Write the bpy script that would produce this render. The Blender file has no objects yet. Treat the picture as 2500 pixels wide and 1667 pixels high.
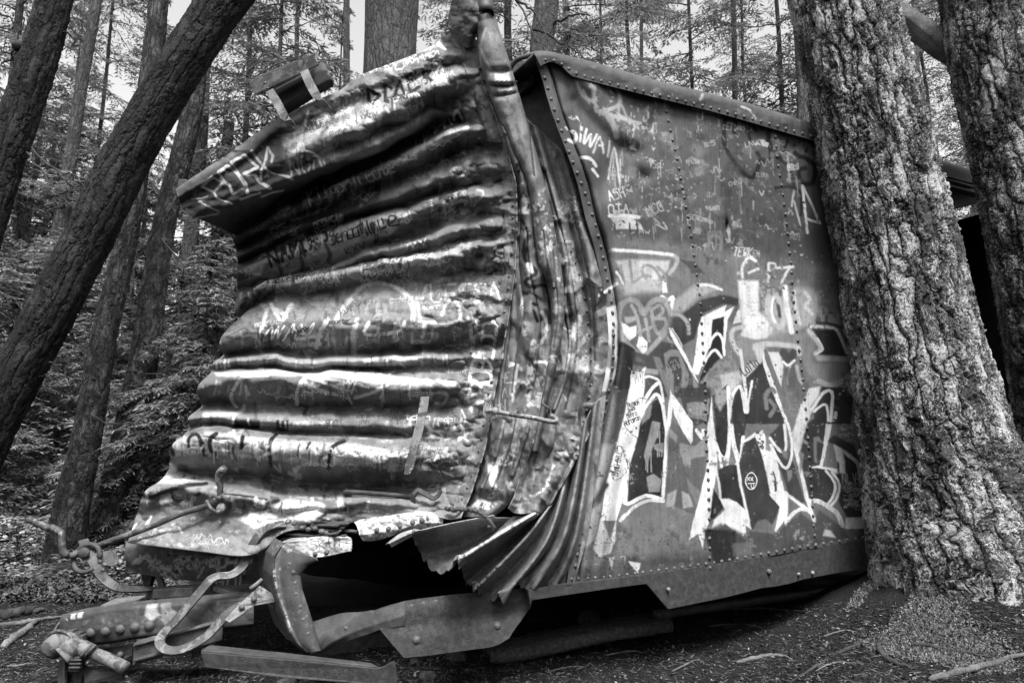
import bpy, bmesh, math, random
import numpy as np
from mathutils import Vector, Matrix

# ---------------------------------------------------------------- camera, world, sun, exposure
sc = bpy.context.scene
COL = sc.collection
CAMH, PITCH, LENS = 1.25, math.radians(9.0), 24.0
cam = bpy.data.objects.new("camera", bpy.data.cameras.new("camera"))
COL.objects.link(cam)
cam.data.lens = LENS
cam.data.sensor_width = 36.0
cam.location = (0, 0, CAMH)
cam.rotation_euler = (math.radians(90) + PITCH, 0, 0)
cam.data.clip_start, cam.data.clip_end = 0.05, 500
cam.data.dof.use_dof = True
cam.data.dof.focus_distance = 4.3
cam.data.dof.aperture_fstop = 5.0
sc.camera = cam

SUN_EL, SUN_AZ = math.radians(60), math.radians(166)      # azimuth clockwise from +Y (north)
world = bpy.data.worlds.new("World")
sc.world = world
world.use_nodes = True
wn, wl = world.node_tree.nodes, world.node_tree.links
wn.clear()
sky = wn.new("ShaderNodeTexSky"); sky.sky_type = 'NISHITA'; sky.sun_disc = False
sky.sun_elevation, sky.sun_rotation = SUN_EL, SUN_AZ
sky.air_density, sky.dust_density = 1.0, 4.0
bw = wn.new("ShaderNodeRGBToBW")                            # a black and white photograph
bg = wn.new("ShaderNodeBackground"); bg.inputs["Strength"].default_value = 0.15
wo = wn.new("ShaderNodeOutputWorld")
wl.new(sky.outputs[0], bw.inputs[0]); wl.new(bw.outputs[0], bg.inputs[0]); wl.new(bg.outputs[0], wo.inputs[0])

sun = bpy.data.objects.new("sun", bpy.data.lights.new("sun", 'SUN'))
COL.objects.link(sun)
sun.data.energy = 2.0
sun.data.angle = math.radians(18)
sun.data.color = (1, 1, 1)
sdir = Vector((math.sin(SUN_AZ) * math.cos(SUN_EL), math.cos(SUN_AZ) * math.cos(SUN_EL), math.sin(SUN_EL)))
sun.rotation_euler = sdir.to_track_quat('Z', 'Y').to_euler()
sun.location = sdir * 30

sc.view_settings.view_transform = 'Standard'
sc.view_settings.look = 'None'
sc.view_settings.exposure = 1.75
sc.view_settings.gamma = 1.0
sc.cycles.use_denoising = True
sc.cycles.max_bounces = 6
sc.cycles.transparent_max_bounces = 6

# ---------------------------------------------------------------- numeric helpers
FPX = 2500 * LENS / 36.0
CP, SP = math.cos(PITCH), math.sin(PITCH)

def W(px, py, Y):
    """point at world depth Y that stands where the 2500 x 1667 photograph has (px, py)"""
    px, py, Y = np.asarray(px, float), np.asarray(py, float), np.asarray(Y, float)
    dx, dz = (px - 1250) / FPX, -(py - 833.5) / FPX
    s = Y / (CP - dz * SP)
    return np.stack(np.broadcast_arrays(dx * s, Y, CAMH + (SP + dz * CP) * s), -1)

def WV(px, py, Y): return Vector(W(px, py, Y).tolist())

def depth_on_ground(px, py, z=0.0):
    dz = -(py - 833.5) / FPX
    return (z - CAMH) / (SP + dz * CP) * (CP - dz * SP)

def _hash(ix, iy, seed):
    n = (ix.astype(np.int64) * 374761393 + iy.astype(np.int64) * 668265263 + seed * 1442695041) & 0x7fffffff
    n = ((n ^ (n >> 13)) * 1274126177) & 0x7fffffff
    n = n ^ (n >> 16)
    return (n & 0xffffff) / float(0xffffff)

def vnoise(x, y, seed=0):
    x, y = np.asarray(x, float), np.asarray(y, float)
    ix, iy = np.floor(x), np.floor(y)
    fx, fy = x - ix, y - iy
    fx, fy = fx * fx * (3 - 2 * fx), fy * fy * (3 - 2 * fy)
    a, b = _hash(ix, iy, seed), _hash(ix + 1, iy, seed)
    c, d = _hash(ix, iy + 1, seed), _hash(ix + 1, iy + 1, seed)
    return (a * (1 - fx) + b * fx) * (1 - fy) + (c * (1 - fx) + d * fx) * fy

def fbm(x, y, seed=0, octv=4, gain=.5):
    s, a, t = 0, 1, 0
    for o in range(octv):
        s = s + a * vnoise(x * 2 ** o + 17.3 * o, y * 2 ** o - 9.1 * o, seed + o * 7)
        t += a; a *= gain
    return s / t

def sstep(a, b, x):
    t = np.clip((x - a) / (b - a), 0, 1)
    return t * t * (3 - 2 * t)

def catmull(P, t):
    """P (n,...) control values at 0..n-1, t array in 0..n-1"""
    P = np.asarray(P, float); n = len(P)
    t = np.clip(t, 0, n - 1 - 1e-9)
    i = np.floor(t).astype(int); f = (t - i).reshape((-1,) + (1,) * (P.ndim - 1))
    g = lambda k: P[np.clip(k, 0, n - 1)]
    p0, p1, p2, p3 = g(i - 1), g(i), g(i + 1), g(i + 2)
    return .5 * (2 * p1 + (p2 - p0) * f + (2 * p0 - 5 * p1 + 4 * p2 - p3) * f * f + (3 * p1 - p0 - 3 * p2 + p3) * f ** 3)

def resample(pts, n, smooth=True):
    """n points spaced evenly by length along a polyline (any dimension; length over first two/three columns)"""
    pts = np.asarray(pts, float)
    k = len(pts)
    if k == 1: return np.repeat(pts, n, 0)
    t = np.linspace(0, k - 1, max(8 * k, 40))
    q = catmull(pts, t) if smooth and k > 2 else np.stack([np.interp(t, np.arange(k), pts[:, c]) for c in range(pts.shape[1])], 1)
    d = np.r_[0, np.cumsum(np.linalg.norm(np.diff(q[:, :2], axis=0), axis=1))]
    if d[-1] == 0: return np.repeat(q[:1], n, 0)
    s = np.linspace(0, d[-1], n)
    return np.stack([np.interp(s, d, q[:, c]) for c in range(q.shape[1])], 1)

def crop(x0, y0, s, pts):
    return [(x0 + p[0] / s, y0 + p[1] / s) + tuple(p[2:]) for p in pts]

# ---------------------------------------------------------------- object helpers
def tag(o, label=None, cat=None, group=None, kind=None):
    if label: o['label'] = label
    if cat: o['category'] = cat
    if group: o['group'] = group
    if kind: o['kind'] = kind
    return o

def empty(name, loc, label=None, cat=None, group=None):
    o = bpy.data.objects.new(name, None); COL.objects.link(o); o.location = loc
    o.empty_display_size = .2
    return tag(o, label, cat, group)

def link(name, me, mat, parent=None, smooth=True):
    o = bpy.data.objects.new(name, me); COL.objects.link(o)
    if mat: me.materials.append(mat)
    if smooth: me.polygons.foreach_set('use_smooth', [True] * len(me.polygons))
    if parent is not None:
        o.parent = parent
        o.matrix_parent_inverse = Matrix.Translation(-Vector(parent.location))
    return o

def npmesh(name, V, Q):
    """mesh from vertex array (n,3) and quad (or triangle) index array"""
    V = np.asarray(V, np.float32).reshape(-1, 3); Q = np.asarray(Q, np.int32)
    me = bpy.data.meshes.new(name)
    k = Q.shape[1]
    me.vertices.add(len(V)); me.vertices.foreach_set('co', V.ravel())
    me.loops.add(Q.size); me.loops.foreach_set('vertex_index', Q.ravel())
    me.polygons.add(len(Q)); me.polygons.foreach_set('loop_start', np.arange(0, Q.size, k, dtype=np.int32))
    me.update(calc_edges=True); me.validate()
    return me

def gridq(nv, nu, wrap=False):
    i = np.arange(nv - 1)[:, None] * nu; j = np.arange(nu if wrap else nu - 1)[None, :]
    j2 = (j + 1) % nu
    return np.stack([i + j, i + j2, i + nu + j2, i + nu + j], -1).reshape(-1, 4)

def float_attr(me, name, val):
    a = me.attributes.new(name, 'FLOAT', 'POINT'); a.data.foreach_set('value', np.asarray(val, np.float32).ravel())

def vec_attr(me, name, val):
    a = me.attributes.new(name, 'FLOAT_VECTOR', 'POINT'); a.data.foreach_set('vector', np.asarray(val, np.float32).ravel())

def sweep_arrays(P, R, k=10, flat=None, closed_ends=True, normal=None):
    """tube along points P (n,3) with radii R; flat=(w,t) gives a flat bar: width w across `normal`-free direction"""
    P = np.asarray(P, float); n = len(P)
    T = np.gradient(P, axis=0); T /= np.linalg.norm(T, axis=1)[:, None] + 1e-9
    N = np.zeros_like(P)
    up = np.array(normal if normal is not None else (0.13, 0.2, 0.97)); a = up - T[0] * (up @ T[0]); 
    if np.linalg.norm(a) < 1e-3: a = np.array((1., 0, 0))
    a /= np.linalg.norm(a); N[0] = a
    for i in range(1, n):
        if normal is not None: a = up - T[i] * (up @ T[i])
        else: a = N[i - 1] - T[i] * (N[i - 1] @ T[i])
        a /= np.linalg.norm(a) + 1e-9; N[i] = a
    B = np.cross(T, N)
    if flat is None:
        th = np.linspace(0, 2 * math.pi, k, endpoint=False)
        cx, cy = np.cos(th), np.sin(th)
        R = np.broadcast_to(np.asarray(R, float), (n,))
        V = P[:, None, :] + R[:, None, None] * (cx[None, :, None] * N[:, None, :] + cy[None, :, None] * B[:, None, :])
    else:
        w, t = flat
        w = np.broadcast_to(np.asarray(w, float), (n,))
        b = min(t * .3, .004)
        sh = np.array([(-1, -1), (1, -1), (1, 1), (-1, 1)], float)
        V = P[:, None, :] + (sh[None, :, 0, None] * w[:, None, None] / 2) * B[:, None, :] + (sh[None, :, 1, None] * t / 2) * N[:, None, :]
        k = 4
    Q = gridq(n, k, True)
    V = V.reshape(-1, 3)
    caps = []
    if closed_ends:
        V = np.vstack([V, P[:1], P[-1:]]); c0, c1 = n * k, n * k + 1
        j = np.arange(k); j2 = (j + 1) % k
        caps = np.vstack([np.stack([j2, j, np.full(k, c0), np.full(k, c0)], 1), np.stack([(n - 1) * k + j, (n - 1) * k + j2, np.full(k, c1), np.full(k, c1)], 1)])
    return V, Q, caps

class MB:
    """collects pieces into one mesh"""
    def __init__(s): s.V, s.F, s.n, s.cut = [], [], 0, []
    def add(s, V, faces):
        V = np.asarray(V, float).reshape(-1, 3); s.V.append(V)
        for f in faces:
            f = [int(i) + s.n for i in f]
            if len(f) == 4 and f[2] == f[3]: f = f[:3]
            s.F.append(f)
        s.n += len(V); s.cut.append((s.n, len(s.F))); return s
    def tube(s, P, R, k=10, **kw):
        V, Q, c = sweep_arrays(P, R, k, **kw); return s.add(V, list(Q) + list(c))
    def box(s, c, size, rot=None):
        v = np.array([(x, y, z) for x in (-.5, .5) for y in (-.5, .5) for z in (-.5, .5)]) * np.array(size)
        if rot is not None: v = v @ np.array(rot).T
        return s.add(v + np.array(c), [(0, 1, 3, 2), (4, 6, 7, 5), (0, 4, 5, 1), (2, 3, 7, 6), (0, 2, 6, 4), (1, 5, 7, 3)])
    def ball(s, c, r, nrm=None, flat=1.0, k=8, m=5):
        th = np.linspace(0, math.pi, m + 1); ph = np.linspace(0, 2 * math.pi, k, endpoint=False)
        v = np.array([(math.sin(t) * math.cos(p), math.sin(t) * math.sin(p), math.cos(t) * flat) for t in th for p in ph]) * r
        if nrm is not None:
            q = Vector(nrm).to_track_quat('Z', 'Y').to_matrix(); v = v @ np.array(q).T
        return s.add(v + np.array(c), gridq(m + 1, k, True))
    def prism(s, poly3, off):
        """closed polygon of 3-D points extruded by vector(s) off"""
        P = np.asarray(poly3, float); n = len(P)
        Q = P + np.asarray(off)
        f = [list(range(n)), list(range(2 * n - 1, n - 1, -1))] + [(i, n + i, n + (i + 1) % n, (i + 1) % n) for i in range(n)]
        return s.add(np.vstack([P, Q]), f)
    def build(s, name, mat, parent=None, smooth=False, bevel=0, fix=True, each=False):
        if each:                                        # every piece its own object
            v0 = f0 = 0; out = []
            for i, (v1, f1) in enumerate(s.cut):
                q = MB(); q.add(s.V[i], [[k - v0 for k in f] for f in s.F[f0:f1]]); out.append(q.build(name, mat, parent, smooth, bevel, fix)); v0, f0 = v1, f1
            return out
        me = bpy.data.meshes.new(name)
        me.from_pydata(np.vstack(s.V).tolist(), [], s.F); me.validate()
        if fix:
            b = bmesh.new(); b.from_mesh(me)
            bmesh.ops.remove_doubles(b, verts=b.verts, dist=1e-5)
            bmesh.ops.recalc_face_normals(b, faces=b.faces); b.to_mesh(me); b.free()
        o = link(name, me, mat, parent, smooth)
        if bevel:
            m = o.modifiers.new('bevel', 'BEVEL'); m.width = bevel; m.segments = 2; m.limit_method = 'ANGLE'
        return o

# ---------------------------------------------------------------- materials (all grey: the photograph is black and white)
def newmat(name):
    m = bpy.data.materials.new(name); m.use_nodes = True
    nt = m.node_tree; nt.nodes.clear()
    out = nt.nodes.new('ShaderNodeOutputMaterial'); p = nt.nodes.new('ShaderNodeBsdfPrincipled')
    nt.links.new(p.outputs[0], out.inputs[0])
    return m, nt, p, out

def N(nt, typ, ins=None, **props):
    n = nt.nodes.new(typ)
    for k, v in props.items(): setattr(n, k, v)
    for k, v in (ins or {}).items():
        if isinstance(v, bpy.types.NodeSocket): nt.links.new(v, n.inputs[k])
        else: n.inputs[k].default_value = v
    return n

def mathn(nt, op, a, b=None, clamp=False):
    n = nt.nodes.new('ShaderNodeMath'); n.operation = op; n.use_clamp = clamp
    for i, v in enumerate((a, b)):
        if v is None: continue
        if isinstance(v, bpy.types.NodeSocket): nt.links.new(v, n.inputs[i])
        else: n.inputs[i].default_value = v
    return n.outputs[0]

def noise(nt, vec, scale, detail=4, rough=.55, dist=0):
    return N(nt, 'ShaderNodeTexNoise', {'Vector': vec, 'Scale': scale, 'Detail': detail, 'Roughness': rough, 'Distortion': dist}).outputs[0]

def ramp(nt, fac, stops):
    r = nt.nodes.new('ShaderNodeValToRGB'); nt.links.new(fac, r.inputs[0])
    el = r.color_ramp.elements
    while len(el) < len(stops): el.new(.5)
    for e, (p, g) in zip(el, stops): e.position = p; e.color = (g, g, g, 1)
    return r.outputs[0]

def mapping(nt, vec, scale=(1, 1, 1)):
    return N(nt, 'ShaderNodeMapping', {'Vector': vec, 'Scale': scale}).outputs[0]

def paint_material(name, rough=.60, bump=.4, rust=.6, fine=1.0):
    """painted, scratched and rusting sheet steel; paint colour comes from the sprayed 'paint' attribute"""
    m, nt, p, out = newmat(name)
    at = N(nt, 'ShaderNodeAttribute', attribute_name='paint').outputs['Fac']
    co = N(nt, 'ShaderNodeTexCoord').outputs['Object']
    n1 = noise(nt, co, 9, 6, .65); n2 = noise(nt, co, 60, 5, .7); n3 = noise(nt, mapping(nt, co, (1, 1, .12)), 45, 4, .6)
    n4 = noise(nt, co, 190, 2, .5)
    v = mathn(nt, 'MULTIPLY', at, ramp(nt, n1, [(.25, .6), (.5, .85), (.75, 1.05)]))
    v = mathn(nt, 'MULTIPLY', v, ramp(nt, n3, [(.3, .75), (.52, .95), (.75, 1.05)]))
    v = mathn(nt, 'MULTIPLY', v, ramp(nt, n2, [(.28, .6), (.42, 1.0), (.7, 1.05)]))
    # dark rust where the paint has flaked, small bright scratches
    fl = mathn(nt, 'ADD', mathn(nt, 'MULTIPLY', n1, .5), mathn(nt, 'MULTIPLY', n2, .5))
    mask = ramp(nt, fl, [(.555 - .06 * rust + .03, 0), (.575 - .06 * rust + .03, .8)])
    rustc = ramp(nt, n4, [(.3, .018), (.7, .075)])
    mx = N(nt, 'ShaderNodeMix', {'Factor': mathn(nt, 'MULTIPLY', mask, rust), 'A': v, 'B': rustc}, data_type='FLOAT')
    nt.links.new(mathn(nt, 'MULTIPLY', mask, rust), mx.inputs[0]); nt.links.new(v, mx.inputs[2]); nt.links.new(rustc, mx.inputs[3])
    nt.links.new(mx.outputs[0], p.inputs['Base Color'])
    r = mathn(nt, 'ADD', mathn(nt, 'MULTIPLY', n2, .35), rough - .14)
    nt.links.new(mathn(nt, 'ADD', r, mathn(nt, 'MULTIPLY', mask, .3), True), p.inputs['Roughness'])
    h = mathn(nt, 'ADD', mathn(nt, 'MULTIPLY', n1, .6), mathn(nt, 'MULTIPLY', n2, .25 * fine))
    h = mathn(nt, 'SUBTRACT', h, mathn(nt, 'MULTIPLY', mask, .05))
    b = N(nt, 'ShaderNodeBump', {'Height': h, 'Strength': bump, 'Distance': .03})
    nt.links.new(b.outputs[0], p.inputs['Normal'])
    p.inputs['Specular IOR Level'].default_value = .2
    return m

def plain_metal(name, g=.12, rough=.5, bump=.4, mott=1.0, spots=0.0, scale=14):
    m, nt, p, out = newmat(name)
    co = N(nt, 'ShaderNodeTexCoord').outputs['Object']
    n1 = noise(nt, co, scale, 6, .65); n2 = noise(nt, co, scale * 9, 4, .7)
    v = mathn(nt, 'MULTIPLY', ramp(nt, n1, [(.25, g * .45), (.5, g), (.7, g * 1.7)]), ramp(nt, n2, [(.3, .6), (.5, 1), (.72, 1.35)]))
    if spots:
        s = ramp(nt, noise(nt, co, scale * .7, 5, .75, .6), [(.52, 0), (.56, 1)])
        mx = N(nt, 'ShaderNodeMix', data_type='FLOAT')
        nt.links.new(s, mx.inputs[0]); nt.links.new(v, mx.inputs[2]); mx.inputs[3].default_value = spots
        v = mx.outputs[0]
    nt.links.new(v, p.inputs['Base Color'])
    nt.links.new(mathn(nt, 'ADD', mathn(nt, 'MULTIPLY', n2, .3), rough - .1, True), p.inputs['Roughness'])
    h = mathn(nt, 'ADD', mathn(nt, 'MULTIPLY', n1, .4), mathn(nt, 'MULTIPLY', n2, .3))
    nt.links.new(N(nt, 'ShaderNodeBump', {'Height': h, 'Strength': bump, 'Distance': .02}).outputs[0], p.inputs['Normal'])
    p.inputs['Specular IOR Level'].default_value = .3 if rough < .8 else .02
    return m

def bark_material(name, dark=.02, light=.12, disp=.0, lichen=.0, scale=1.0, long=.28, gloss=.8):
    """furrowed, flaking conifer bark; 'bark' = (x, y, s) rolled round the trunk"""
    m, nt, p, out = newmat(name)
    at = N(nt, 'ShaderNodeAttribute', attribute_name='bark').outputs['Vector']
    wn_ = N(nt, 'ShaderNodeTexNoise', {'Vector': at, 'Scale': 9 * scale, 'Detail': 4, 'Roughness': .6}).outputs[1]
    off = N(nt, 'ShaderNodeVectorMath', {0: wn_, 1: (.5, .5, .5)}, operation='SUBTRACT').outputs[0]
    sc_ = N(nt, 'ShaderNodeVectorMath', {0: off, 1: (.09 / scale, .09 / scale, .2 / scale)}, operation='MULTIPLY').outputs[0]
    wv = N(nt, 'ShaderNodeVectorMath', {0: at, 1: sc_}, operation='ADD').outputs[0]
    v1 = mapping(nt, wv, (1, 1, long)); v2 = mapping(nt, wv, (1, 1, .6))
    vo = N(nt, 'ShaderNodeTexVoronoi', {'Vector': v1, 'Scale': 12 * scale}, feature='DISTANCE_TO_EDGE').outputs['Distance']
    fl = N(nt, 'ShaderNodeTexVoronoi', {'Vector': v2, 'Scale': 34 * scale}, feature='F1')
    f3 = N(nt, 'ShaderNodeTexVoronoi', {'Vector': v2, 'Scale': 80 * scale}, feature='F1')
    f2 = noise(nt, v2, 120 * scale, 5, .75); big = noise(nt, v1, 6 * scale, 2, .5)
    plate = ramp(nt, vo, [(0.0, 0), (.05, .55), (.22, 1)])
    h = mathn(nt, 'ADD', mathn(nt, 'MULTIPLY', plate, .42), mathn(nt, 'MULTIPLY', big, .75))
    st = N(nt, 'ShaderNodeSeparateColor', {0: fl.outputs['Color']}).outputs[0]
    s3 = N(nt, 'ShaderNodeSeparateColor', {0: f3.outputs['Color']}).outputs[0]
    h = mathn(nt, 'ADD', h, mathn(nt, 'MULTIPLY', st, .30))           # stepped flakes, each plate at its own height
    h = mathn(nt, 'ADD', h, mathn(nt, 'MULTIPLY', s3, .14))
    h = mathn(nt, 'ADD', h, mathn(nt, 'MULTIPLY', f2, .07))
    if disp:
        d = N(nt, 'ShaderNodeDisplacement', {'Height': h, 'Midlevel': .75, 'Scale': disp})
        nt.links.new(d.outputs[0], out.inputs['Displacement']); m.displacement_method = 'BOTH'
    else:
        nt.links.new(N(nt, 'ShaderNodeBump', {'Height': h, 'Strength': 1.0, 'Distance': .05}).outputs[0], p.inputs['Normal'])
    c = ramp(nt, mathn(nt, 'ADD', mathn(nt, 'MULTIPLY', st, .5), mathn(nt, 'MULTIPLY', s3, .5)), [(.1, dark), (.9, light)])
    c = mathn(nt, 'MULTIPLY', c, ramp(nt, f2, [(.35, .5), (.62, 1.4)]))
    if lichen:
        lm = ramp(nt, mathn(nt, 'ADD', mathn(nt, 'MULTIPLY', noise(nt, v2, 6 * scale, 6, .7), .5), mathn(nt, 'MULTIPLY', f2, .5)), [(.49, 0), (.56, 1)])
        lm = mathn(nt, 'MULTIPLY', lm, ramp(nt, plate, [(.3, .2), (.9, 1)]))
        mx = N(nt, 'ShaderNodeMix', data_type='FLOAT')
        nt.links.new(lm, mx.inputs[0]); nt.links.new(c, mx.inputs[2]); mx.inputs[3].default_value = lichen
        c = mx.outputs[0]
    nt.links.new(c, p.inputs['Base Color'])
    p.inputs['Roughness'].default_value = gloss
    p.inputs['Specular IOR Level'].default_value = .12
    return m

def leaf_material(name, g=.1, var=.6, trans=.35):
    m, nt, p, out = newmat(name)
    gi = N(nt, 'ShaderNodeNewGeometry').outputs['Random Per Island']
    oi = N(nt, 'ShaderNodeObjectInfo').outputs['Random']
    v = mathn(nt, 'MULTIPLY', ramp(nt, gi, [(0, g * (1 - var)), (.6, g), (1, g * (1 + var))]), ramp(nt, oi, [(0, .75), (1, 1.25)]))
    nt.links.new(v, p.inputs['Base Color']); p.inputs['Roughness'].default_value = .55; p.inputs['Specular IOR Level'].default_value = .15
    t = N(nt, 'ShaderNodeBsdfTranslucent'); nt.links.new(v, t.inputs[0])
    mx = N(nt, 'ShaderNodeMixShader', {0: trans}); nt.links.new(p.outputs[0], mx.inputs[1]); nt.links.new(t.outputs[0], mx.inputs[2])
    nt.links.new(mx.outputs[0], out.inputs[0])
    return m

M = {}
M['paint'] = paint_material('sprayed_sheet_steel')
M['paint_side'] = paint_material('sprayed_side_steel', rough=.62, bump=.22, rust=.5)
M['strap'] = plain_metal('scuffed_strap_steel', .09, .6, .5, spots=.05)
M['rust'] = plain_metal('rusted_steel', .04, .6, .5)
M['dark'] = plain_metal('dark_painted_steel', .045, .45, .4)
M['grit'] = plain_metal('gritty_dark_steel', .035, .65, .9, scale=30)
M['rivet'] = plain_metal('rivet_steel', .06, .4, .3)
M['chalk'] = plain_metal('chalky_painted_steel', .17, .5, .5, spots=.05)
M['grey'] = plain_metal('grey_painted_steel', .06, .55, .5, spots=.13)
M['bar'] = plain_metal('worn_bar_steel', .05, .45, .5, spots=.13)
M['wood'] = plain_metal('weathered_wood', .09, .85, .9, scale=8)
M['void'] = plain_metal('shade_black_interior', .003, .9, .1)  # near-black: shade inside and under the car put into the colour
M['bark_near'] = bark_material('lichened_fir_bark', .005, .06, disp=.065, lichen=.36, scale=.85, long=.18)
M['bark_right'] = bark_material('flaking_fir_bark', .005, .055, disp=.058, lichen=.30, scale=.9, long=.18)
M['bark_lean'] = bark_material('dark_leaning_bark', .004, .018, disp=.03, lichen=.04, scale=1.25, long=.11)
M['bark_mid'] = bark_material('scaly_dark_bark', .004, .02, disp=.022, lichen=.085, scale=1.4, long=.2)
M['bark_far'] = bark_material('distant_bark', .025, .06, lichen=.09, scale=1.2)
M['leaf'] = leaf_material('hemlock_needles', .13, .55)
M['leaf_low'] = leaf_material('low_needles', .15, .6)  # even tone for saplings and the ring behind the camera
M['leaf_fern'] = leaf_material('cedar_fronds', .20, .5)
M['leaf_maple'] = leaf_material('maple_leaves', .22, .45)
M['twig'] = plain_metal('twig_bark', .035, .8, .3)
# ---------------------------------------------------------------- spray paint: values sprayed onto the vertices of a sheet
class Canvas:
    def __init__(s, PX, PY, base=.16, seed=0, mott=.5):
        s.X, s.Y = PX.ravel(), PY.ravel()
        n = fbm(s.X / 60, s.Y / 60, seed, 4); n2 = fbm(s.X / 14, s.Y / 22, seed + 3, 3)
        s.v = base * (1 + mott * (n - .5) * 2) * (1 + mott * .6 * (n2 - .5) * 2)
        s.base = s.v.copy()
        s.wx = (fbm(s.X / 9, s.Y / 9, seed + 11, 2) - .5) * 2
        s.wy = (fbm(s.X / 9, s.Y / 9, seed + 12, 2) - .5) * 2
        s.chip = fbm(s.X / 7, s.Y / 9, seed + 20, 4, .6)
        s.big = fbm(s.X / 35, s.Y / 50, seed + 21, 3)
        s.run = vnoise(s.X / 2.6, s.Y / 60, seed + 31)
    def _sel(s, x0, x1, y0, y1):
        return np.nonzero((s.X > x0) & (s.X < x1) & (s.Y > y0) & (s.Y < y1))[0]
    def mix(s, I, a, g, chip):
        if chip: a = a * (1 - sstep(1 - chip, 1 - chip + .04, s.chip[I] * .6 + s.big[I] * .4 + .04))
        s.v[I] = s.v[I] * (1 - a) + g * a
    def stroke(s, pts, w=6, g=.7, soft=1.0, a=1.0, smooth=True, chip=.3, wob=1.0, taper=0):
        """line of paint, w pixels wide, along points of the photograph's frame"""
        pts = np.asarray([p[:2] for p in pts], float)
        q = resample(pts, max(2, int(len(pts) * 5)), True) if smooth and len(pts) > 2 else pts
        r = w / 2 + soft * 1.5 + 2
        I = s._sel(q[:, 0].min() - r, q[:, 0].max() + r, q[:, 1].min() - r, q[:, 1].max() + r)
        if not len(I): return
        x, y = s.X[I] + s.wx[I] * wob, s.Y[I] + s.wy[I] * wob
        d = np.full(len(I), 1e9); n = len(q) - 1
        for k in range(n):
            ax, ay = q[k]; bx, by = q[k + 1]
            dx, dy = bx - ax, by - ay; L = dx * dx + dy * dy
            if L < 1e-9: continue
            t = np.clip(((x - ax) * dx + (y - ay) * dy) / L, 0, 1)
            dd = np.hypot(x - ax - t * dx, y - ay - t * dy)
            if taper: dd = dd + (w / 2) * taper * (k + t) / n
            d = np.minimum(d, dd)
        s.mix(I, a * (1 - sstep(w / 2 - soft, w / 2 + soft, d)), g, chip)
    def fill(s, pts, g=.7, soft=1.2, a=1.0, chip=.3, wob=1.0, smooth=False):
        pts = np.asarray([p[:2] for p in pts], float)
        if smooth: pts = resample(np.vstack([pts, pts[:1]]), len(pts) * 6)
        I = s._sel(pts[:, 0].min() - soft * 2, pts[:, 0].max() + soft * 2, pts[:, 1].min() - soft * 2, pts[:, 1].max() + soft * 2)
        if not len(I): return
        x, y = s.X[I] + s.wx[I] * wob, s.Y[I] + s.wy[I] * wob
        ins = np.zeros(len(I), bool); d = np.full(len(I), 1e9); n = len(pts)
        for k in range(n):
            ax, ay = pts[k]; bx, by = pts[(k + 1) % n]
            if ay != by:
                c = ((ay > y) != (by > y)) & (x < (bx - ax) * (y - ay) / (by - ay) + ax); ins ^= c
            dx, dy = bx - ax, by - ay; L = dx * dx + dy * dy
            if L < 1e-9: continue
            t = np.clip(((x - ax) * dx + (y - ay) * dy) / L, 0, 1)
            d = np.minimum(d, np.hypot(x - ax - t * dx, y - ay - t * dy))
        sd = np.where(ins, d, -d)
        s.mix(I, a * sstep(-soft, soft, sd), g, chip)
    def drips(s, x0, x1, y, L, g, n=10, w=2.2, seed=1, a=.9, slope=0.0):
        r = random.Random(seed)
        for k in range(n):
            x = r.uniform(x0, x1); l = L * r.uniform(.3, 1)
            yy = y + slope * (x - x0)
            s.stroke([(x, yy - 3), (x + r.uniform(-1, 1), yy + l)], w * r.uniform(.7, 1.3), g, .8, a, False, 0)
    def blotch(s, n, box, size, gs, seed=0, a=.7, asp=1.0, soft=3, chip=.3):
        r = random.Random(seed)
        for k in range(n):
            cx, cy = r.uniform(box[0], box[2]), r.uniform(box[1], box[3]); R = size * r.uniform(.4, 1.2)
            P = [(cx + R * r.uniform(.5, 1.1) * math.cos(t) * asp, cy + R * r.uniform(.5, 1.1) * math.sin(t)) for t in np.linspace(0, 6.28, 9)[:-1]]
            s.fill(P, r.choice(gs), soft, a * r.uniform(.5, 1), chip, 3, True)
    def scrib(s, n, box, size, gs, w=2, seed=0, a=.9, slope=0.0):
        """small hand-scratched tags that cannot be read"""
        r = random.Random(seed)
        for k in range(n):
            x, y = r.uniform(box[0], box[2]), r.uniform(box[1], box[3]); g = r.choice(gs); z = size * r.uniform(.6, 1.3)
            P = [(x, y)]
            for i in range(r.randint(6, 16)):
                x += z * r.uniform(.1, .45); P.append((x, y + slope * (x - P[0][0]) + z * r.uniform(-.6, .6)))
            s.stroke(P, w * r.uniform(.7, 1.2), g, .8, a, r.random() < .7, .15)
    def text(s, txt, p0, p1, h, g=.75, w=3, slant=0.0, a=1.0, soft=.9, chip=.15, sp=.28, seed=0):
        """hand lettering along the line p0-p1, letters h tall"""
        (x0, y0), (x1, y1) = p0, p1
        L = math.hypot(x1 - x0, y1 - y0); ux, uy = (x1 - x0) / L, (y1 - y0) / L
        vx, vy = uy, -ux
        r = random.Random(seed + len(txt)); n = len(txt); adv = L / n; cw = adv * (1 - sp)
        for i, ch in enumerate(txt):
            if ch == ' ': continue
            j = r.uniform(-.05, .05) * h
            for st in GLYPH.get(ch, GLYPH['?']):
                P = []
                for k in range(0, len(st), 2):
                    gx, gy = (ord(st[k]) - 48) / 4, (ord(st[k + 1]) - 48) / 6
                    X = i * adv + gx * cw + gy * h * slant; Y = gy * h + j
                    P.append((x0 + ux * X + vx * Y, y0 + uy * X + vy * Y))
                s.stroke(P, w, g, soft, a, False, chip)

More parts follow.
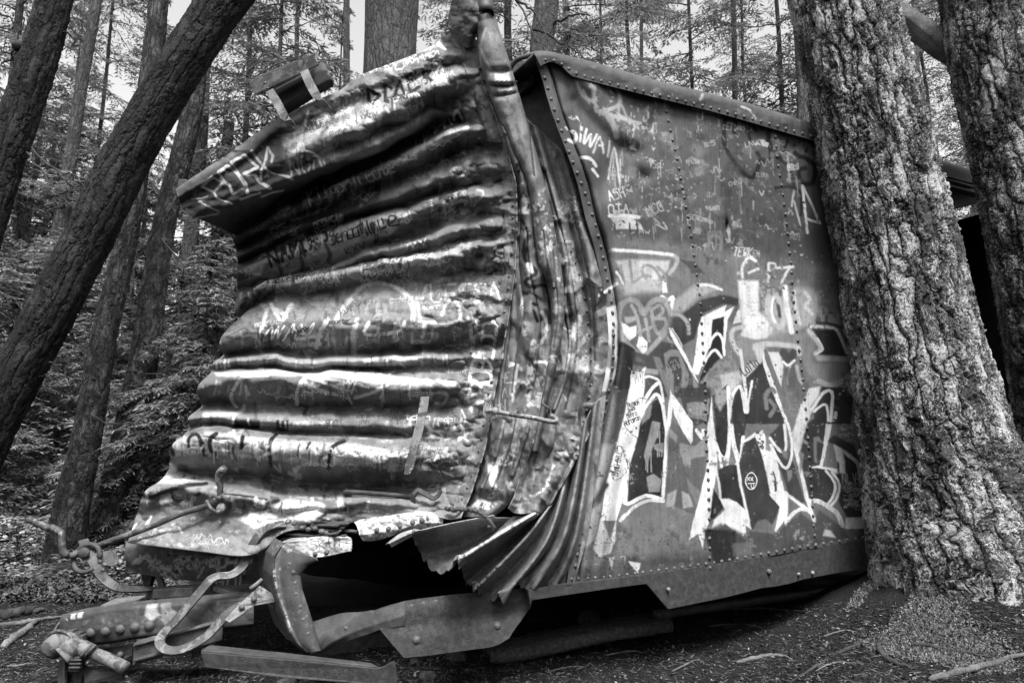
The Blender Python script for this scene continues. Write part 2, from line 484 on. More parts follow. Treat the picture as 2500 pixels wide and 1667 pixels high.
# letters on a grid 4 wide, 6 high: pairs of digits x,y
GLYPH = {k: v.split() for k, v in {
 'A': '002640 1333', 'B': '000636454433030343423100', 'C': '4536150501104041', 'D': '00063645413000', 'E': '46060040 0333', 'F': '460600 0333',
 'G': '4536150501104043 4323', 'H': '0006 4046 0343', 'I': '2026', 'J': '4641301001', 'K': '0006 460340', 'L': '060040', 'M': '0006234640', 'N': '00064046',
 'O': '1001051636454130 10', 'P': '0006364544330303', 'Q': '100105163645413010 2240', 'R': '000636454433034340 ', 'S': '46160504143443413000', 'T': '0646 2620', 'U': '0601103041 46',
 'V': '062046', 'W': '0610233046', 'X': '0046 0640', 'Y': '0623 46232023', 'Z': '06460040', '0': '1001051636454130 10', '1': '152620', '2': '05163645440040', '3': '0646334341301001',
 '4': '3036024242', '5': '460604344341301000', '6': '4616030110304133 03', '7': '064620', '8': '1303051636341301103041 33', '9': '4303051646 4640',
 'a': '4434140301104042 4440', 'b': '0600304144 0303', 'c': '4414030110 1040', 'd': '4640100103144443', 'e': '024243341403011040', 'f': '4636251020 0444', 'g': '434414030110404244 ',
 'h': '0600 03344440', 'i': '2420 2625', 'j': '34302010', 'k': '0600 440240', 'l': '262130', 'm': '0004 03142420 24344440', 'n': '0004 03143440', 'o': '100103143441301000',
 'p': '0004 0434433111', 'r': '0004 032444', 's': '4414031241301000', 't': '2621304041 0444', 'u': '0401103044 40', 'v': '042044', 'w': '0410233044', 'x': '0044 0440', 'y': '0422 4400', 'z': '04440040',
 '+': '2125 0343', '-': '0343', '.': '2021', '?': '0010', '/': '0046', '@': '3332231334 44414010010515364544', '!': '2622 2120', 'É': '46060040 0333 2737'}.items()}
for _k in ('U', 'G', '6'): GLYPH[_k] = [s for s in GLYPH[_k]]
# ---------------------------------------------------------------- the wrecked boxcar
car = empty('boxcar', WV(1320, 1480, 4.6), 'wrecked steel boxcar with crumpled corrugated end, covered in sprayed graffiti, standing among the firs', 'boxcar')

class Sheet:
    """curved steel sheet: rows of (px, py, Y), blended smoothly between rows"""
    def __init__(s, rows, nu, nv, rt=None, smooth_u=True, uniform=False, lin=False):
        if uniform:                                     # keep the given columns (pleats) aligned
            R = np.array([[tuple(p) for p in r] for r in rows], float)
            tu = np.linspace(0, R.shape[1] - 1, nu)
            R = np.stack([catmull(r, tu) for r in R])
        else:
            R = np.stack([resample(r, nu, smooth_u) for r in rows])
        rt = np.arange(len(rows)) if rt is None else np.asarray(rt, float)
        t = np.interp(np.linspace(rt[0], rt[-1], nv), rt, np.arange(len(rows)))
        G = catmull(R, t)
        i_ = np.clip(np.floor(t).astype(int), 0, len(R) - 2); f_ = (t - i_)[:, None, None]; GL = R[i_] * (1 - f_) + R[i_ + 1] * f_
        if not lin:                                     # outline places stay in order; only the depth is rounded
            k_ = max(1, nv // 90); pad = np.concatenate([GL[:1, :, :2]] * k_ + [GL[:, :, :2]] + [GL[-1:, :, :2]] * k_)
            sm_ = sum(pad[j:j + nv] for j in range(2 * k_ + 1)) / (2 * k_ + 1); w_ = np.clip(np.minimum(np.arange(nv), nv - 1 - np.arange(nv)) / k_, 0, 1)[:, None, None]
            G[..., :2] = GL[..., :2] * (1 - w_) + sm_ * w_
        if lin:                                         # crisp folds along the rows
            i_ = np.clip(np.floor(t).astype(int), 0, len(R) - 2); f_ = (t - i_)[:, None, None]; G = R[i_] * (1 - f_) + R[i_ + 1] * f_
        s.PX, s.PY, s.D = G[..., 0], G[..., 1], G[..., 2]
        s.nu, s.nv = nu, nv
        s.u = np.broadcast_to(np.linspace(0, 1, nu)[None], (nv, nu)); s.t = np.broadcast_to(t[:, None], (nv, nu))
    def push(s, amt): s.D = s.D - amt; return s
    def dent(s, px, py, rx, ry, depth, ang=0):
        a = math.radians(ang); x, y = s.PX - px, s.PY - py
        X, Y = x * math.cos(a) + y * math.sin(a), -x * math.sin(a) + y * math.cos(a)
        s.D = s.D + depth * np.exp(-(X / rx) ** 2 - (Y / ry) ** 2); return s
    def crease(s, pts, w, depth, side=0):
        q = resample(pts, 24); d = np.full(s.PX.shape, 1e9)
        for k in range(len(q) - 1):
            ax, ay = q[k][:2]; dx, dy = q[k + 1][:2] - q[k][:2]; L = dx * dx + dy * dy + 1e-9
            t = np.clip(((s.PX - ax) * dx + (s.PY - ay) * dy) / L, 0, 1)
            d = np.minimum(d, np.hypot(s.PX - ax - t * dx, s.PY - ay - t * dy))
        s.D = s.D + depth * np.exp(-(d / w) ** 2); return s
    def at(s, px, py):
        i = np.argmin((s.PX - px) ** 2 + (s.PY - py) ** 2)
        j, k = divmod(i, s.nu)
        j0, k0 = min(max(j, 2), s.nv - 3), min(max(k, 2), s.nu - 3)
        f = lambda a, b: W(s.PX[a, b], s.PY[a, b], s.D[a, b])
        n = np.cross(f(j0, k0 + 2) - f(j0, k0 - 2), f(j0 + 2, k0) - f(j0 - 2, k0)); n /= np.linalg.norm(n) + 1e-9
        p = f(j, k)
        if n @ (np.array((0, 0, CAMH)) - p) < 0: n = -n
        return W(px, py, s.D[j, k]), n
    def canvas(s, base=.16, seed=0, mott=.5): s.c = Canvas(s.PX, s.PY, base, seed, mott); return s.c
    def build(s, name, mat, parent, thick=.006):
        V = W(s.PX, s.PY, s.D).reshape(-1, 3)
        me = npmesh(name, V, gridq(s.nv, s.nu))
        if hasattr(s, 'c'): float_attr(me, 'paint', s.c.v)
        o = link(name, me, mat, parent)
        if thick:
            m = o.modifiers.new('thickness', 'SOLIDIFY'); m.thickness = thick; m.offset = -1; m.use_rim = True
            if s.nu * s.nv < 60000: e = o.modifiers.new('crisp_edges', 'EDGE_SPLIT'); e.split_angle = math.radians(40)
        s.o = o
        return o

RIVETS = []
def ridged(x, y, seed, octv=3): return 1 - np.abs(2 * fbm(x, y, seed, octv) - 1) * 3
def rivets(sheet, pts, parent, px_r=4.6, spacing=21, name='rivet_row', mat='rivet', smooth=True, skip=()):
    pts = [p[:2] for p in pts]
    L = np.sum(np.linalg.norm(np.diff(np.array(resample(pts, 40, smooth)), axis=0), axis=1))
    n = max(2, int(round(L / spacing)) + 1) if spacing else len(pts)
    q = resample(pts, n, smooth) if spacing else np.array(pts, float)
    mb = MB()
    for i, (x, y) in enumerate(q):
        if i in skip: continue
        p, nr = sheet.at(x, y)
        r = px_r * p[1] / FPX
        RIVETS.append((px_r, p + nr * r * .3, r * 1.15, nr, parent))

# ---- end panel -------------------------------------------------------------------------------------------------
RBx = np.array([62, 120, 330, 450, 560, 673, 807, 941, 977, 1100, 1214, 1262, 1300], float)
RBv = np.array([1108, 1146, 1229, 1262, 1264, 1258, 1238, 1212, 1206, 1186, 1150, 1128, 1110], float)
def RB(y): return np.interp(y, RBx, RBv)
END = [  # (points, push towards the viewer, left depth, right depth)
 ([(430,462),(560,375),(690,285),(830,222),(870,190),(1000,140),(1060,112),(1090,78)], -.02, 4.95, 3.95),
 ([(434,480),(571,398),(668,320),(760,262),(810,238),(900,205),(1000,172),(1090,135)], .03, 4.92, 3.92),
 ([(438,488),(571,412),(680,345),(770,300),(830,265),(900,235),(1000,200),(1100,165)], .01, 4.92, 3.92),
 ([(440,497),(560,450),(686,392),(757,358),(900,290),(1007,238),(1090,200),(1150,185)], [.0,.03,.10,.13,.14,.14,.12,.06], 4.95, 3.9),
 ([(445,508),(560,478),(680,432),(757,400),(870,345),(986,292),(1060,250),(1165,225)], [.02,.04,.06,.06,.06,.05,.03,.0], 4.95, 3.88),
 ([(480,532),(614,490),(757,425),(864,385),(986,330),(1060,282),(1180,262)], [.02,.04,.06,.06,.04,.02,-.02], 4.95, 3.86),
 ([(560,565),(650,520),(760,452),(870,405),(990,350),(1075,305),(1195,295)], [-.02,-.10,-.12,-.12,-.12,-.10,-.02], 5.35, 3.84),
 ([(572,590),(670,530),(757,484),(850,442),(965,400),(1040,360),(1110,328),(1205,318)], [.03,.05,.06,.06,.07,.08,.06,.0], 5.4, 3.82),
 ([(577,612),(670,560),(757,522),(860,482),(960,447),(1050,407),(1120,375),(1215,362)], -.06, 5.45, 3.82),
 ([(580,628),(700,567),(800,532),(914,500),(1007,463),(1100,425),(1228,402)], [.04,.05,.05,.06,.06,.05,.0], 5.45, 3.81),
 ([(580,645),(700,592),(810,552),(914,522),(1007,495),(1110,456),(1240,440)], -.05, 5.45, 3.8),
 ([(580,662),(663,632),(794,575),(949,532),(1060,500),(1160,474),(1245,466)], [.05,.07,.08,.08,.07,.06,.0], 5.42, 3.8),
 ([(580,690),(680,655),(794,610),(900,585),(960,565),(1060,525),(1160,500),(1250,490)], [.0,.02,.03,.03,.02,.0,.0,.0], 5.42, 3.8),
 ([(580,712),(690,676),(800,645),(908,605),(1030,575),(1150,530),(1250,520)], [-.07,-.07,-.07,-.06,-.06,-.04,0], 5.42, 3.8),
 ([(580,722),(690,684),(800,655),(920,622),(1040,588),(1150,552),(1250,545)], [-.04,-.03,-.02,.03,.05,.05,0], 5.42, 3.8),
 ([(578,730),(690,690),(800,664),(920,640),(1040,612),(1150,580),(1250,575)], [-.02,-.02,-.02,-.03,-.03,-.02,0], 5.4, 3.8),
 ([(574,745),(600,714),(671,682),(786,664),(908,650),(1071,625),(1165,602),(1248,605)], [.05,.07,.08,.08,.08,.07,.06,0], 5.38, 3.8),
 ([(572,765),(606,728),(680,702),(786,688),(890,672),(950,665),(1071,650),(1170,640),(1246,645)], [.04,.05,.06,.05,.05,.04,.02,.0,0], 5.35, 3.8),
 ([(590,780),(622,745),(690,722),(800,708),(880,696),(950,690),(1071,675),(1170,665),(1244,670)], [-.02,-.04,-.04,-.04,-.04,-.04,-.03,-.02,0], 5.32, 3.8),
 ([(562,796),(612,765),(700,752),(800,745),(950,738),(1080,725),(1165,712),(1242,712)], -.0, 5.3, 3.8),
 ([(540,826),(561,814),(635,795),(786,785),(900,786),(1010,788),(1169,774),(1238,765)], [.05,.06,.06,.06,.06,.06,.03,0], 5.2, 3.8),
 ([(535,845),(580,838),(650,830),(780,825),(900,825),(1010,820),(1160,808),(1234,800)], [.03,.03,.03,.02,.02,.02,.0,0], 5.18, 3.8),
 ([(552,868),(610,862),(700,862),(830,864),(1010,855),(1150,842),(1228,835)], -.07, 5.15, 3.8),
 ([(516,886),(582,882),(700,882),(826,886),(980,880),(1112,868),(1222,865)], [.0,.01,.02,.02,.02,.0,0], 5.1, 3.8),
 ([(523,905),(600,903),(728,903),(850,902),(980,898),(1112,895),(1218,892)], [-.04,-.06,-.06,-.06,-.04,-.02,0], 5.06, 3.8),
 ([(486,938),(520,926),(594,918),(728,922),(826,927),(949,943),(1112,940),(1208,930)], [.05,.06,.06,.06,.06,.06,.02,0], 5.0, 3.8),
 ([(480,960),(520,955),(594,950),(728,955),(826,960),(949,965),(1100,962),(1200,955)], [.03,.03,.03,.03,.03,.02,.0,0], 4.98, 3.8),
 ([(500,990),(565,988),(700,990),(826,993),(949,995),(1080,990),(1192,985)], [-.07,-.08,-.08,-.08,-.06,-.04,0], 4.95, 3.79),
 ([(455,1022),(520,1020),(600,1025),(745,1032),(850,1034),(980,1037),(1080,1035),(1180,1025)], [.02,.02,.02,.02,.02,.02,.0,0], 4.9, 3.78),
 ([(468,1044),(525,1038),(620,1046),(745,1053),(850,1058),(980,1062),(1080,1065),(1175,1060)], [-.04,-.05,-.05,-.05,-.04,-.03,-.02,0], 4.86, 3.77),
 ([(416,1098),(428,1078),(500,1057),(600,1070),(745,1082),(867,1087),(990,1108),(1080,1105),(1162,1095)], [.06,.08,.09,.10,.10,.10,.08,.04,0], 4.8, 3.76),
 ([(414,1106),(440,1100),(500,1095),(600,1105),(745,1120),(867,1130),(990,1145),(1080,1140),(1155,1125)], [.06,.08,.09,.09,.09,.09,.05,.02,0], 4.78, 3.75),
 ([(420,1118),(445,1124),(500,1130),(600,1140),(745,1152),(867,1160),(990,1168),(1080,1160),(1148,1150)], [.0,.02,.02,.01,.0,-.02,-.02,-.01,0], 4.76, 3.74),
 ([(408,1158),(465,1152),(600,1165),(745,1178),(867,1187),(990,1190),(1080,1185),(1140,1180)], [-.06,-.10,-.12,-.12,-.12,-.08,-.04,0], 4.74, 3.73),
 ([(388,1180),(450,1172),(550,1182),(660,1195),(800,1204),(950,1208),(1060,1210),(1130,1205)], [-.04,-.05,-.06,-.07,-.07,-.05,-.02,0], 4.7, 3.72),
 ([(354,1196),(410,1186),(480,1192),(560,1210),(650,1222),(750,1233),(850,1228),(950,1226),(1050,1228),(1120,1228)], [.08,.10,.10,.10,.09,.08,.06,.04,.0,0], 4.62, 3.7),
 ([(342,1235),(400,1228),(480,1238),(560,1250),(650,1248),(750,1252),(850,1243),(950,1240),(1060,1243),(1115,1243)], [.05,.04,.03,.02,.04,.05,.03,.02,.0,0], 4.57, 3.68),
 ([(326,1285),(400,1280),(480,1288),(560,1292),(650,1285),(710,1275),(790,1265),(870,1256),(960,1252),(1060,1254),(1112,1256)], [.02,.04,.05,.05,.06,.06,.05,.0,.0,.0,0], 4.52, 3.66),
 ([(313,1325),(400,1336),(500,1348),(590,1358),(642,1342),(690,1302),(784,1284),(870,1274),(960,1266),(1060,1264),(1108,1268)], [.12,.14,.15,.14,.10,.06,.03,.0,.0,.0,0], 4.52, 3.64)]
rows = []; RIB = 1.45
for pts, dsp, yl, yr in END:
    xe, ye = pts[-1]
    pts = pts + [(float(RB(ye)), ye - 3.0)]
    n = len(pts); dsp = [dsp] * (n - 1) if not isinstance(dsp, list) else list(dsp)
    dsp = (dsp + [dsp[-1]] * n)[:n - 1] + [.03]
    x0, x1 = pts[0][0], pts[-1][0]
    rows.append([(x, y, 1 / (1 / yl + (1 / yr - 1 / yl) * (x - x0) / (x1 - x0)) - (RIB if y < 780 else RIB * 1.35) * d) for (x, y), d in zip(pts, dsp)])
end = Sheet(rows, 560, 860, rt=np.r_[0, np.cumsum([max(9, np.mean([b[1] for b in rows[i + 1]]) - np.mean([a[1] for a in rows[i]])) for i in range(len(rows) - 1)])])
im = np.clip(np.minimum(np.arange(end.nv), end.nv - 1 - np.arange(end.nv)) / 60, 0, 1)[:, None] * np.clip(np.minimum(np.arange(end.nu), end.nu - 1 - np.arange(end.nu)) / 30, 0, 1)[None]
end.PY = end.PY + im * ((fbm(end.PX / 75, end.PY / 90, 501, 2) - .5) * 16 + (fbm(end.PX / 26, end.PY / 40, 502, 2) - .5) * 6)    # ribs no longer run true
X, Y_ = end.PX, end.PY
end.push((fbm(X / 130, Y_ / 60, 5, 3) - .5) * .05 + (fbm(X / 38, Y_ / 30, 6, 3) - .5) * .03 + (fbm(X / 12, Y_ / 12, 7, 2) - .5) * .006)
end.push(.024 * np.maximum(0, ridged(X / 85, Y_ / 50, 205)) - .012 * np.maximum(0, ridged(X / 40, Y_ / 34, 206, 2)))
end.push(-.022 * sstep(980, 1090, X) * np.maximum(0, ridged(X / 50, Y_ / 36, 207, 2)) * (X < RB(Y_) - 30))
band = sstep(1040, 1150, X) * (1 - sstep(RB(Y_) - 55, RB(Y_) - 35, X))
end.push((fbm(X / 30, Y_ / 22, 9, 3) - .5) * .065 * band)
for a in [(1120,505,26,20,.05),(1170,620,16,14,.07),(1158,600,26,14,-.05),(1085,262,36,22,.08,-30),(1160,250,18,60,-.03),(1190,560,18,30,-.03),(1150,660,24,12,.04),
          (1100,330,22,14,-.04),(1170,410,16,26,.04),(1130,445,20,12,-.04),(560,1245,60,24,-.04,15),(440,1290,60,22,.04,10),(700,1200,70,14,.04,8),(690,1250,40,22,-.05),
          (820,1190,60,16,.05),(960,1200,70,18,.03),(700,375,70,22,.03,-25),(860,330,60,20,-.03,-25),(1010,1130,40,16,.03),(640,1215,36,10,.05,20),(1090,1130,24,50,.03),
          (470,1225,50,10,.05,18),(380,1240,18,60,.04,20),(1120,1180,26,36,-.03),(1060,700,60,24,.02),(700,760,90,16,-.015)]:
    end.dent(*a)
RIV_E = [(1116,68),(1138,112),(1170,162),(1190,215),(1214,275),(1234,329),(1243,386),(1251,443),(1254,504),(1254,560),(1250,620),(1243,700),(1232,770),(1222,830),(1208,905),(1195,962)]
RIV_E2 = [(1186,1010),(1178,1073),(1164,1133),(1155,1163),(1143,1192),(1131,1220)]

# ---- skirt below the end (folded sill plate) -----------------------------------------------------------------
def lrow(pts, ya, yb):
    x0, x1 = pts[0][0], pts[-1][0]
    return [(x, y, 1 / (1 / ya + (1 / yb - 1 / ya) * (x - x0) / (x1 - x0 + 1e-6))) for x, y in pts]
skirt = Sheet([lrow([(306,1326),(400,1338),(500,1351),(590,1361),(664,1352)], 4.60, 4.22), lrow([(308,1334),(400,1346),(500,1358),(590,1367),(666,1360)], 4.54, 4.16),
               lrow([(310,1360),(400,1374),(500,1388),(590,1395),(668,1388)], 4.55, 4.17), lrow([(312,1386),(340,1398),(430,1411),(500,1419),(560,1426),(610,1424),(668,1412)], 4.60, 4.22)], 220, 70)
skirt.push((fbm(skirt.PX / 60, skirt.PY / 40, 15, 3) - .5) * .03)

# ---- folded corner: post face, buckled tube, crumpled sheet, pleats --------------------------------------------------
TL = [(1160,40),(1166,90),(1173,150),(1204,250),(1239,339),(1272,410),(1290,450),(1302,540),(1310,629),(1341,709),(1348,807),(1332,923),(1314,1030),(1300,1100)]
TR = [(1204,30),(1222,90),(1239,143),(1282,286),(1318,411),(1340,500),(1352,560),(1363,628),(1377,727),(1372,810),(1362,870),(1348,930),(1330,1010),(1312,1100)]
def col(left, right, n, Yf, bulge, k=11, pro=None, inset=0):
    L, R = resample(left, n), resample(right, n); rows = []
    for i in range(n):
        t = i / (n - 1); row = []
        for j in range(k):
            u = j / (k - 1); x, y = L[i] * (1 - u) + R[i] * u
            b = bulge(t) if callable(bulge) else bulge
            row.append((x, y, Yf(t, u) - b * (math.sqrt(max(0, 1 - (2 * u - 1) ** 2)) if pro is None else pro(u, t))))
        rows.append(row)
    return rows
tube = Sheet(col(TL, TR, 22, lambda t, u: 3.80 - .06 * t + .02 * u, lambda t: .13 - .05 * sstep(.55, .9, t), 13), 60, 520, uniform=True)
tube.dent(1235,176,34,10,.06).dent(1238,198,34,5,-.03).dent(1236,212,30,6,.04).dent(1240,232,30,7,.05,-8).dent(1225,120,26,40,-.02).dent(1262,330,10,60,.02,-15)
tube.crease([(1268,212),(1272,232),(1283,270),(1292,320),(1298,375),(1304,430)], 2.2, .05)
tube.push((fbm(tube.PX / 30, tube.PY / 50, 25, 3) - .5) * .035)
tube.dent(1345,700,16,26,.03).dent(1368,680,10,30,-.02)

def edge(f): return [(float(RB(y)) + 1, y) for y in f]
BL = edge([300,380,460,540,620,700,780,860,930,977,1040,1100,1160,1214]) + [(1128,1262)]
BR = [(1236,318),(1262,385),(1292,450),(1302,540),(1310,629),(1341,709),(1348,807),(1336,900),(1324,970),(1312,1040),(1293,1110),(1284,1150),(1271,1190),(1252,1222),(1200,1262)]
face = Sheet(col(BL, BR, 30, lambda t, u: 3.76 - .04 * t + .06 * (1 - u) ** 3, .05, 13, pro=lambda u, t: math.sin(u * math.pi) * .9 + .35 * math.sin(u * 9 + t * 7) * sstep(.25, .5, t)), 130, 560, uniform=True)
face.push((fbm(face.PX / 34, face.PY / 60, 35, 3) - .5) * .05 + .018 * np.maximum(0, ridged(face.PX / 40, face.PY / 90, 235)))
for a in [(1275,640,10,90,.03),(1290,780,14,80,-.03),(1262,800,8,110,.025),(1300,900,14,40,.03),(1235,1060,26,30,-.03),(1268,1075,10,50,.03),(1180,1190,30,16,-.03),(1232,1150,18,30,.025),(1216,1222,40,14,.035)]: face.dent(*a)

CR = [(1385,378),(1408,446),(1430,540),(1449,600),(1466,680),(1478,750),(1484,830),(1478,900),(1462,980),(1446,1060),(1430,1120)]
CL = [(1286,290),(1318,411),(1345,520),(1358,600),(1366,650),(1372,740),(1366,850),(1350,920),(1338,970),(1316,1060),(1288,1150)]
def cpro(u, t):   # fold carrying the second rivet line
    f = .30 + .35 * min(1, t * 1.5)
    return .9 * math.exp(-((u - .22) / .14) ** 2) - .9 * math.exp(-((u - f) / .10) ** 2) * (.4 + .6 * t) + 1.0 * math.exp(-((u - .82) / .16) ** 2)
fold = Sheet(col(CL, CR, 26, lambda t, u: 3.90 - .09 * t + .02 * u, .07, 17, pro=cpro), 150, 520, uniform=True)
fold.push((fbm(fold.PX / 40, fold.PY / 60, 45, 3) - .5) * .05 + .02 * np.maximum(0, ridged(fold.PX / 45, fold.PY / 80, 245)))
for a in [(1400,960,30,30,.05),(1392,800,12,60,.05),(1380,720,12,50,.04),(1340,1080,20,40,-.03),(1410,640,20,30,.03),(1440,1020,30,20,.03)]: fold.dent(*a)
for P_, w_, d_ in (([(1268,420),(1272,520),(1268,640),(1280,760),(1262,860),(1250,960)],3,.03),([(1286,560),(1296,680),(1318,780),(1312,880),(1296,980)],3,.025),([(1250,700),(1246,800),(1232,900),(1222,980)],2.5,.02),([(1262,1010),(1248,1080),(1222,1150),(1196,1210)],3,.028),([(1290,1040),(1272,1100),(1250,1160)],3,-.025),([(1230,1030),(1210,1110),(1176,1190)],3,-.02)): face.crease(P_, w_, d_)
for P_, w_, d_ in (([(1330,420),(1352,500),(1380,600),(1398,700),(1408,800),(1402,900),(1380,1000)],3,.03),([(1400,520),(1430,640),(1448,760),(1452,880)],3,.025),([(1385,640),(1380,740),(1392,830),(1380,920),(1352,1000)],3,-.025),([(1362,1040),(1350,1090),(1330,1130)],3,.02)): fold.crease(P_, w_, d_)
tube.crease([(1350,600),(1356,680),(1362,760),(1352,850)], 2.5, .025).crease([(1330,560),(1340,640),(1352,700)], 2.5, -.02)
RIV_C = [(1343,503),(1355,535),(1372,570),(1388,607),(1403,646),(1416,690),(1426,731),(1434,772),(1439,816),(1445,850),(1446,879),(1446,910),(1444,941),(1436,990),(1417,1057),(1395,1115)]

# lower sheet C2 that swings from the fold down to the pleats
low = Sheet([[(1288,1040,3.74),(1330,1030,3.80),(1370,1030,3.74),(1410,1040,3.72),(1432,1050,3.74),(1440,1060,3.72)],
             [(1278,1110,3.74),(1310,1110,3.80),(1345,1110,3.74),(1378,1115,3.68),(1398,1118,3.70),(1408,1122,3.68)],
             [(1268,1165,3.70),(1290,1175,3.76),(1318,1180,3.70),(1345,1180,3.63),(1364,1180,3.68),(1374,1184,3.66)],
             [(1254,1212,3.66),(1272,1225,3.72),(1290,1225,3.68),(1322,1215,3.58),(1338,1222,3.64),(1346,1226,3.66)],
             [(1240,1240,3.64),(1256,1252,3.68),(1276,1255,3.62),(1302,1252,3.55),(1316,1252,3.60),(1324,1256,3.66)]], 110, 220, uniform=True)
low.push((fbm(low.PX / 30, low.PY / 40, 55, 3) - .5) * .04 + .025 * np.maximum(0, ridged(low.PX / 40, low.PY / 50, 255)))

FAN = [  # columns from top to torn hem: (px, py, Y)
 [(1205,1256,3.60),(1100,1276,3.57),(1012,1296,3.56)],
 [(1212,1262,3.64),(1120,1284,3.63),(1004,1306,3.62)],
 [(1232,1262,3.74),(1120,1318,3.80),(1020,1345,3.84)],
 [(1256,1262,3.76),(1150,1330,3.80),(1040,1372,3.80)],
 [(1282,1258,3.66),(1190,1322,3.62),(1086,1390,3.62)],
 [(1306,1252,3.50),(1210,1308,3.43),(1112,1368,3.38)],
 [(1312,1254,3.54),(1216,1318,3.48),(1122,1380,3.43)],
 [(1322,1252,3.70),(1236,1336,3.70),(1136,1418,3.72)],
 [(1332,1246,3.70),(1262,1330,3.64),(1152,1434,3.62)],
 [(1342,1236,3.62),(1276,1322,3.52),(1160,1440,3.54)],
 [(1352,1224,3.74),(1292,1336,3.72),(1182,1450,3.72)],
 [(1372,1180,3.76),(1320,1330,3.66),(1204,1458,3.64)],
 [(1388,1140,3.70),(1336,1318,3.58),(1228,1460,3.60)],
 [(1406,1090,3.80),(1352,1320,3.76),(1248,1432,3.76)],
 [(1420,1050,3.74),(1368,1310,3.66),(1276,1432,3.68)],
 [(1432,1020,3.68),(1382,1300,3.60),(1304,1436,3.66)],
 [(1444,995,3.80),(1394,1300,3.78),(1328,1440,3.78)],
 [(1454,982,3.74),(1408,1296,3.68),(1352,1438,3.74)],
 [(1464,972,3.80),(1420,1300,3.78),(1376,1430,3.80)],
 [(1480,965,3.80),(1436,1290,3.79),(1400,1426,3.78)]]
FC = [resample(c, 12) for c in FAN]
fan = Sheet([[tuple(c[i]) for c in FC] for i in range(12)], 420, 190, uniform=True)
fan.push((fbm(fan.PX / 22, fan.PY / 40, 65, 3) - .5) * .022)
# torn hem: pull the last rows up raggedly and let bits of edge bend
hem = sstep(.90, 1.0, np.linspace(0, 1, fan.nv))[:, None]
rg = (vnoise(np.linspace(0, 46, fan.nu), np.zeros(fan.nu), 71) - .5) * 26 + (vnoise(np.linspace(0, 160, fan.nu), np.zeros(fan.nu), 72) - .5) * 12
for c_ in (.055, .16, .28, .345, .42, .60, .655, .72, .80, .86): rg = rg - 12 * np.exp(-((np.linspace(0, 1, fan.nu) - c_) / .0035) ** 2)
fan.PY = fan.PY + hem * rg[None]
fan.push(hem * (vnoise(np.linspace(0, 60, fan.nu), np.zeros(fan.nu), 75) - .5)[None] * .05)

# ---- side wall -------------------------------------------------------------------------------------------------
def side_depth(px): return 3.75 * 2985 / (4385 - np.asarray(px, float))
SL = [(1309,150),(1326,205),(1345,275),(1385,380),(1408,446),(1430,540),(1449,600),(1466,680),(1478,750),(1484,830),(1478,900),(1462,980),(1446,1060),(1430,1140),(1415,1220),(1402,1300),(1390,1370),(1383,1428)]
SLn = resample(SL, 30)
rows = []
top = [(1312,152),(1357,155),(1382,175),(1406,190),(1500,213),(1614,241),(1700,262),(1800,289),(1969,338),(2100,373),(2290,424)]
bot = [(1383,1428),(1480,1417),(1581,1404),(1700,1388),(1800,1372),(1950,1344),(2110,1319),(2290,1290)]
T_, B_ = resample(top, 60), resample(bot, 60)
for i in range(30):
    t = i / 29
    r = T_ * (1 - t) + B_ * t
    r = r + (SLn[i] - r[0]) * ((1 - np.linspace(0, 1, 60)) ** 2.5)[:, None]
    rows.append([(x, y, float(side_depth(x))) for x, y in r])
side = Sheet(rows, 520, 760, uniform=True)
X, Y_ = side.PX, side.PY
side.push((fbm(X / 160, Y_ / 200, 81, 3) - .5) * .06 + (fbm(X / 40, Y_ / 60, 82, 3) - .5) * .012)
side.push(-.10 * np.exp(-((X - np.interp(Y_, [150, 400, 700, 900, 1100, 1400], [1400, 1475, 1530, 1545, 1515, 1450])) / 40) ** 2) * sstep(420, 800, Y_) * .6)
SLx = np.interp(Y_, SLn[:, 1], SLn[:, 0]); off = X - SLx
side.push(.035 * np.exp(-((off - 42) / 12) ** 2) * sstep(380, 520, Y_) - .03 * np.exp(-((off - 26) / 5) ** 2) - .015 * (off > 23) )
side.push(.04 * np.exp(-((off - 70) / 18) ** 2) * sstep(1050, 1250, Y_) - .04 * np.exp(-((off - 95) / 14) ** 2) * sstep(1000, 1200, Y_))
side.crease([(1400,250),(1440,300),(1490,350),(1540,385),(1566,430)], 20, .028)
side.push(.03 * np.exp(-((X - 1430) / 50) ** 2 - ((Y_ - 380) / 60) ** 2))
side.crease([(1460,255),(1500,300),(1560,340),(1590,270),(1612,250)], 20, -.014)
side.dent(1480,420,26,60,.04,12).dent(1560,400,34,22,-.03,30).dent(1545,330,20,50,-.03,-40).dent(1590,300,12,34,.03,20).dent(1500,520,40,50,-.02).dent(1660,1380,60,30,.01)
side.dent(1772,552,6,16,.05).dent(1430,200,60,20,-.03,40)
SEAM1 = [(1618,210),(1622,250),(1634,315),(1650,380),(1663,450),(1675,515),(1688,590),(1700,680),(1708,737),(1713,830),(1720,940),(1722,1060),(1727,1160),(1730,1260),(1731,1345),(1732,1385)]
SEAM2 = [(1886,288),(1890,330),(1898,400),(1910,480),(1922,580),(1930,660),(1936,740),(1946,830),(1955,900),(1964,990),(1970,1060),(1977,1160),(1983,1260),(1989,1330)]
for sm in (SEAM1, SEAM2): side.crease(sm, 7, -.006)
for sm in (SEAM1, SEAM2):
    sx = np.interp(Y_, [p[1] for p in sm], [p[0] for p in sm]); side.push(-.006 * ((X > sx + 9) & (X < sx + 400)))

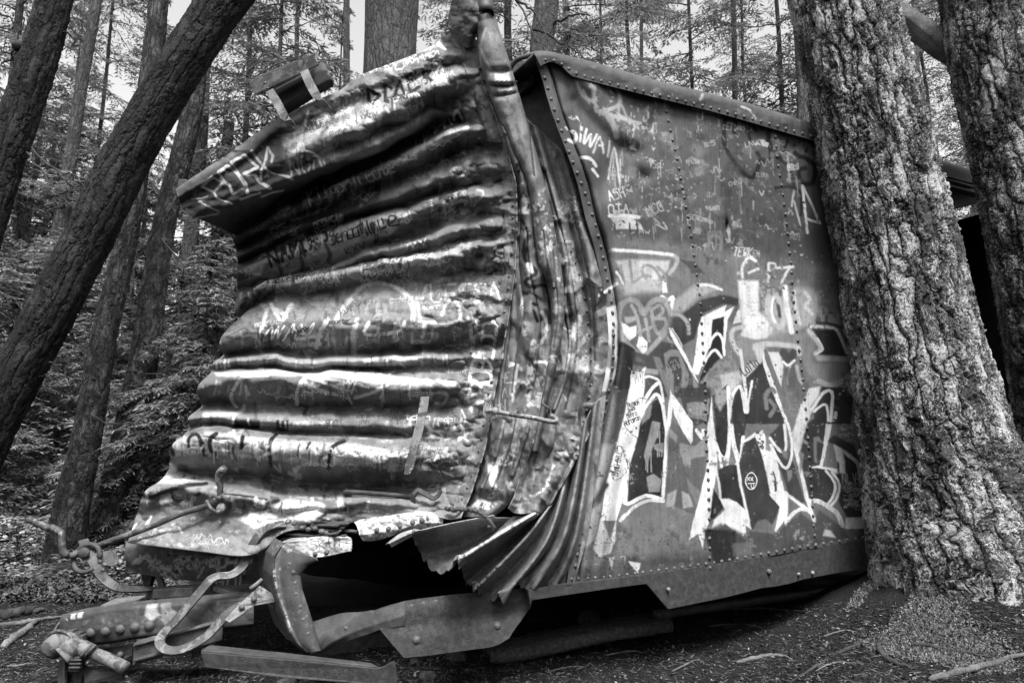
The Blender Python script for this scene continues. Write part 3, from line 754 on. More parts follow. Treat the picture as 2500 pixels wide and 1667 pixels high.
# ---- eave plate over the side ------------------------------------------------------------------------------------
EB = [(1318,163),(1340,153),(1357,156),(1372,165),(1382,176),(1394,186),(1410,192),(1500,215),(1614,243),(1700,264),(1800,291),(1969,340),(2100,375),(2290,426),(2420,462),(2510,492)]
ET = [(1302,130),(1330,129),(1349,132),(1380,139),(1400,144),(1430,151),(1470,162),(1504,172),(1614,204),(1700,224),(1810,252),(1969,299),(2100,336),(2296,394),(2420,432),(2510,462)]
eb, et = resample(EB, 120), resample(ET, 120)
off_ = lambda x: float(side_depth(x)) - .035
eave = Sheet([[(x, y, off_(x) + .16) for x, y in et - (0, 1)], [(x, y, off_(x) + .03) for x, y in et + (0, 2)], [(x, y, off_(x)) for x, y in et * .75 + eb * .25],
              [(x, y, off_(x)) for x, y in et * .3 + eb * .7], [(x, y, off_(x) + .004) for x, y in eb]], 420, 50, uniform=True)
eave.push((fbm(eave.PX / 60, eave.PY / 30, 91, 3) - .5) * .02)
# ---------------------------------------------------------------- the graffiti (places read off the photograph, greys as paint, some slope light put in)
K1, K4, A1, A2, A3, A4 = (1400,550,2.45), (1300,100,2.45), (1450,650,4.9), (1780,700,4.9), (1450,950,4.9), (1780,1000,4.9)
E2, E3, E7, E8, E4, E5, E6, E0 = (400,0,2.8), (900,0,2.8), (500,500,2.45), (1100,450,2.24), (300,1050,2.8), (700,1100,2.8), (1100,1150,3.033), (0,1067,2.613)
def F(c, k, pts, g, soft=1.5, a=1.0, chip=.3, **kw): c.fill(crop(*k, pts), g, soft, a, chip, **kw)
def S(c, k, pts, w, g, soft=1.2, a=1.0, chip=.3, **kw): c.stroke(crop(*k, pts), w, g, soft, a, chip=chip, **kw)
def T(c, k, s, p0, p1, h, g, w, **kw):
    q = crop(*k, [p0, p1]); c.text(s, q[0], q[1], h / k[2], g, w, **kw)
BLK, WHT, LG, MG, DG = .014, .66, .36, .20, .06

def layers(c, n, box, seed, gs, wr=(4, 9), size=40, slope=lambda y: 0, soft=1.6, a=.85, chip=.35):
    """overlapping sprayed letter strokes, each a different hand"""
    r = random.Random(seed)
    for k in range(n):
        x, y = r.uniform(box[0], box[2]), r.uniform(box[1], box[3]); g = r.choice(gs); w = r.uniform(*wr); z = size * r.uniform(.5, 1.2); sl = slope(y)
        kind = r.random(); P = []
        for i in range(r.randint(3, 6)):
            u = r.uniform(-1, 1) * z * .6; v_ = r.uniform(-1, 1) * z * .45; P.append((x + u, y + v_ + sl * u))
        if kind < .3: c.fill(P + [(x, y)], g, soft * 1.5, a * .8, chip, 2)
        else: c.stroke(P, w, g, soft * r.uniform(.6, 1.6), a * r.uniform(.6, 1), kind < .8, chip)
SLOPE = lambda y: float(np.interp(y, [250, 500, 700, 900, 1050, 1200], [-.5, -.4, -.15, -.02, .03, .08]))
# ---- side wall
c = side.canvas(.06, 111, .35)
F(c, K4, [(0,60),(400,150),(800,300),(1100,420),(1150,900),(650,1050),(440,1000),(300,700)], .085, 30, .6)
F(c, K4, [(1130,440),(1680,560),(1850,1300),(1500,1320),(1200,1200),(1100,1000),(1150,700)], .055, 22, .85)
c.blotch(26, (1500,330,1760,560), 16, [.19,.24,.09], 3, .5, soft=8)
c.blotch(160, (1480,260,1960,600), 3.0, [.30,.24,.04], 5, .8, soft=1.2)
c.blotch(60, (1560,420,1700,520), 3.5, [.42,.36], 7, .8, soft=1.5)
c.blotch(14, (1480,330,1570,440), 6, [.04], 9, .4, soft=4)
S(c, K4, [(260,240),(310,330),(400,440),(470,560),(620,690),(640,780)], 16, .035, 10, .35)
S(c, K4, [(360,270),(375,400),(400,440)], 10, .27, 3); S(c, K4, [(345,275),(420,250),(500,290),(520,370),(470,410),(400,430),(540,470),(640,500)], 9, .26, 3)
S(c, K4, [(440,440),(490,520),(500,570)], 14, .27, 3); S(c, K4, [(510,480),(520,380),(580,500)], 6, .26, 3); S(c, K4, [(260,240),(300,330),(350,360)], 7, .24, 4)
KS = (1318,98,1.224)
for P, w, g in (([(112,243),(84,232),(76,262),(106,282),(102,308),(84,300)],7,.5),([(124,252),(119,303)],6,.5),([(138,268),(130,312),(150,284),(147,322),(168,285)],5.5,.5),([(158,338),(178,290),(188,338)],5,.42),([(164,318),(188,316)],4.5,.42),([(192,280),(206,300),(200,350)],4.5,.36),
                ([(160,140),(172,190),(188,232)],8,.3),([(150,136),(196,138),(216,172),(192,204),(226,222),(270,246)],8,.3),([(205,212),(226,286)],10,.3),([(128,150),(150,190),(175,215)],6,.24)): S(c, KS, P, w, g, 1.8, .95, chip=.42)
for k in range(26):
    x = random.Random(k+7).uniform(262, 345); y = random.Random(k+70).uniform(185, 320); S(c, KS, [(x,y),(x-2,y+random.Random(k+3).uniform(15,50))], 3, .38, 1.2, .8, chip=.45, smooth=False)
S(c, K4, [(200,470),(260,460),(300,500)], 5, .4, 1.5, chip=.5); S(c, K4, [(285,700),(340,705),(375,750)], 8, .5); S(c, K4, [(355,770),(385,810)], 7, .55)
for x, y0, y1, g in ((485,640,830,.34),(520,700,860,.3),(650,430,620,.34),(600,500,660,.36),(665,440,640,.28),(735,340,500,.26),(740,360,520,.2),(905,500,600,.24),(970,430,560,.3),(1015,430,540,.28),(1110,440,560,.26),(980,410,440,.3),(1195,930,1080,.3),(1300,600,780,.22),(1320,960,1060,.22),(1410,1040,1170,.24),(1430,1030,1160,.24),(1340,1060,1160,.2)):
    S(c, K4, [(x,y0),(x+random.Random(x).uniform(-12,12),y1)], 4.2, g, 1.4, .9, smooth=False, chip=.5)
S(c, K4, [(960,412),(1110,440)], 5, .30, 2); F(c, K4, [(575,630),(600,620),(620,655),(585,650)], .6)
S(c, K4, [(450,830),(485,640),(520,850)], 5, .36); T(c, K4, 'MAUDLA', (520,900), (660,905), 90, .32, 3, chip=.5)
S(c, K4, [(1330,540),(1300,480),(1220,480),(1200,560)], 9, .006, 2.6, .95, chip=0); S(c, K4, [(1150,470),(1145,620),(1230,760),(1310,820),(1360,720)], 11, .006, 2.6, .95, chip=0)
S(c, K4, [(1280,500),(1300,600),(1370,710),(1420,700),(1400,560)], 9, .006, 2.6, .95, chip=0); S(c, K4, [(1430,500),(1410,580),(1460,700),(1500,660),(1530,560)], 8, .006, 2.6, .95, chip=0)
S(c, K4, [(1450,690),(1530,760),(1560,860)], 8, .006, 2.6, .95, chip=0); S(c, K4, [(1630,660),(1620,600),(1575,620),(1570,680),(1640,710),(1685,760),(1670,850),(1610,850),(1590,780),(1625,765)], 11, .006, 2.6, .95, chip=0)
S(c, K4, [(1450,880),(1560,878),(1605,930),(1600,1040)], 8, .012, 2.5, chip=0); S(c, K4, [(1610,870),(1640,1150)], 6, .5); S(c, K4, [(1612,870),(1665,980),(1715,1090),(1640,1068)], 6, .46, smooth=False); S(c, K4, [(1560,960),(1600,1110)], 4, .3)
S(c, K4, [(1520,690),(1530,760)], 4, .35); S(c, K4, [(1560,900),(1545,990)], 5, .3)
for P in ([(700,880),(830,850),(950,840),(980,880),(920,930),(860,900)],[(1030,870),(1100,960),(1130,1060)],[(1000,930),(1030,1060),(1010,1120)],[(680,980),(670,1040),(750,1110),(840,1150),(920,1150)],[(1190,930),(1180,1010),(1240,1080)]):
    S(c, K4, P, 9, .06, 5, .6, chip=0)
S(c, K4, [(660,1010),(720,1060),(760,1100)], 4, .2); T(c, K4, 'MCG', (690,1050), (790,1010), 60, .28, 2.5); S(c, K4, [(740,1100),(800,1130),(780,1090)], 4, .24)
F(c, K4, [(455,1045),(520,1038),(635,1052),(600,1070),(640,1095),(660,1130),(540,1125),(470,1130),(480,1090)], .42, 3)
S(c, K4, [(455,1048),(545,1045),(630,1056)], 8, .52, 2); T(c, K4, 'ASH', (462,960), (560,930), 60, .42, 2.4); T(c, K4, 'OTA', (452,1040), (585,1035), 58, .4, 2.6)
S(c, K4, [(575,1095),(585,1190)], 4, .03, smooth=False); S(c, K4, [(622,1100),(630,1190)], 4, .03, smooth=False); S(c, K4, [(530,1185),(550,1230),(590,1250)], 4, .06)
S(c, K4, [(1150,1130),(1160,1080),(1180,1120),(1155,1160)], 5, .02)
layers(c, 46, (1480,230,1960,580), 331, [.16,.2,.12,.26], (4, 9), 40, soft=3, a=.55, chip=.5); layers(c, 26, (1760,320,1960,600), 333, [.02,.03,.12], (4, 8), 40, soft=3, a=.6, chip=.2)
for k in range(60):
    x = random.Random(k).uniform(1480, 1960); y = random.Random(k + 99).uniform(270, 560); c.stroke([(x,y),(x+2,y+random.Random(k+5).uniform(12,60))], 2.6, [.24,.3,.03,.18][k % 4], 1.2, .7, False, .4)
for k in range(80):                                     # small pen tags high on the side
    rr = random.Random(900 + k); x = rr.uniform(1480, 1930); y = rr.uniform(300, 640); L = rr.uniform(16, 46)
    if k % 2: c.text(''.join(rr.choice('AEMNOKSTRLCDVWaenorst') for _ in range(rr.randint(2, 6))), (x, y), (x + L, y + L * rr.uniform(-.2, .3)), rr.uniform(8, 18), rr.choice([.3,.36,.22,.03]), rr.uniform(1.2, 2.4), chip=.35, seed=k)
    else: c.stroke([(x + i * 5, y + rr.uniform(-9, 9)) for i in range(rr.randint(3, 9))], rr.uniform(1.3, 4), rr.choice([.3,.24,.03,.36]), .9, .8, True, .4)
# lower two thirds: layers of lighter paint
F(c, K1, [(230,60),(700,130),(1000,160),(1300,220),(1560,260),(1600,520),(1660,900),(1700,1568),(1700,1900),(230,2000),(0,2060),(60,1500)], .14, 16, .9, chip=.25)
c.blotch(40, (1490,640,2090,780), 22, [.30,.36,.12,.08], 21, .6, soft=6, chip=.5)
c.blotch(90, (1490,600,2090,1000), 6, [.42,.1,.05], 23, .6, soft=2, chip=.5)
F(c, K1, [(560,160),(900,200),(960,320),(880,360),(700,330),(600,280)], .12, 8, .7, chip=.5); F(c, K1, [(620,200),(720,220),(780,290),(700,290),(690,260)], .05, 3, .9)
F(c, K1, [(1100,180),(1290,150),(1440,240),(1400,330),(1250,340),(1100,240)], .07, 8, .7, chip=.4)
S(c, K1, [(235,150),(400,160),(600,185),(608,240),(570,290)], 9, .34, 3, chip=.1); S(c, K1, [(235,148),(400,158),(590,178)], 6, .64, 2.5, chip=.1)
F(c, K1, [(250,215),(330,205),(570,215),(560,270),(500,330),(300,330)], .44, 5, .9); F(c, K1, [(290,300),(540,330),(560,400),(450,400),(300,420)], .38, 8, .8)
for P in ([(275,240),(300,350)],[(335,215),(350,340)],[(360,340),(420,300)],[(430,320),(405,270),(430,240),(480,260),(520,320)],[(495,250),(530,280),(550,330)],[(420,300),(460,310)],[(550,310),(540,340)]): S(c, K1, P, 7, .20, 2.5, .9)
F(c, K1, [(530,330),(550,350),(555,400),(530,405),(525,360)], .68, 2)
S(c, K1, [(525,428),(560,446),(590,432),(588,470),(578,505)], 9, .70, 2)
F(c, K1, [(700,370),(760,350),(880,380),(740,430),(660,510),(600,520),(590,460)], .33, 7, .8); S(c, K1, [(750,358),(810,360),(880,385)], 7, .6, 2.5)
F(c, K1, [(620,550),(760,445),(890,415),(985,440),(990,490),(900,470),(770,530),(720,680),(640,720),(600,640)], .022, 4, .95, chip=.15)
F(c, K1, [(270,440),(560,430),(580,560),(540,680),(420,790),(300,720),(265,600)], .09, 5, .8)
F(c, K1, [(285,580),(330,610),(375,600),(372,660),(330,690),(300,660)], .64, 2); F(c, K1, [(300,550),(370,545),(375,570),(310,590)], .3, 3)
F(c, K1, [(395,650),(440,700),(440,780),(400,760),(375,720)], .66, 1.5); F(c, K1, [(370,755),(420,790),(430,825),(365,812)], .64, 1.5)
HE = [(420,790),(330,725),(282,640),(270,540),(290,470),(340,445),(390,470),(418,530),(440,490),(480,450),(530,450),(572,510),(578,580),(545,640),(480,720),(420,790)]
S(c, K1, HE, 13, .26, 3, .95, chip=.05); S(c, K1, [(420,1000),(420,800)], 12, .2, 3, .7)
for P in ([(345,480),(375,540),(395,620),(400,660)],[(465,505),(478,600),(505,650),(548,600),(540,560),(485,562)],[(485,562),(530,520),(515,480),(468,500)],[(385,640),(480,605)],[(430,560),(440,620),(450,690)]): S(c, K1, P, 8, .26, 2.2, .95, chip=.05)
F(c, K1, [(262,690),(300,700),(365,740),(350,860),(330,1000),(250,1060),(240,900)], BLK, 3); F(c, K1, [(365,830),(425,840),(415,880),(350,872)], .09, 2)
F(c, A1, [(900,600),(1000,590),(1100,680),(1110,840),(1000,920),(900,860),(880,720)], .03, 12, .95); S(c, A1, [(920,575),(1020,585),(1110,680),(1130,800)], 9, .26, 3, .9); S(c, A1, [(870,850),(930,930),(1010,940)], 5, .24, 2)
F(c, A1, [(420,1000),(640,1060),(800,900),(960,930),(1160,1220),(1240,1400),(1250,1568),(590,1568),(620,1240),(600,1200),(460,1180)], .03, 4, .9)
for P, g in (([(700,1080),(780,1090),(900,1400),(960,1568),(880,1568),(780,1300)],.14),([(830,1050),(920,990),(1010,1010),(1080,1180),(1130,1300),(1120,1400),(1050,1568),(1030,1450),(1050,1250),(1000,1080),(900,1080),(860,1180),(950,1300),(950,1568),(880,1450)],.17),([(600,1215),(760,1240),(760,1300),(620,1290)],.2),([(1160,1250),(1240,1430),(1220,1540),(1170,1400)],.2)): F(c, A1, P, g, 2.5, .95)
F(c, A1, [(1280,610),(1420,540),(1575,465),(1553,550),(1668,485),(1640,540),(1590,640),(1552,1050),(1530,900),(1548,600),(1412,635),(1385,930),(1240,1300),(1170,1280),(1210,1000),(1240,750)], .63, 1.5)
F(c, A1, [(1412,640),(1550,605),(1535,1060),(1440,1180),(1330,1300),(1245,1430),(1260,1330),(1340,1120),(1390,900)], BLK, 2)
S(c, A1, [(1365,970),(1400,870),(1470,805),(1530,880),(1552,1060)], 6.5, .62); S(c, A1, [(1300,1180),(1360,1070),(1440,1000),(1515,1090)], 6.5, .62)
F(c, A1, [(900,735),(960,830),(1060,1000),(1160,1200),(1250,1410),(1175,1300),(1060,1090),(930,870),(885,770)], .6, 1.5); S(c, A1, [(930,750),(1000,860),(1050,960)], 4, .34)
F(c, A1, [(1240,1430),(1400,1200),(1540,1080),(1640,1010),(1760,1200),(1700,1320),(1500,1500),(1400,1450),(1330,1560),(1250,1560)], .2, 4, .9, chip=.45)
F(c, A1, [(1500,1290),(1740,1250),(1790,1330),(1640,1500),(1600,1568),(1440,1568),(1520,1440)], .4, 5, .85); F(c, A1, [(1240,1400),(1330,1400),(1380,1568),(1260,1568)], .03, 3)
F(c, A1, [(440,1250),(560,1265),(612,1200),(590,1568),(405,1568)], .60, 1.5)
for k in range(9): S(c, A1, [(450+k*18,1250),(452+k*18+(k%3)*4,1330+(k*37%90))], 1.6, .02, .7, smooth=False, chip=0)
F(c, A1, [(1690,540),(1750,520),(1750,670),(1660,690)], .55, 2); F(c, A1, [(1600,640),(1680,500),(1730,440),(1720,520),(1640,700)], .08, 3)
# first big letter
F(c, A3, [(410,0),(590,0),(560,220),(640,330),(530,560),(440,900),(395,1350),(350,1340),(270,1568),(70,1568),(140,1100),(250,700),(360,300)], .60, 1.5)
F(c, A3, [(-20,1900),(80,1500),(180,1800),(260,1560),(280,1800),(200,1950),(60,2000)], .5, 3, .8)
F(c, A3, [(250,0),(400,0),(360,260),(240,680),(140,1080),(60,1400),(30,1330),(130,900),(230,480)], .05, 4, .85)
F(c, A3, [(545,400),(700,150),(760,110),(810,250),(855,450),(830,900),(800,1280),(640,1260),(400,1345),(425,950),(525,570)], BLK, 2)
for P, g in (([(640,170),(690,200),(660,340),(560,430),(570,350)],.17),([(690,380),(790,400),(770,520),(720,640),(660,800),(635,960),(590,800),(650,560)],.2),([(700,660),(830,640),(820,760),(720,720)],.19),([(620,1050),(700,1010),(800,1080),(780,1220),(650,1230)],.2)): F(c, A3, P, g, 2, .95)
for x, y, l, g in ((675,750,240,.3),(780,500,150,.3),(755,500,80,.3),(750,720,90,.3),(770,720,80,.3),(800,720,80,.3),(610,820,140,.25),(630,850,140,.28),(870,920,120,.28),(1175,930,170,.25),(970,900,100,.25),(1090,880,90,.25)): S(c, A3, [(x,y),(x+3,y+l)], 2.0, g, .8, smooth=False, chip=0)
S(c, A3, [(555,240),(620,100),(700,-20),(760,-70)], 8, .6); S(c, A3, [(530,400),(600,230),(680,120),(740,60),(800,150),(845,400),(862,560)], 7.5, .6); S(c, A3, [(560,-110),(640,-150),(760,-110),(800,0),(835,300)], 6, .5)
F(c, A3, [(905,10),(945,130),(905,430),(870,800),(835,1335),(795,1330),(820,900),(850,480),(880,250)], .62, 1.5)
S(c, A3, [(350,1240),(385,1370),(520,1310),(640,1270),(820,1325)], 8.5, .62); S(c, A3, [(320,1568),(470,1410),(640,1330),(820,1335)], 8, .52)
F(c, A3, [(860,560),(930,380),(1100,520),(1200,430),(1345,560),(1330,1000),(1200,1500),(1000,1420),(840,1300),(870,900)], .075, 4, .85)
F(c, A3, [(1000,-20),(1390,-20),(1395,150),(1370,380),(1200,440),(1060,230)], .03, 3, .9)
for P, g in (([(1020,640),(1200,680),(1335,560),(1330,800),(1190,820),(1070,880),(1020,760)],.22),([(1105,170),(1200,150),(1300,160),(1370,110),(1370,290),(1240,330),(1110,260)],.2),([(880,440),(990,560),(980,640),(900,560)],.2),([(1100,1060),(1280,1240),(1230,1400),(1130,1200)],.16),([(870,1250),(980,1200),(950,1400),(860,1400)],.3),([(1040,1220),(1130,1250),(1180,1400),(1060,1420)],.3)): F(c, A3, P, g, 3, .9)
for k in range(14): S(c, A3, [(1125+k*16,270+(k%3)*10),(1127+k*16,330+(k*53%50))], 1.8, .2, .7, smooth=False, chip=0)
for k in range(10): S(c, A3, [(1060+k*9,820),(1062+k*9,880+(k*37%60))], 1.8, .22, .7, smooth=False, chip=0)
F(c, A3, [(915,40),(1040,200),(1175,400),(1170,620),(1150,655),(1050,500),(955,310),(925,170)], .6, 1.5); S(c, A3, [(1220,490),(1285,580),(1300,495),(1330,500)], 9, .6, smooth=False)
# second letter
F(c, A3, [(1398,90),(1410,320),(1450,600),(1472,900),(1405,1300),(1372,1568),(1330,1700),(1290,1900),(1240,1720),(1130,1800),(1180,1568),(1262,1280),(1330,1000),(1362,800),(1340,520),(1372,320)], .60, 1.5)
F(c, A3, [(1412,80),(1590,-60),(1602,300),(1590,740),(1540,830),(1480,760),(1450,520)], .022, 2); F(c, A3, [(1620,250),(1760,0),(1800,0),(1830,320),(1790,560),(1770,640),(1700,820),(1650,560)], .03, 2); F(c, A3, [(1440,0),(1600,0),(1600,100),(1500,260),(1440,150)], .3, 4, .8)
S(c, A3, [(1452,640),(1500,770),(1555,830),(1590,740),(1610,500),(1605,260)], 6.5, .58); S(c, A3, [(1465,690),(1520,920),(1565,1030),(1600,800),(1628,520)], 6, .6)
S(c, A3, [(1600,-20),(1610,260),(1650,560),(1712,850),(1740,1150),(1800,1400),(1860,1568),(1900,1640)], 9, .62); S(c, A3, [(1615,240),(1650,90),(1710,-20)], 7, .55)
S(c, A3, [(1712,860),(1742,830),(1765,700),(1778,570)], 8, .62); S(c, A3, [(1790,640),(1900,550),(1960,525)], 8.5, .62); S(c, A3, [(1700,900),(1720,960),(1740,1120)], 9, .6)
F(c, A3, [(1480,960),(1600,900),(1700,900),(1730,1140),(1800,1440),(1700,1350),(1560,1300),(1505,1300),(1470,1100)], .022, 2); S(c, A3, [(1440,930),(1480,1090),(1505,1300)], 6, .5)
F(c, A3, [(1420,1180),(1490,1300),(1560,1400),(1430,1540),(1372,1568)], BLK, 2)
F(c, A3, [(1500,1310),(1600,1305),(1700,1350),(1800,1440),(1850,1568),(1910,1700),(1800,1620),(1830,1810),(1700,1720),(1560,1600),(1420,1720),(1340,1790),(1430,1560),(1560,1440)], .6, 2)
S(c, A3, [(1380,900),(1600,870),(1850,850),(2000,820),(2080,830)], 7, .14, 1.5, .7, chip=0)
F(c, A4, [(165,395),(330,310),(440,800),(600,1160),(500,1400),(260,1440),(235,1300),(130,760),(110,640)], .035, 2)
F(c, A4, [(300,310),(395,240),(455,420),(500,420),(560,600),(655,980),(700,1040),(685,1390),(660,1400),(650,1320),(550,1465),(538,1440),(600,1160),(480,1020),(450,800),(390,560)], .6, 1.5)
for P in ([(515,740),(540,800),(555,900),(550,970),(535,850)],[(370,405),(400,440),(395,470)],[(490,765),(510,775)]): S(c, A4, P, 3.5, .02)
F(c, A4, [(470,300),(500,440),(480,500),(430,480),(430,320)], .15, 3, .9)
S(c, A4, [(660,990),(850,1130),(970,1230)], 9, .62); F(c, A4, [(610,-10),(665,60),(740,290),(830,560),(945,1050),(1020,1330),(960,1220),(900,1060),(820,680),(740,380),(660,110)], .6, 1.5)
F(c, A4, [(480,300),(640,120),(660,400),(740,560),(900,1100),(860,1120),(700,1000),(580,640),(500,430)], .03, 3, .9)
S(c, A4, [(480,340),(560,450),(640,510),(672,420),(650,130)], 6.5, .58); S(c, A4, [(490,420),(580,600),(670,700),(730,590),(742,380),(690,160)], 6.5, .58)
F(c, A4, [(600,470),(700,500),(690,600),(640,560)], .14, 3); F(c, A4, [(680,720),(740,720),(740,800),(700,860)], .16, 3)
F(c, A4, [(850,-60),(985,-20),(980,60),(930,150),(880,330),(845,480),(820,545),(760,400),(745,280),(820,80)], .46, 3)
F(c, A4, [(930,160),(1150,0),(1150,300),(1080,660),(1180,700),(1280,900),(1200,1120),(1000,1090),(950,1050),(840,560),(880,330)], .024, 3, .95)
for P, g in (([(1000,330),(1060,320),(1120,400),(1040,380),(1040,640),(1010,620)],.15),([(870,350),(940,380),(930,420),(880,400)],.16),([(840,480),(890,540),(850,780),(830,680)],.16),([(870,740),(980,740),(920,800)],.12)): F(c, A4, P, g, 2.5, .9)
S(c, A4, [(1095,660),(1140,450),(1190,200),(1290,-30)], 7.5, .52); S(c, A4, [(1155,420),(1195,220),(1215,-10)], 6, .55); S(c, A4, [(1130,400),(1160,200),(1162,-10)], 4.5, .52)
F(c, A4, [(945,690),(1060,665),(1180,690),(1290,710),(1290,760),(1180,715),(1060,700)], .55, 1.5)
S(c, A4, [(1150,730),(1230,830),(1262,930),(1225,1050),(1160,1140)], 6, .55); S(c, A4, [(1225,745),(1298,850),(1312,950),(1270,1070),(1185,1170)], 6.5, .55)
F(c, A4, [(1235,375),(1300,440),(1365,500),(1388,770),(1300,745),(1270,560)], .5, 1.5); F(c, A4, [(1280,600),(1310,640),(1310,750),(1290,740)], .04, 1)
F(c, A4, [(1360,520),(1400,540),(1530,650),(1600,1280),(1400,1280),(1300,1100),(1330,900),(1270,760),(1390,780)], .022, 2)
S(c, A4, [(1310,415),(1400,520),(1530,640),(1560,800),(1600,1050),(1612,1300)], 10, .5); F(c, A4, [(1385,1290),(1640,1285),(1640,1420),(1380,1420)], .58, 2)
F(c, A4, [(1170,380),(1240,300),(1480,420),(1540,600),(1400,500),(1260,420)], .03, 3); F(c, A4, [(1430,60),(1500,0),(1560,100),(1540,560),(1500,420),(1430,250)], .2, 4, .9)
c.scrib(30, (2055,1165,2092,1240), 8, [.34,.42,.26], 1.5, 41); c.blotch(16, (2058,1175,2090,1240), 7, [.3,.26], 43, .5, soft=3)
c.scrib(10, (2045,1025,2070,1075), 7, [.4], 1.4, 45); T(c, A4, 'NLV', (1350,880), (1540,860), 110, .4, 1.8)
S(c, A4, [(690,1330),(760,1235),(850,1185),(910,1195)], 9, .56); S(c, A4, [(960,1090),(1060,1090),(1180,1160),(1290,1250),(1345,1380)], 11, .5, chip=.4); S(c, A4, [(950,1090),(965,1200),(1020,1330)], 8, .6)
S(c, A4, [(10,-10),(40,400),(100,610)], 8, .6)
# ground of the letters
F(c, A4, [(-300,1450),(-100,1350),(160,1480),(260,1440),(520,1480),(700,1340),(850,1230),(1010,1350),(1060,1180),(1330,1390),(1430,1520),(1300,1560),(700,1700),(-200,1720)], .045, 5, .9, chip=.35)
F(c, A4, [(270,1440),(330,1330),(420,1305),(520,1380),(500,1450)], .11, 3); F(c, A4, [(1110,1500),(1140,1430),(1200,1440),(1270,1530)], .4, 3); F(c, A4, [(760,1500),(820,1400),(900,1440),(880,1568),(780,1568)], .22, 4, .8, chip=.5)
F(c, E6, [(1860,420),(2110,440),(2110,600),(2080,700),(1950,700)], BLK, 5, .9); F(c, K1, [(950,1900),(1060,1890),(1060,1960),(950,1975)], .13, 4, .8)
c.blotch(14, (1480,1290,1560,1370), 14, [.05,.04], 51, .6, soft=5, chip=.4); c.blotch(40, (1440,1300,1720,1390), 8, [.2,.26,.05,.04], 53, .6, soft=3, chip=.5)
F(c, E6, [(1310,660),(1400,680),(1385,750),(1350,720)], .45, 1.5); F(c, E6, [(1170,640),(1220,630),(1200,730)], .34, 2)
c.blotch(260, (1420,1290,1760,1420), 2.6, [.02,.03,.015], 55, .8, soft=1); c.blotch(60, (1400,1330,1500,1425), 4, [.02], 56, .7, soft=1.5)
c.blotch(200, (1490,580,2100,1000), 2.4, [.03,.5,.02], 57, .8, soft=.8); c.blotch(240, (1490,900,2100,1380), 2.2, [.03,.4,.02], 59, .8, soft=.8)
c.blotch(60, (1700,600,2080,740), 5, [.03,.05,.3], 61, .8, soft=1.4, asp=.5)
# LOVE-like bubble letters and the cloud round them
F(c, A2, [(60,560),(200,580),(480,600),(800,540),(1000,540),(1040,680),(960,820),(1000,920),(1400,900),(1420,1000),(1350,1140),(1080,1130),(900,1000),(820,720),(400,680),(280,720),(320,860),(150,980),(90,780)], .19, 5, .95, chip=.25)
F(c, A2, [(340,0),(1000,20),(1060,230),(1310,340),(1345,480),(1000,480),(800,520),(480,600),(400,400)], .30, 9, .9, chip=.4)
F(c, A2, [(100,-70),(340,-70),(350,300),(480,430),(460,570),(300,600),(160,560),(130,300)], .58, 5, .95, chip=.2); F(c, A2, [(180,350),(380,360),(390,480),(190,500)], .68, 4)
S(c, A2, [(470,120),(450,260),(520,420),(620,480),(640,240),(560,110)], 13, .42, 3, .9); S(c, A2, [(660,10),(690,280),(740,540)], 12, .66, 3); S(c, A2, [(770,60),(800,300),(840,440)], 9, .5, 3, .9); S(c, A2, [(900,70),(960,160),(900,230),(990,330)], 8, .5, 3, .9)
S(c, A2, [(520,130),(500,300),(540,420)], 6, .62, 2); F(c, A2, [(560,200),(600,220),(620,380),(580,360)], .05, 2)
S(c, A2, [(110,800),(40,680),(20,560),(70,500),(160,480)], 11, .40, 3.5); S(c, A2, [(160,570),(300,600),(440,580),(490,500)], 11, .5, 4); S(c, A2, [(300,740),(360,690),(560,690),(800,720),(830,800)], 12, .40, 3.5)
F(c, A2, [(280,700),(400,690),(450,760),(390,900),(210,1080),(160,980),(320,870)], .42, 4); S(c, A2, [(60,800),(110,960),(150,1060)], 6, .12, 2.5)
S(c, A2, [(950,530),(1040,640),(1095,740),(1030,800)], 12, .40, 3.5); F(c, A2, [(985,508),(1250,520),(1340,640),(1405,835),(1050,812),(1112,740),(1070,640)], .022, 3)
S(c, A2, [(975,480),(1150,480),(1270,510),(1340,640),(1400,790)], 7, .62); S(c, A2, [(1050,620),(1112,740),(1040,802)], 5, .58); S(c, A2, [(1040,430),(1200,445),(1345,492)], 7, .05, 1.5)
S(c, A2, [(1060,850),(1240,860),(1410,870)], 13, .34, 4); S(c, A2, [(1070,1130),(1200,1175),(1340,1130),(1420,1060)], 13, .34, 4); F(c, A2, [(1350,1180),(1440,1120),(1500,1300),(1480,1500),(1450,1300)], .4, 3)
F(c, A2, [(450,780),(590,785),(640,950),(610,1210),(520,980)], .55, 3); F(c, A2, [(585,790),(620,730),(670,740),(700,790),(750,735),(800,760),(805,840),(680,920)], .05, 3); S(c, A2, [(640,900),(700,940),(770,880)], 6, .6)
S(c, A2, [(720,960),(690,1060),(700,1160)], 5, .6); F(c, A2, [(640,990),(820,920),(900,1100),(960,1200),(900,1320),(850,1380),(700,1220)], .08, 5, .9); S(c, A2, [(800,950),(830,1080),(860,1150)], 9, .3, 3)
F(c, A2, [(200,1090),(390,900),(480,1100),(620,1480),(660,1640),(0,1640),(60,1240),(150,1180)], .022, 2, .95)
S(c, A2, [(130,760),(160,1000),(190,1250),(205,1500)], 7.5, .5); S(c, A2, [(270,1130),(235,1300),(215,1500)], 6, .52, taper=.3); F(c, A2, [(395,780),(425,880),(560,1230),(670,1568),(640,1568),(480,1190),(400,930)], .62, 1.2)
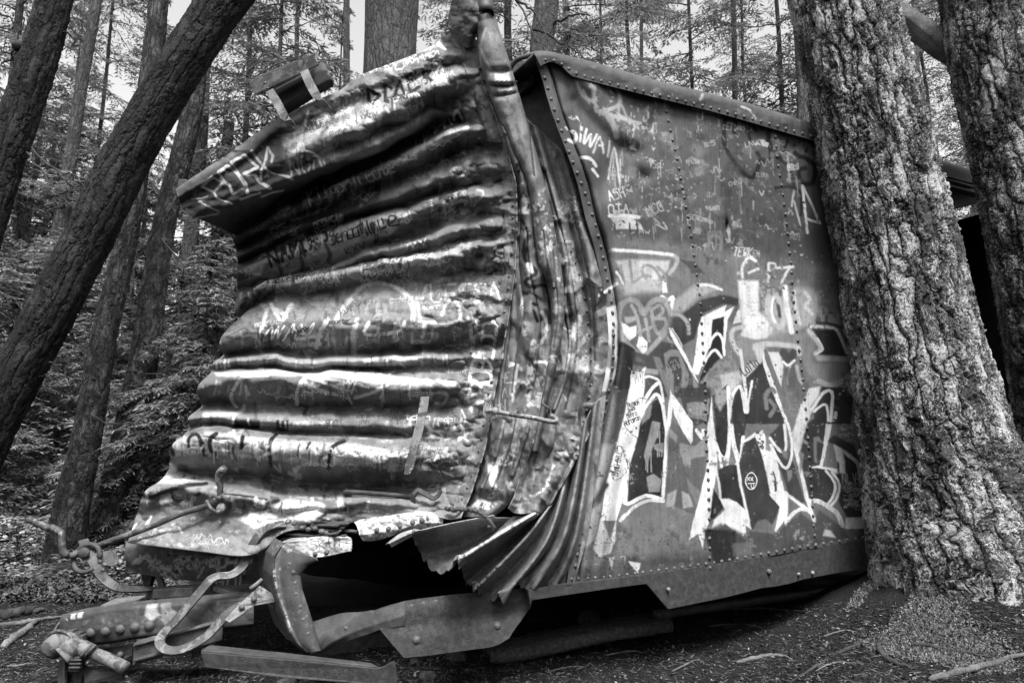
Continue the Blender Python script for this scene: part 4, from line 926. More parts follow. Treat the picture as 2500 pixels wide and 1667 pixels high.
S(c, A2, [(425,760),(500,960),(600,1215)], 9, .13, 1.5); S(c, A2, [(30,1290),(110,1190),(150,1260),(185,1500)], 7.5, .58); S(c, A2, [(440,1450),(430,1300),(500,1220),(540,1260)], 10, .15, 2.5); S(c, A2, [(480,1360),(540,1440),(480,1540)], 10, .15, 2.5); S(c, A2, [(600,1330),(740,1330),(700,1440)], 5, .13, 2)
F(c, A2, [(945,1220),(1085,1190),(1060,1300),(930,1480),(850,1600),(790,1600)], .48, 3); F(c, A2, [(1100,1200),(1340,1200),(1400,1240),(1480,1320),(1450,1640),(1020,1640),(1000,1500),(1060,1400)], .022, 2, .95)
S(c, A2, [(985,1460),(1100,1290),(1190,1240),(1228,1310),(1208,1600)], 7.5, .55); S(c, A2, [(1000,1500),(1090,1425),(1160,1425),(1178,1600)], 6, .55); S(c, A2, [(1250,1600),(1310,1330),(1390,1160),(1430,1080)], 8, .48, chip=.5)
# writing
T(c, A2, 'Laila', (180,1065), (365,935), 105, .01, 2.6, sp=.2, chip=0)
for s_, p0, p1, h in (('Raiman',(408,222),(548,175),58),('Jevan',(404,285),(505,240),54),('Mehra',(398,348),(522,305),56),('Narayan',(370,438),(562,352),62)): T(c, A3, s_, p0, p1, h, .02, 1.9, sp=.22, chip=0, soft=.7)
T(c, A3, 'MAND-GILL', (272,1035), (330,740), 62, .02, 1.9, sp=.25, chip=0, soft=.7)
ring = [(235,700),(300,680),(340,740),(365,820),(405,910),(390,980),(340,1030),(260,1080),(215,1070),(205,1000)]
S(c, A3, ring, 1.6, .05, .7, chip=0)
for k, (x, y) in enumerate(resample(ring, 26)):
    if k % 2: S(c, A3, [(x, y), (x + 16, y - 8), (x + 12, y + 14)], 1.3, .04, .6, chip=0)
S(c, A3, [(350,420),(420,510),(530,590)], 1.6, .04, .7, chip=0); S(c, A3, [(390,160),(450,170),(540,110),(620,120)], 1.5, .05, .7, chip=0)
th = np.linspace(0, 6.28, 15); S(c, A4, [(256+66*math.cos(t), 850+98*math.sin(t)) for t in th], 1.9, .7, .7, chip=0)
for x in (222, 264): S(c, A4, [(x-14,808),(x+14,845)], 1.5, .7, .6, smooth=False, chip=0); S(c, A4, [(x+14,808),(x-14,845)], 1.5, .7, .6, smooth=False, chip=0)
S(c, A4, [(215,882),(300,876)], 1.5, .7, .6, smooth=False, chip=0); S(c, A4, [(255,882),(258,925),(275,935),(288,920),(285,880)], 1.4, .7, .6, chip=0)
S(c, A2, [(700,1290),(655,1240),(680,1215),(710,1240),(740,1215),(780,1240),(775,1280),(700,1330),(690,1290)], 1.4, .16, .7, chip=0); T(c, A2, 'Sati', (690,1300), (770,1290), 46, .2, 1.3, chip=0)
S(c, A2, [(770+58*math.cos(t), 1470+68*math.sin(t)) for t in th], 1.4, .2, .7, chip=0); T(c, A2, 'xx', (735,1480), (800,1475), 40, .2, 1.3, chip=0)
T(c, K4, 'TEWK', (1195,1285), (1310,1290), 52, .5, 2.0, chip=0, slant=.2); T(c, K4, 'EN', (1315,1290), (1360,1292), 34, .34, 1.5, chip=0)
T(c, A1, '123', (890,1225), (1010,1160), 60, .2, 1.6, chip=0); T(c, A1, 'My30 20', (905,1265), (1040,1200), 42, .2, 1.3, chip=0)
for P in ([(1085,215),(1045,195),(1010,240),(1005,300),(1020,345)],[(1045,285),(1100,262)],[(1165,230),(1160,385)],[(1165,230),(1200,235),(1195,268),(1155,285),(1198,312)],[(1215,258),(1310,250)],[(1292,250),(1262,300),(1240,350)]): S(c, K1, P, 6, .48, 2.2, chip=.35)
S(c, K1, [(1060,195),(1085,215)], 8, .6, 2); T(c, K4, 'ER', (1050,1300), (1140,1300), 150, .14, 5, soft=3); S(c, K1, [(800,120),(830,60),(880,90),(860,180),(820,220)], 8, .15, 3)
# strip along the corner
F(c, E8, [(790,690),(905,660),(905,1040),(850,1130),(780,1140),(785,850)], .56, 2.5); F(c, E8, [(786,600),(850,590),(850,650),(800,710),(785,700)], BLK, 3); S(c, E8, [(840,590),(905,545)], 8, .6)
S(c, E8, [(905,480),(940,545)], 5, .6); F(c, E8, [(820,840),(870,880),(905,1000),(880,1010),(830,1000)], .1, 6, .8); S(c, E8, [(885,800),(880,1000),(850,1150),(830,1280),(805,1400)], 7, .02, 2.5, .9)
F(c, E6, [(1115,225),(1060,500),(1005,560),(930,370)], .3, 3); S(c, E6, [(1150,100),(1060,220),(1000,290),(930,360)], 12, .045, 4); F(c, E6, [(1200,-200),(1060,-200),(1000,200),(1060,200),(1130,60)], .34, 6, .7)
c.blotch(30, (1385,1100,1440,1420), 10, [.2,.28,.06], 71, .5, soft=4, asp=.5, chip=.5)

# ---- eave plate
c = eave.canvas(.055, 181, .45); c.blotch(40, (1300,130,2000,340), 8, [.22,.06,.26], 3, .5, soft=3, asp=1.6); c.blotch(200, (1300,130,2290,420), 2.5, [.03,.28], 4, .7, soft=1)
c.stroke([(1808,262),(1830,272),(1842,292)], 5, .34, 1.5); c.blotch(3, (1700,235,1715,245), 5, [.5], 5, .9); c.drips(1820, 1990, 290, 40, .04, 26, 2.4, 6)

# ---- crumpled end
c = end.canvas(.16, 101, .5)
R7 = [(415,1095),(430,1075),(500,1053),(600,1066),(745,1078),(867,1084),(990,1106),(1010,1140),(867,1135),(745,1130),(600,1115),(500,1105),(430,1112)]
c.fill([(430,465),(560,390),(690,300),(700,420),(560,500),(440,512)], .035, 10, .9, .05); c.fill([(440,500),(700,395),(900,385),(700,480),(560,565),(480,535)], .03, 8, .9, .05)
c.fill([(560,560),(780,445),(950,440),(900,560),(700,640),(578,700)], .035, 14, .9, .1); c.fill([(578,700),(800,600),(820,640),(660,700),(575,730)], .05, 8, .8)  # darker base below the overhanging lip
layers(c, 60, (600,420,1180,720), 201, [.03,.04,.3,.42,.08,.5], (3,8), 30, SLOPE); layers(c, 70, (520,740,1180,1000), 203, [.03,.3,.42,.07,.5,.1], (3,9), 34, SLOPE)
layers(c, 70, (430,1000,1120,1190), 205, [.03,.35,.5,.07,.6], (3,9), 28, SLOPE); layers(c, 60, (340,1180,1080,1330), 207, [.02,.4,.5,.06,.6], (3,8), 26, SLOPE)
F(c, E2, [(1150,700),(1400,560),(1900,430),(1930,560),(1500,740),(1300,860),(850,1080),(830,960),(950,860)], .26, 12, .9, .4)
c.blotch(40, (690,240,1090,380), 14, [.36,.12,.3,.06], 3, .6, soft=5, asp=1.4); F(c, E2, [(820,1000),(1000,900),(1300,800),(1500,720),(1520,760),(1300,870),(1000,980),(860,1080)], .42, 6, .9, .35)
F(c, E2, [(1150,520),(1300,420),(1700,300),(1900,210),(1890,320),(1500,460),(1250,520)], .40, 4, .9, .3); c.scrib(26, (860,110,1060,175), 12, [.62,.55], 2.0, 5, slope=-.3); c.drips(830, 1080, 250, 26, .06, 30, 2.4, 9, slope=-.35)
T(c, E2, 'XXIIIMUMLM', (1270,560), (1700,400), 60, .55, 1.8, chip=.2)
KP, KQ = (430,340,3.36), (780,200,3.36)
for P, w in (([(212,385),(300,312),(393,352),(315,438),(215,388)],6.5),([(315,438),(340,482),(400,510),(458,524)],5),([(445,232),(425,222),(352,272),(405,355),(440,372),(470,448),(560,405),(582,392),(510,290),(440,228)],7),
             ([(458,190),(520,290),(582,372),(590,440)],6.5),([(458,190),(565,135),(675,235),(560,288)],7),([(590,292),(650,292),(690,355),(770,400)],8),([(625,100),(660,150),(697,196)],5.5),([(755,72),(800,140),(790,190)],6),([(755,72),(735,190),(700,270),(702,335)],6),
             ([(715,215),(760,262),(820,285),(955,322)],5.5),([(530,492),(610,460),(690,435)],4.5),([(700,465),(780,435),(878,415)],4.5)): S(c, KP, P, w, .40, .9, chip=.08, smooth=False)
S(c, KP, [(132,490),(200,490),(265,470)], 3.5, .3); S(c, KP, [(215,530),(350,585),(345,605),(175,640)], 4, .3, smooth=False)
for t_, a_, b_, h_ in (('NONER',(555,775),(680,745),44),('ODSS',(700,745),(835,735),50),('KIMOREYE',(840,690),(1000,620),48)): T(c, KP, t_, a_, b_, h_, .16, 1.5, slant=.2, chip=0)
T(c, E2, 'NOARE', (880,1215), (1250,1075), 110, .22, 5, chip=.2, slant=.2); S(c, E2, [(1020,1070),(1200,980),(1350,890),(1290,960),(1150,1010)], 5, .24, 1.5)
S(c, E2, [(990,760),(970,850),(990,880)], 5, .6); F(c, E2, [(1010,790),(1040,800),(1050,880),(1020,880)], .02, 2)
for P in ([(398,55),(418,195)],[(398,55),(500,118),(422,195)],[(592,60),(542,25),(545,160),(600,182)],[(600,178),(662,8),(716,135),(620,110)]): S(c, KQ, P, 8.5, .012, .9, smooth=False, chip=.03)
F(c, KQ, [(425,95),(465,125),(430,145)], .5, .8)
for P in ([(1660,520),(1690,640),(1750,600)],[(1672,570),(1725,545)],[(1658,520),(1715,495)],[(1772,490),(1795,575)],[(1772,490),(1825,490),(1800,530),(1852,582)]): S(c, E2, P, 8, .012, .9, smooth=False, chip=.03)
S(c, E2, [(1895,440),(1850,535),(1925,508)], 6.5, .6, smooth=False); S(c, E2, [(1900,470),(1925,560)], 6.5, .6, smooth=False); T(c, E2, 'Ears', (1690,760), (1780,715), 45, .5, 1.6); S(c, E2, [(1690,720),(1655,740),(1670,780),(1780,740),(1770,700)], 1.6, .5, smooth=False)
T(c, E2, 'Kilapriccate', (1005,1405), (1590,1165), 95, .58, 4.2, slant=.1, chip=.35, sp=.18); c.drips(775, 960, 500, 40, .2, 24, 3.4, 15, slope=-.4)
F(c, E2, [(1000,1370),(1300,1260),(1500,1180),(1480,1300),(1350,1360),(1100,1470)], .16, 5, .8, .5); c.scrib(16, (600,540,720,620), 14, [.2,.16], 1.5, 17, slope=-.4)
F(c, E3, [(220,1000),(300,920),(560,820),(690,770),(690,880),(480,960),(230,1060)], .30, 4, .9, .4); F(c, KQ, [(780,450),(1000,320),(1170,220),(1210,330),(960,450),(810,550),(750,560)], .04, 3, .9, .15)
F(c, KQ, [(660,600),(880,500),(1200,375),(1225,400),(900,545),(700,612)], .46, 2.5, .95, .35)
for cx_, cy_, r_ in ((735,465,42),(722,560,58)): F(c, KQ, [(cx_ + r_*math.cos(t), cy_ + r_*.8*math.sin(t)) for t in np.linspace(0,6.2,12)], .17, 2)
for P in ([(800,450),(790,520),(830,550),(868,510),(860,460)],[(850,425),(872,470)],[(900,408),(865,500)],[(945,365),(950,425)],[(955,405),(1032,318)],[(1022,330),(1032,385)],[(1062,298),(1085,352)],[(1110,315),(1105,270),(1140,242),(1182,312)]): S(c, KQ, P, 5.5, .58, 1.1, chip=.05)
S(c, E3, [(420,1020),(640,890),(680,880)], 6, .6, 2, chip=.6)
S(c, E3, [(230,1060),(460,980),(560,930)], 9, .42, 3, .8); c.blotch(20, (980,330,1140,420), 9, [.3,.05,.4], 19, .6, soft=3, asp=1.5)
S(c, E3, [(0,1200),(200,1110),(330,1080)], 4, .55, chip=.5); c.blotch(30, (880,430,1200,560), 8, [.4,.5,.05,.3], 21, .7, soft=2, asp=1.6, chip=.5)
F(c, E3, [(390,1440),(560,1370),(700,1320),(720,1400),(600,1440),(430,1480)], .5, 3, .9, .6); c.blotch(8, (1110,460,1160,500), 9, [.55], 23, .8, soft=2, chip=.4); S(c, E3, [(570,500),(610,560),(600,600)], 6, .4); S(c, E3, [(480,310),(520,340)], 8, .6)
F(c, E7, [(200,400),(400,310),(700,180),(1000,70),(1150,50),(1250,60),(1100,180),(830,330),(600,370),(400,440)], .34, 4, .95, .3)
T(c, E7, 'NAMO', (400,365), (660,250), 75, .012, 7, slant=.1, chip=.1); T(c, E7, 'KS', (640,255), (760,205), 80, .012, 7, chip=.1); T(c, E7, 'Sehgat', (760,240), (960,165), 70, .012, 3.4, slant=.2, sp=.1, chip=0)
T(c, E7, 'Alone', (960,190), (1090,130), 75, .012, 4.6, slant=.1, chip=0); S(c, E7, [(1110,110),(1150,80),(1110,70),(1105,120),(1160,115)], 4, .012, chip=0); T(c, E7, 'sati', (1168,105), (1250,75), 40, .62, 2, chip=0)
T(c, E7, 'BERKSI', (668,170), (820,110), 60, .46, 2.4, slant=.1, chip=.1); T(c, E7, 'KXV', (850,300), (975,255), 45, .05, 2.2); c.scrib(8, (670,560,760,590), 14, [.3], 1.6, 25, slope=-.4)
for x in (430,560,720,1000): S(c, E7, [(x,330-(x-430)*.38),(x+30,400-(x-430)*.38),(x+20,440-(x-430)*.38)], 9, .02, 3, .8)
T(c, E7, 'GENER', (230,160), (440,140), 45, .16, 1.8, slant=.3); T(c, E7, 'MANGALE', (430,110), (560,60), 45, .2, 1.8)
F(c, E7, [(450,440),(700,395),(1000,365),(1350,310),(1350,350),(1000,410),(700,450),(450,490)], .36, 4, .9, .35); c.scrib(16, (690,655,900,690), 12, [.03,.05], 1.6, 27, slope=-.1); c.scrib(14, (690,660,1080,690), 14, [.58], 2, 29, slope=-.12)
for x in (250,330,420): S(c, E7, [(x,560-(x-250)*.5),(x-30,610-(x-250)*.5)], 10, .02, 2.5, .85)
F(c, E7, [(1030,330),(1300,260),(1600,230),(1600,280),(1300,340),(1100,370)], .38, 5, .8, .4); c.scrib(8, (980,630,1080,650), 12, [.6], 2, 31, slope=-.15)
F(c, E7, [(200,640),(600,560),(1000,470),(1650,440),(1700,640),(1200,690),(700,690),(250,700)], .22, 6, .85, .4)
c.blotch(60, (620,690,1200,780), 9, [.3,.12,.08,.34], 33, .6, soft=2.5, asp=1.5, chip=.5)
S(c, E7, [(790,690),(840,610),(900,540),(950,490),(1040,465),(1150,500),(1220,560),(1250,630),(1245,700)], 11, .58, 4); F(c, E7, [(960,520),(1100,480),(1220,570),(1210,680),(900,690),(880,610)], .2, 4, .8, .2)
for P in ([(375,630),(345,740),(315,850)],[(400,600),(420,640),(450,690)],[(520,600),(490,650),(470,690)],[(430,630),(490,670)]): S(c, E7, P, 9, .6, 2.5)
for P in ([(365,780),(410,725),(400,805),(445,730),(440,795),(480,725)],[(470,810),(540,710),(520,785)],[(540,795),(575,715),(600,765),(660,705),(620,775),(540,745)]): S(c, E7, P, 3.6, .62, 1, chip=.05)
S(c, E7, [(735,690),(690,770),(670,850)], 10, .52, 2.5); S(c, E7, [(915,690),(890,780),(895,880),(890,960)], 12, .52, 3.5); S(c, E7, [(985,705),(962,770),(1080,770),(1170,745),(1200,705)], 8, .6, 2); S(c, E7, [(555,800),(620,790),(700,785)], 8, .5, 2.5)
for x, l in ((970,40),(1155,40),(905,60),(1185,30)): S(c, E7, [(x,765),(x+2,765+l)], 2, .55, .8, smooth=False, chip=0)
S(c, E7, [(320,850),(340,880)], 8, .45, 3); c.blotch(24, (580,830,900,880), 12, [.3,.36,.07], 35, .6, soft=4, asp=1.2, chip=.4); T(c, E7, 'W', (770,870), (890,870), 80, .36, 9, soft=3); S(c, E7, [(130,790),(180,770),(240,740),(260,760),(200,800),(130,820)], 2, .04)
F(c, E7, [(200,925),(600,920),(900,900),(1350,905),(1350,950),(900,965),(200,960)], .28, 4, .9, .35)
F(c, E7, [(60,1010),(400,995),(700,990),(900,1005),(1200,1035),(1500,1060),(1500,1090),(1050,1075),(800,1035),(400,1022),(80,1030)], .55, 5, .95, .15)  # valley band: white paint, with light on the slope put into its tone
S(c, E7, [(960,935),(1100,915),(1300,925)], 7, .55, 2.5); S(c, E7, [(1130,950),(1160,935),(1200,970)], 6, .5, 2)
F(c, E7, [(0,1060),(560,1040),(1100,1090),(1500,1090),(1500,1180),(1100,1190),(560,1170),(0,1150)], .13, 5, .85, .2)
S(c, E7, [(380,1022),(240,1030),(180,1090),(160,1150),(190,1210)], 7.5, .56, 2); S(c, E7, [(700,1025),(600,1040),(555,1110),(555,1190)], 8, .56, 2)
for P in ([(600,1060),(680,1100),(780,1130),(860,1150)],[(640,1040),(760,1075),(870,1110)],[(700,1040),(820,1060)],[(900,1150),(1000,1120),(1100,1075)]): S(c, E7, P, 7, .55, 2.5)
for P in ([(835,1060),(830,1160)],[(870,1070),(855,1120),(880,1185)],[(900,1070),(880,1120)]): S(c, E7, P, 5.5, .6, 1.5)
F(c, E7, [(0,1230),(600,1280),(1000,1330),(1250,1400),(1000,1400),(600,1370),(0,1320)], .24, 5, .8, .35); S(c, E7, [(0,1260),(200,1250),(240,1200)], 9, .5, 3, .8)
F(c, E7, [(160,1280),(330,1290),(330,1345),(180,1340)], .015, 4); F(c, E7, [(430,1290),(505,1290),(500,1350),(430,1345)], .015, 3); F(c, E7, [(820,1310),(1100,1330),(1220,1380),(1000,1380),(830,1360)], .04, 6, .8)
T(c, E7, 'COLOMBAGA', (900,1290), (1190,1270), 36, .28, 1.8)
c.fill(R7, .34, 4, .95, .3)
for P, w in (([(345,55),(330,100),(350,160)],9),([(450,110),(460,50),(510,32),(540,80),(560,165)],9),([(640,30),(600,60),(605,130),(640,160)],10),([(820,50),(815,120)],9),([(1050,35),(1012,75),(1008,150),(1015,235)],9),([(1510,80),(1430,130),(1408,250)],10),([(1280,90),(1260,130)],6)): S(c, E4, P, w, .012, 1.5, chip=.05)
S(c, E4, [(650,60),(700,150)], 5, .66, smooth=False); S(c, E4, [(635,130),(680,80)], 5, .66, smooth=False)
r = random.Random(77)
for k in range(60):
    x = r.uniform(440, 990); y = 1062 + (x - 440) * .07 + r.uniform(0, 22); S(c, (0,0,1), [(x,y),(x+r.uniform(-2,2),y+r.uniform(14,34))], r.uniform(2,6), r.choice([.5,.6,.1,.05,.3]), 1.4, .8, smooth=False, chip=.4)
T(c, E4, 'MUmnuun', (1500,150), (1900,200), 32, .62, 1.8, slant=.3); T(c, E4, 'nsprumus', (1480,170), (1800,215), 32, .62, 1.8, slant=.3); c.scrib(10, (830,1105,980,1140), 12, [.6,.55], 1.8, 79, slope=.08)
c.blotch(30, (880,1120,1090,1180), 10, [.34,.42,.08], 81, .6, soft=3, chip=.5)
c.blotch(26, (980,1010,1160,1120), 13, [.42,.5,.3,.08], 83, .6, soft=4, chip=.45); T(c, E5, 'ANC', (1010,70), (1170,75), 36, .58, 2); T(c, E5, 'ZACH', (1070,100), (1200,95), 34, .5, 2)
S(c, E7, [(1360,1130),(1400,1120),(1450,1130),(1430,1180),(1380,1180),(1360,1150)], 9, .48, 3, .9); S(c, E7, [(1540,1230),(1560,1290),(1520,1370),(1440,1410)], 5, .45, 1.5)
for t in range(5):
    a0 = math.radians(-90 + 144 * t); a1 = math.radians(-90 + 144 * (t + 1)); S(c, E7, [(1545+44*math.cos(a0), 1375+50*math.sin(a0)), (1545+44*math.cos(a1), 1375+50*math.sin(a1))], 4, .5, smooth=False)
T(c, E7, 'ARDBSSS', (1700,1215), (1745,700), 125, .70, 7, sp=.12, chip=.06); F(c, E7, [(1600,1180),(1640,1100),(1700,1180),(1640,1260),(1580,1240)], .5, 5, .9); F(c, E7, [(1600,1200),(1680,1190),(1680,1270),(1610,1260)], .05, 3)
F(c, E7, [(1580,760),(1660,720),(1680,900),(1620,1000),(1560,900)], .3, 6, .8, .5); c.blotch(40, (1120,720,1230,960), 8, [.5,.36,.08], 85, .6, soft=2, chip=.5)
T(c, E7, 'VUESSA', (1270,590), (1790,575), 105, .44, 6, chip=.4, soft=2); S(c, E7, [(1420,660),(1450,590),(1490,570),(1530,640),(1530,690)], 8, .5, 3); S(c, E7, [(1270,560),(1290,680)], 8, .5, 3)
T(c, E7, 'EAD', (1800,420), (1790,240), 60, .05, 3); T(c, E7, 'SRPRY', (1690,440), (1850,380), 60, .05, 2.6)
F(c, E7, [(1540,700),(1600,680),(1350,720),(1350,700)], .5, 3); S(c, E7, [(1280,700),(1450,710),(1600,670)], 6, .5, 3, .8)
# lower bulges
F(c, E4, [(265,255),(340,230),(420,300),(620,340),(430,365),(240,372),(245,310)], .48, 6, .95, .3); F(c, E4, [(380,220),(450,230),(440,280),(370,280)], .03, 4, .8); F(c, E4, [(780,350),(900,330),(1020,380),(1000,420),(850,390)], .42, 6, .8, .4)
F(c, E4, [(160,390),(330,385),(620,380),(900,440),(980,490),(700,450),(560,420),(400,470),(150,450)], .24, 4, .8, .3)
for P, w in (([(150,440),(200,455),(280,420),(420,385),(570,370)],9),([(340,400),(335,450),(370,482),(430,475),(530,430)],7),([(980,570),(985,510),(1060,490)],9),([(1270,640),(1300,600),(1380,580)],12),([(690,440),(800,450),(990,480)],4)): S(c, E4, P, w, .012, 1.6, chip=.1)
F(c, E4, [(250,480),(330,430),(340,480),(270,510)], .54, 2); F(c, E4, [(390,500),(470,440),(510,450),(480,520),(420,525)], .48, 2, 1, .4); F(c, E4, [(155,650),(190,580),(205,590),(170,660)], .6, 3); S(c, E4, [(370,430),(400,440)], 6, .5)
F(c, E4, [(760,610),(900,570),(1010,540),(1120,480),(1350,500),(1400,540),(1300,620),(1100,630),(900,670)], .58, 6, .95, .25); F(c, E4, [(1110,400),(1380,395),(1510,430),(1510,520),(1400,480),(1140,470)], .42, 5, .9, .4)
F(c, E4, [(300,560),(700,560),(860,650),(800,720),(400,690)], .12, 8, .8, .2); F(c, E4, [(40,760),(150,710),(400,730),(700,790),(830,840),(600,830),(200,780)], .26, 4, .8, .5); c.scrib(7, (330,1295,560,1330), 14, [.32,.4], 2.0, 87, slope=.15); c.scrib(3, (480,1280,600,1330), 10, [.3], 1.6, 89, slope=.1)
S(c, E4, [(60,620),(40,700),(100,640)], 5, .5); c.blotch(50, (330,1180,700,1340), 6, [.5,.06,.04], 91, .7, soft=1.5, asp=1.6)
c.blotch(160, (440,250,1250,1350), 3.4, [.02,.03,.5], 93, .75, soft=1, asp=1.5)
c.blotch(120, (700,600,1250,1250), 5, [.03,.045,.45], 95, .6, soft=1.5, asp=1.5, chip=.5)
for k in range(26):
    x = r.uniform(600, 1150); y = r.uniform(480, 1000); S(c, (0,0,1), [(x,y),(x+r.uniform(-3,3),y+r.uniform(15,50))], r.uniform(4,11), r.choice([.04,.4,.06,.3]), 3, .6, smooth=False)

def bars(c, path, h, n, gs, seed, wr=(3, 10), soft=1.4, a=.85, lean=0, chip=.35):
    """upright pieces of big sprayed letters that run over a rib, with drips"""
    r = random.Random(seed); q = resample(path, 60)
    for k in range(n):
        x, y = q[r.randrange(60)]; hh = h * r.uniform(.4, 1.1); g = r.choice(gs); l = lean + r.uniform(-.35, .35) * h
        y += r.uniform(-.2, .5) * h
        c.stroke([(x, y - hh * .5), (x + l * .3, y), (x + l * .6 + r.uniform(-3, 3), y + hh * .5)], r.uniform(*wr), g, soft * r.uniform(.6, 1.5), a * r.uniform(.6, 1), True, chip)
        if r.random() < .4: c.stroke([(x, y), (x + 1, y + hh * r.uniform(.8, 1.3))], 1.8, g, .8, .9, False, 0)
GS = [.02, .03, .34, .5, .08, .6]
layers(c, 40, (620,640,1160,780), 441, [.03,.3,.5,.08,.42], (3, 7), 24, SLOPE)
bars(c, [(745,505),(860,460),(980,425),(1120,380)], 34, 27, [.02,.03,.2,.3,.06], 401); bars(c, [(600,655),(800,580),(1000,520),(1160,480)], 26, 36, GS, 403, (2, 7)); bars(c, [(590,720),(700,680),(900,655),(1150,610)], 20, 36, GS, 405, (2, 6))
bars(c, [(560,830),(700,810),(900,812),(1160,800)], 30, 36, [.03,.05,.2,.4,.55], 407); bars(c, [(530,885),(800,885),(1100,870)], 16, 30, GS, 409, (2, 6)); bars(c, [(500,945),(800,945),(1100,950)], 30, 30, [.03,.06,.3,.5], 411); bars(c, [(470,1020),(800,1030),(1140,1030)], 18, 30, GS, 413, (2, 6))
bars(c, [(430,1090),(600,1090),(850,1110),(1120,1125)], 34, 42, GS, 415, (2, 8)); bars(c, [(360,1205),(600,1225),(900,1230)], 18, 24, GS, 417, (3, 9)); bars(c, [(480,790),(800,760),(1150,740)], 24, 15, [.3,.42,.08], 419, (3, 8))
bars(c, [(700,330),(900,270),(1080,230)], 26, 30, [.03,.24,.36,.5], 421, (2, 6)); bars(c, [(640,430),(800,360),(960,320)], 20, 18, [.2,.3,.03], 423, (2, 5))
for k in range(130):                                     # pen and marker tags along the ribs
    x = r.uniform(600, 1120); y = r.choice([470,510,545,585,640,668,700,760,800,845,905,935,960,1030,1075,1100,1130]) + r.uniform(-8, 8) + SLOPE(600) * 0; sl = SLOPE(y); L = r.uniform(30, 80); yy = y + sl * (x - 800) * (1 if y < 760 else .2)
    if r.random() < .5: c.text(''.join(r.choice('aenorsuvwlitmcd') for _ in range(r.randint(4, 8))), (x, yy), (x + L, yy + sl * L), r.uniform(7, 14), r.choice([.6,.5,.02,.02,.4]), r.uniform(1.3, 2.2), slant=.2, chip=.1, seed=k)
    else: c.stroke([(x + i * 5, yy + sl * i * 5 + r.uniform(-7, 7)) for i in range(r.randint(4, 12))], r.uniform(1.4, 2.8), r.choice([.6,.5,.02,.4]), .8, .9, True, .15)

# ---- skirt
c = skirt.canvas(.11, 121, .5)
T(c, E4, 'SPSHP', (600,1010), (900,960), 120, .5, 6, slant=.2, chip=.3, sp=.1); T(c, E4, 'GYTL', (640,1075), (860,1050), 90, .5, 5, slant=.2, chip=.3, sp=.1)
c.scrib(10, (330,1360,480,1400), 16, [.46,.36,.5], 4, 3, slope=.1); c.blotch(30, (320,1350,520,1410), 6, [.44,.34], 5, .7, soft=2, asp=.5, chip=.4); S(c, E4, [(520,1000),(560,930)], 5, .5)
for x, y in ((416,1352),(433,1357),(452,1361),(473,1363)): c.blotch(3, (x-1,y-1,x+1,y+1), 5, [.005], int(x), 1, soft=.8, chip=0)
c.blotch(60, (310,1330,660,1425), 4, [.02,.3], 7, .7, soft=1)

# ---- tube, post, fold, pleats, others
c = tube.canvas(.12, 131, .5)
F(c, E3, [(740,30),(860,60),(870,120),(740,160)], .03, 4); F(c, E3, [(850,490),(950,480),(985,640),(900,665)], .32, 3); S(c, E3, [(800,200),(775,320),(770,480)], 5, .3, chip=.4); S(c, E3, [(760,310),(800,400),(840,475)], 6, .3, chip=.4)
c.blotch(120, (1290,480,1380,760), 5, [.5,.42,.06,.04], 3, .8, soft=1.2, asp=.8, chip=.3); F(c, E8, [(440,260),(470,60),(530,0),(545,150),(600,400),(612,620),(560,560),(490,420)], .40, 5, .8, .55)
F(c, E8, [(560,560),(620,560),(600,900),(540,900),(555,700)], .2, 4, .8, .5); c.blotch(30, (1330,700,1375,900), 7, [.5,.04], 5, .7, soft=2, asp=.6); c.blotch(60, (1180,60,1300,420), 4, [.26,.05], 7, .6, soft=1.5)
c = face.canvas(.12, 141, .5)
for P, w in (([(402,45),(378,100),(398,168),(424,115),(402,45)],4.5),([(395,195),(428,262),(398,245)],7),([(425,285),(405,370),(425,430)],11),([(440,450),(465,490),(415,530),(440,560),(510,555),(535,610),(545,760)],9),([(400,590),(425,600)],7),([(450,600),(488,628)],8),([(450,655),(475,662)],8),([(450,690),(470,750)],7),([(370,20),(380,90),(378,200)],4)): S(c, E8, P, w, .012, 1.5, chip=.05)
for P, w, g in (([(462,972),(530,985),(522,1100),(500,1165)],7,.6),([(372,990),(355,1080),(338,1180)],7,.5),([(430,440),(440,480)],11,.55),([(400,620),(395,680)],9,.5),([(500,700),(525,780),(500,860),(440,900)],8,.36),([(405,760),(410,820)],10,.45),([(450,860),(440,930)],12,.5)): S(c, E8, P, w, g, 2, chip=.35)
c.blotch(40, (1262,900,1330,1110), 10, [.5,.56,.08], 5, .7, soft=2.5, asp=.7, chip=.4); F(c, E8, [(420,960),(470,1020),(450,1180),(400,1160)], .46, 4, .8, .5); F(c, E8, [(200,1400),(330,1250),(420,1290),(400,1400),(250,1568)], .28, 6, .8, .4)
for ch, x, y in (('U',345,985),('E',322,1085),('A',310,1165),('N',296,1235)): T(c, E8, ch, (x-22,y), (x+22,y-3), 55, .32, 2.6)
F(c, E5, [(1375,90),(1445,75),(1435,250),(1395,245),(1380,170)], .6, 2, 1, .1); F(c, E5, [(1345,140),(1375,150),(1385,240),(1430,265),(1490,190),(1500,260),(1400,300),(1340,260)], .08, 2.5, .95, .1); F(c, E5, [(1255,390),(1330,320),(1425,385),(1330,425)], .55, 3, .9, .4)
S(c, E5, [(1450,85),(1490,20),(1550,30),(1540,80),(1470,100)], 5, .4, chip=.1); F(c, E5, [(1340,100),(1400,20),(1440,50),(1400,80)], .06, 2); c.blotch(26, (1160,1090,1290,1250), 8, [.36,.1,.5], 9, .6, soft=2.5, chip=.4); c.drips(1180, 1290, 1120, 40, .03, 8, 2.4, 10)
c = fold.canvas(.16, 151, .5)
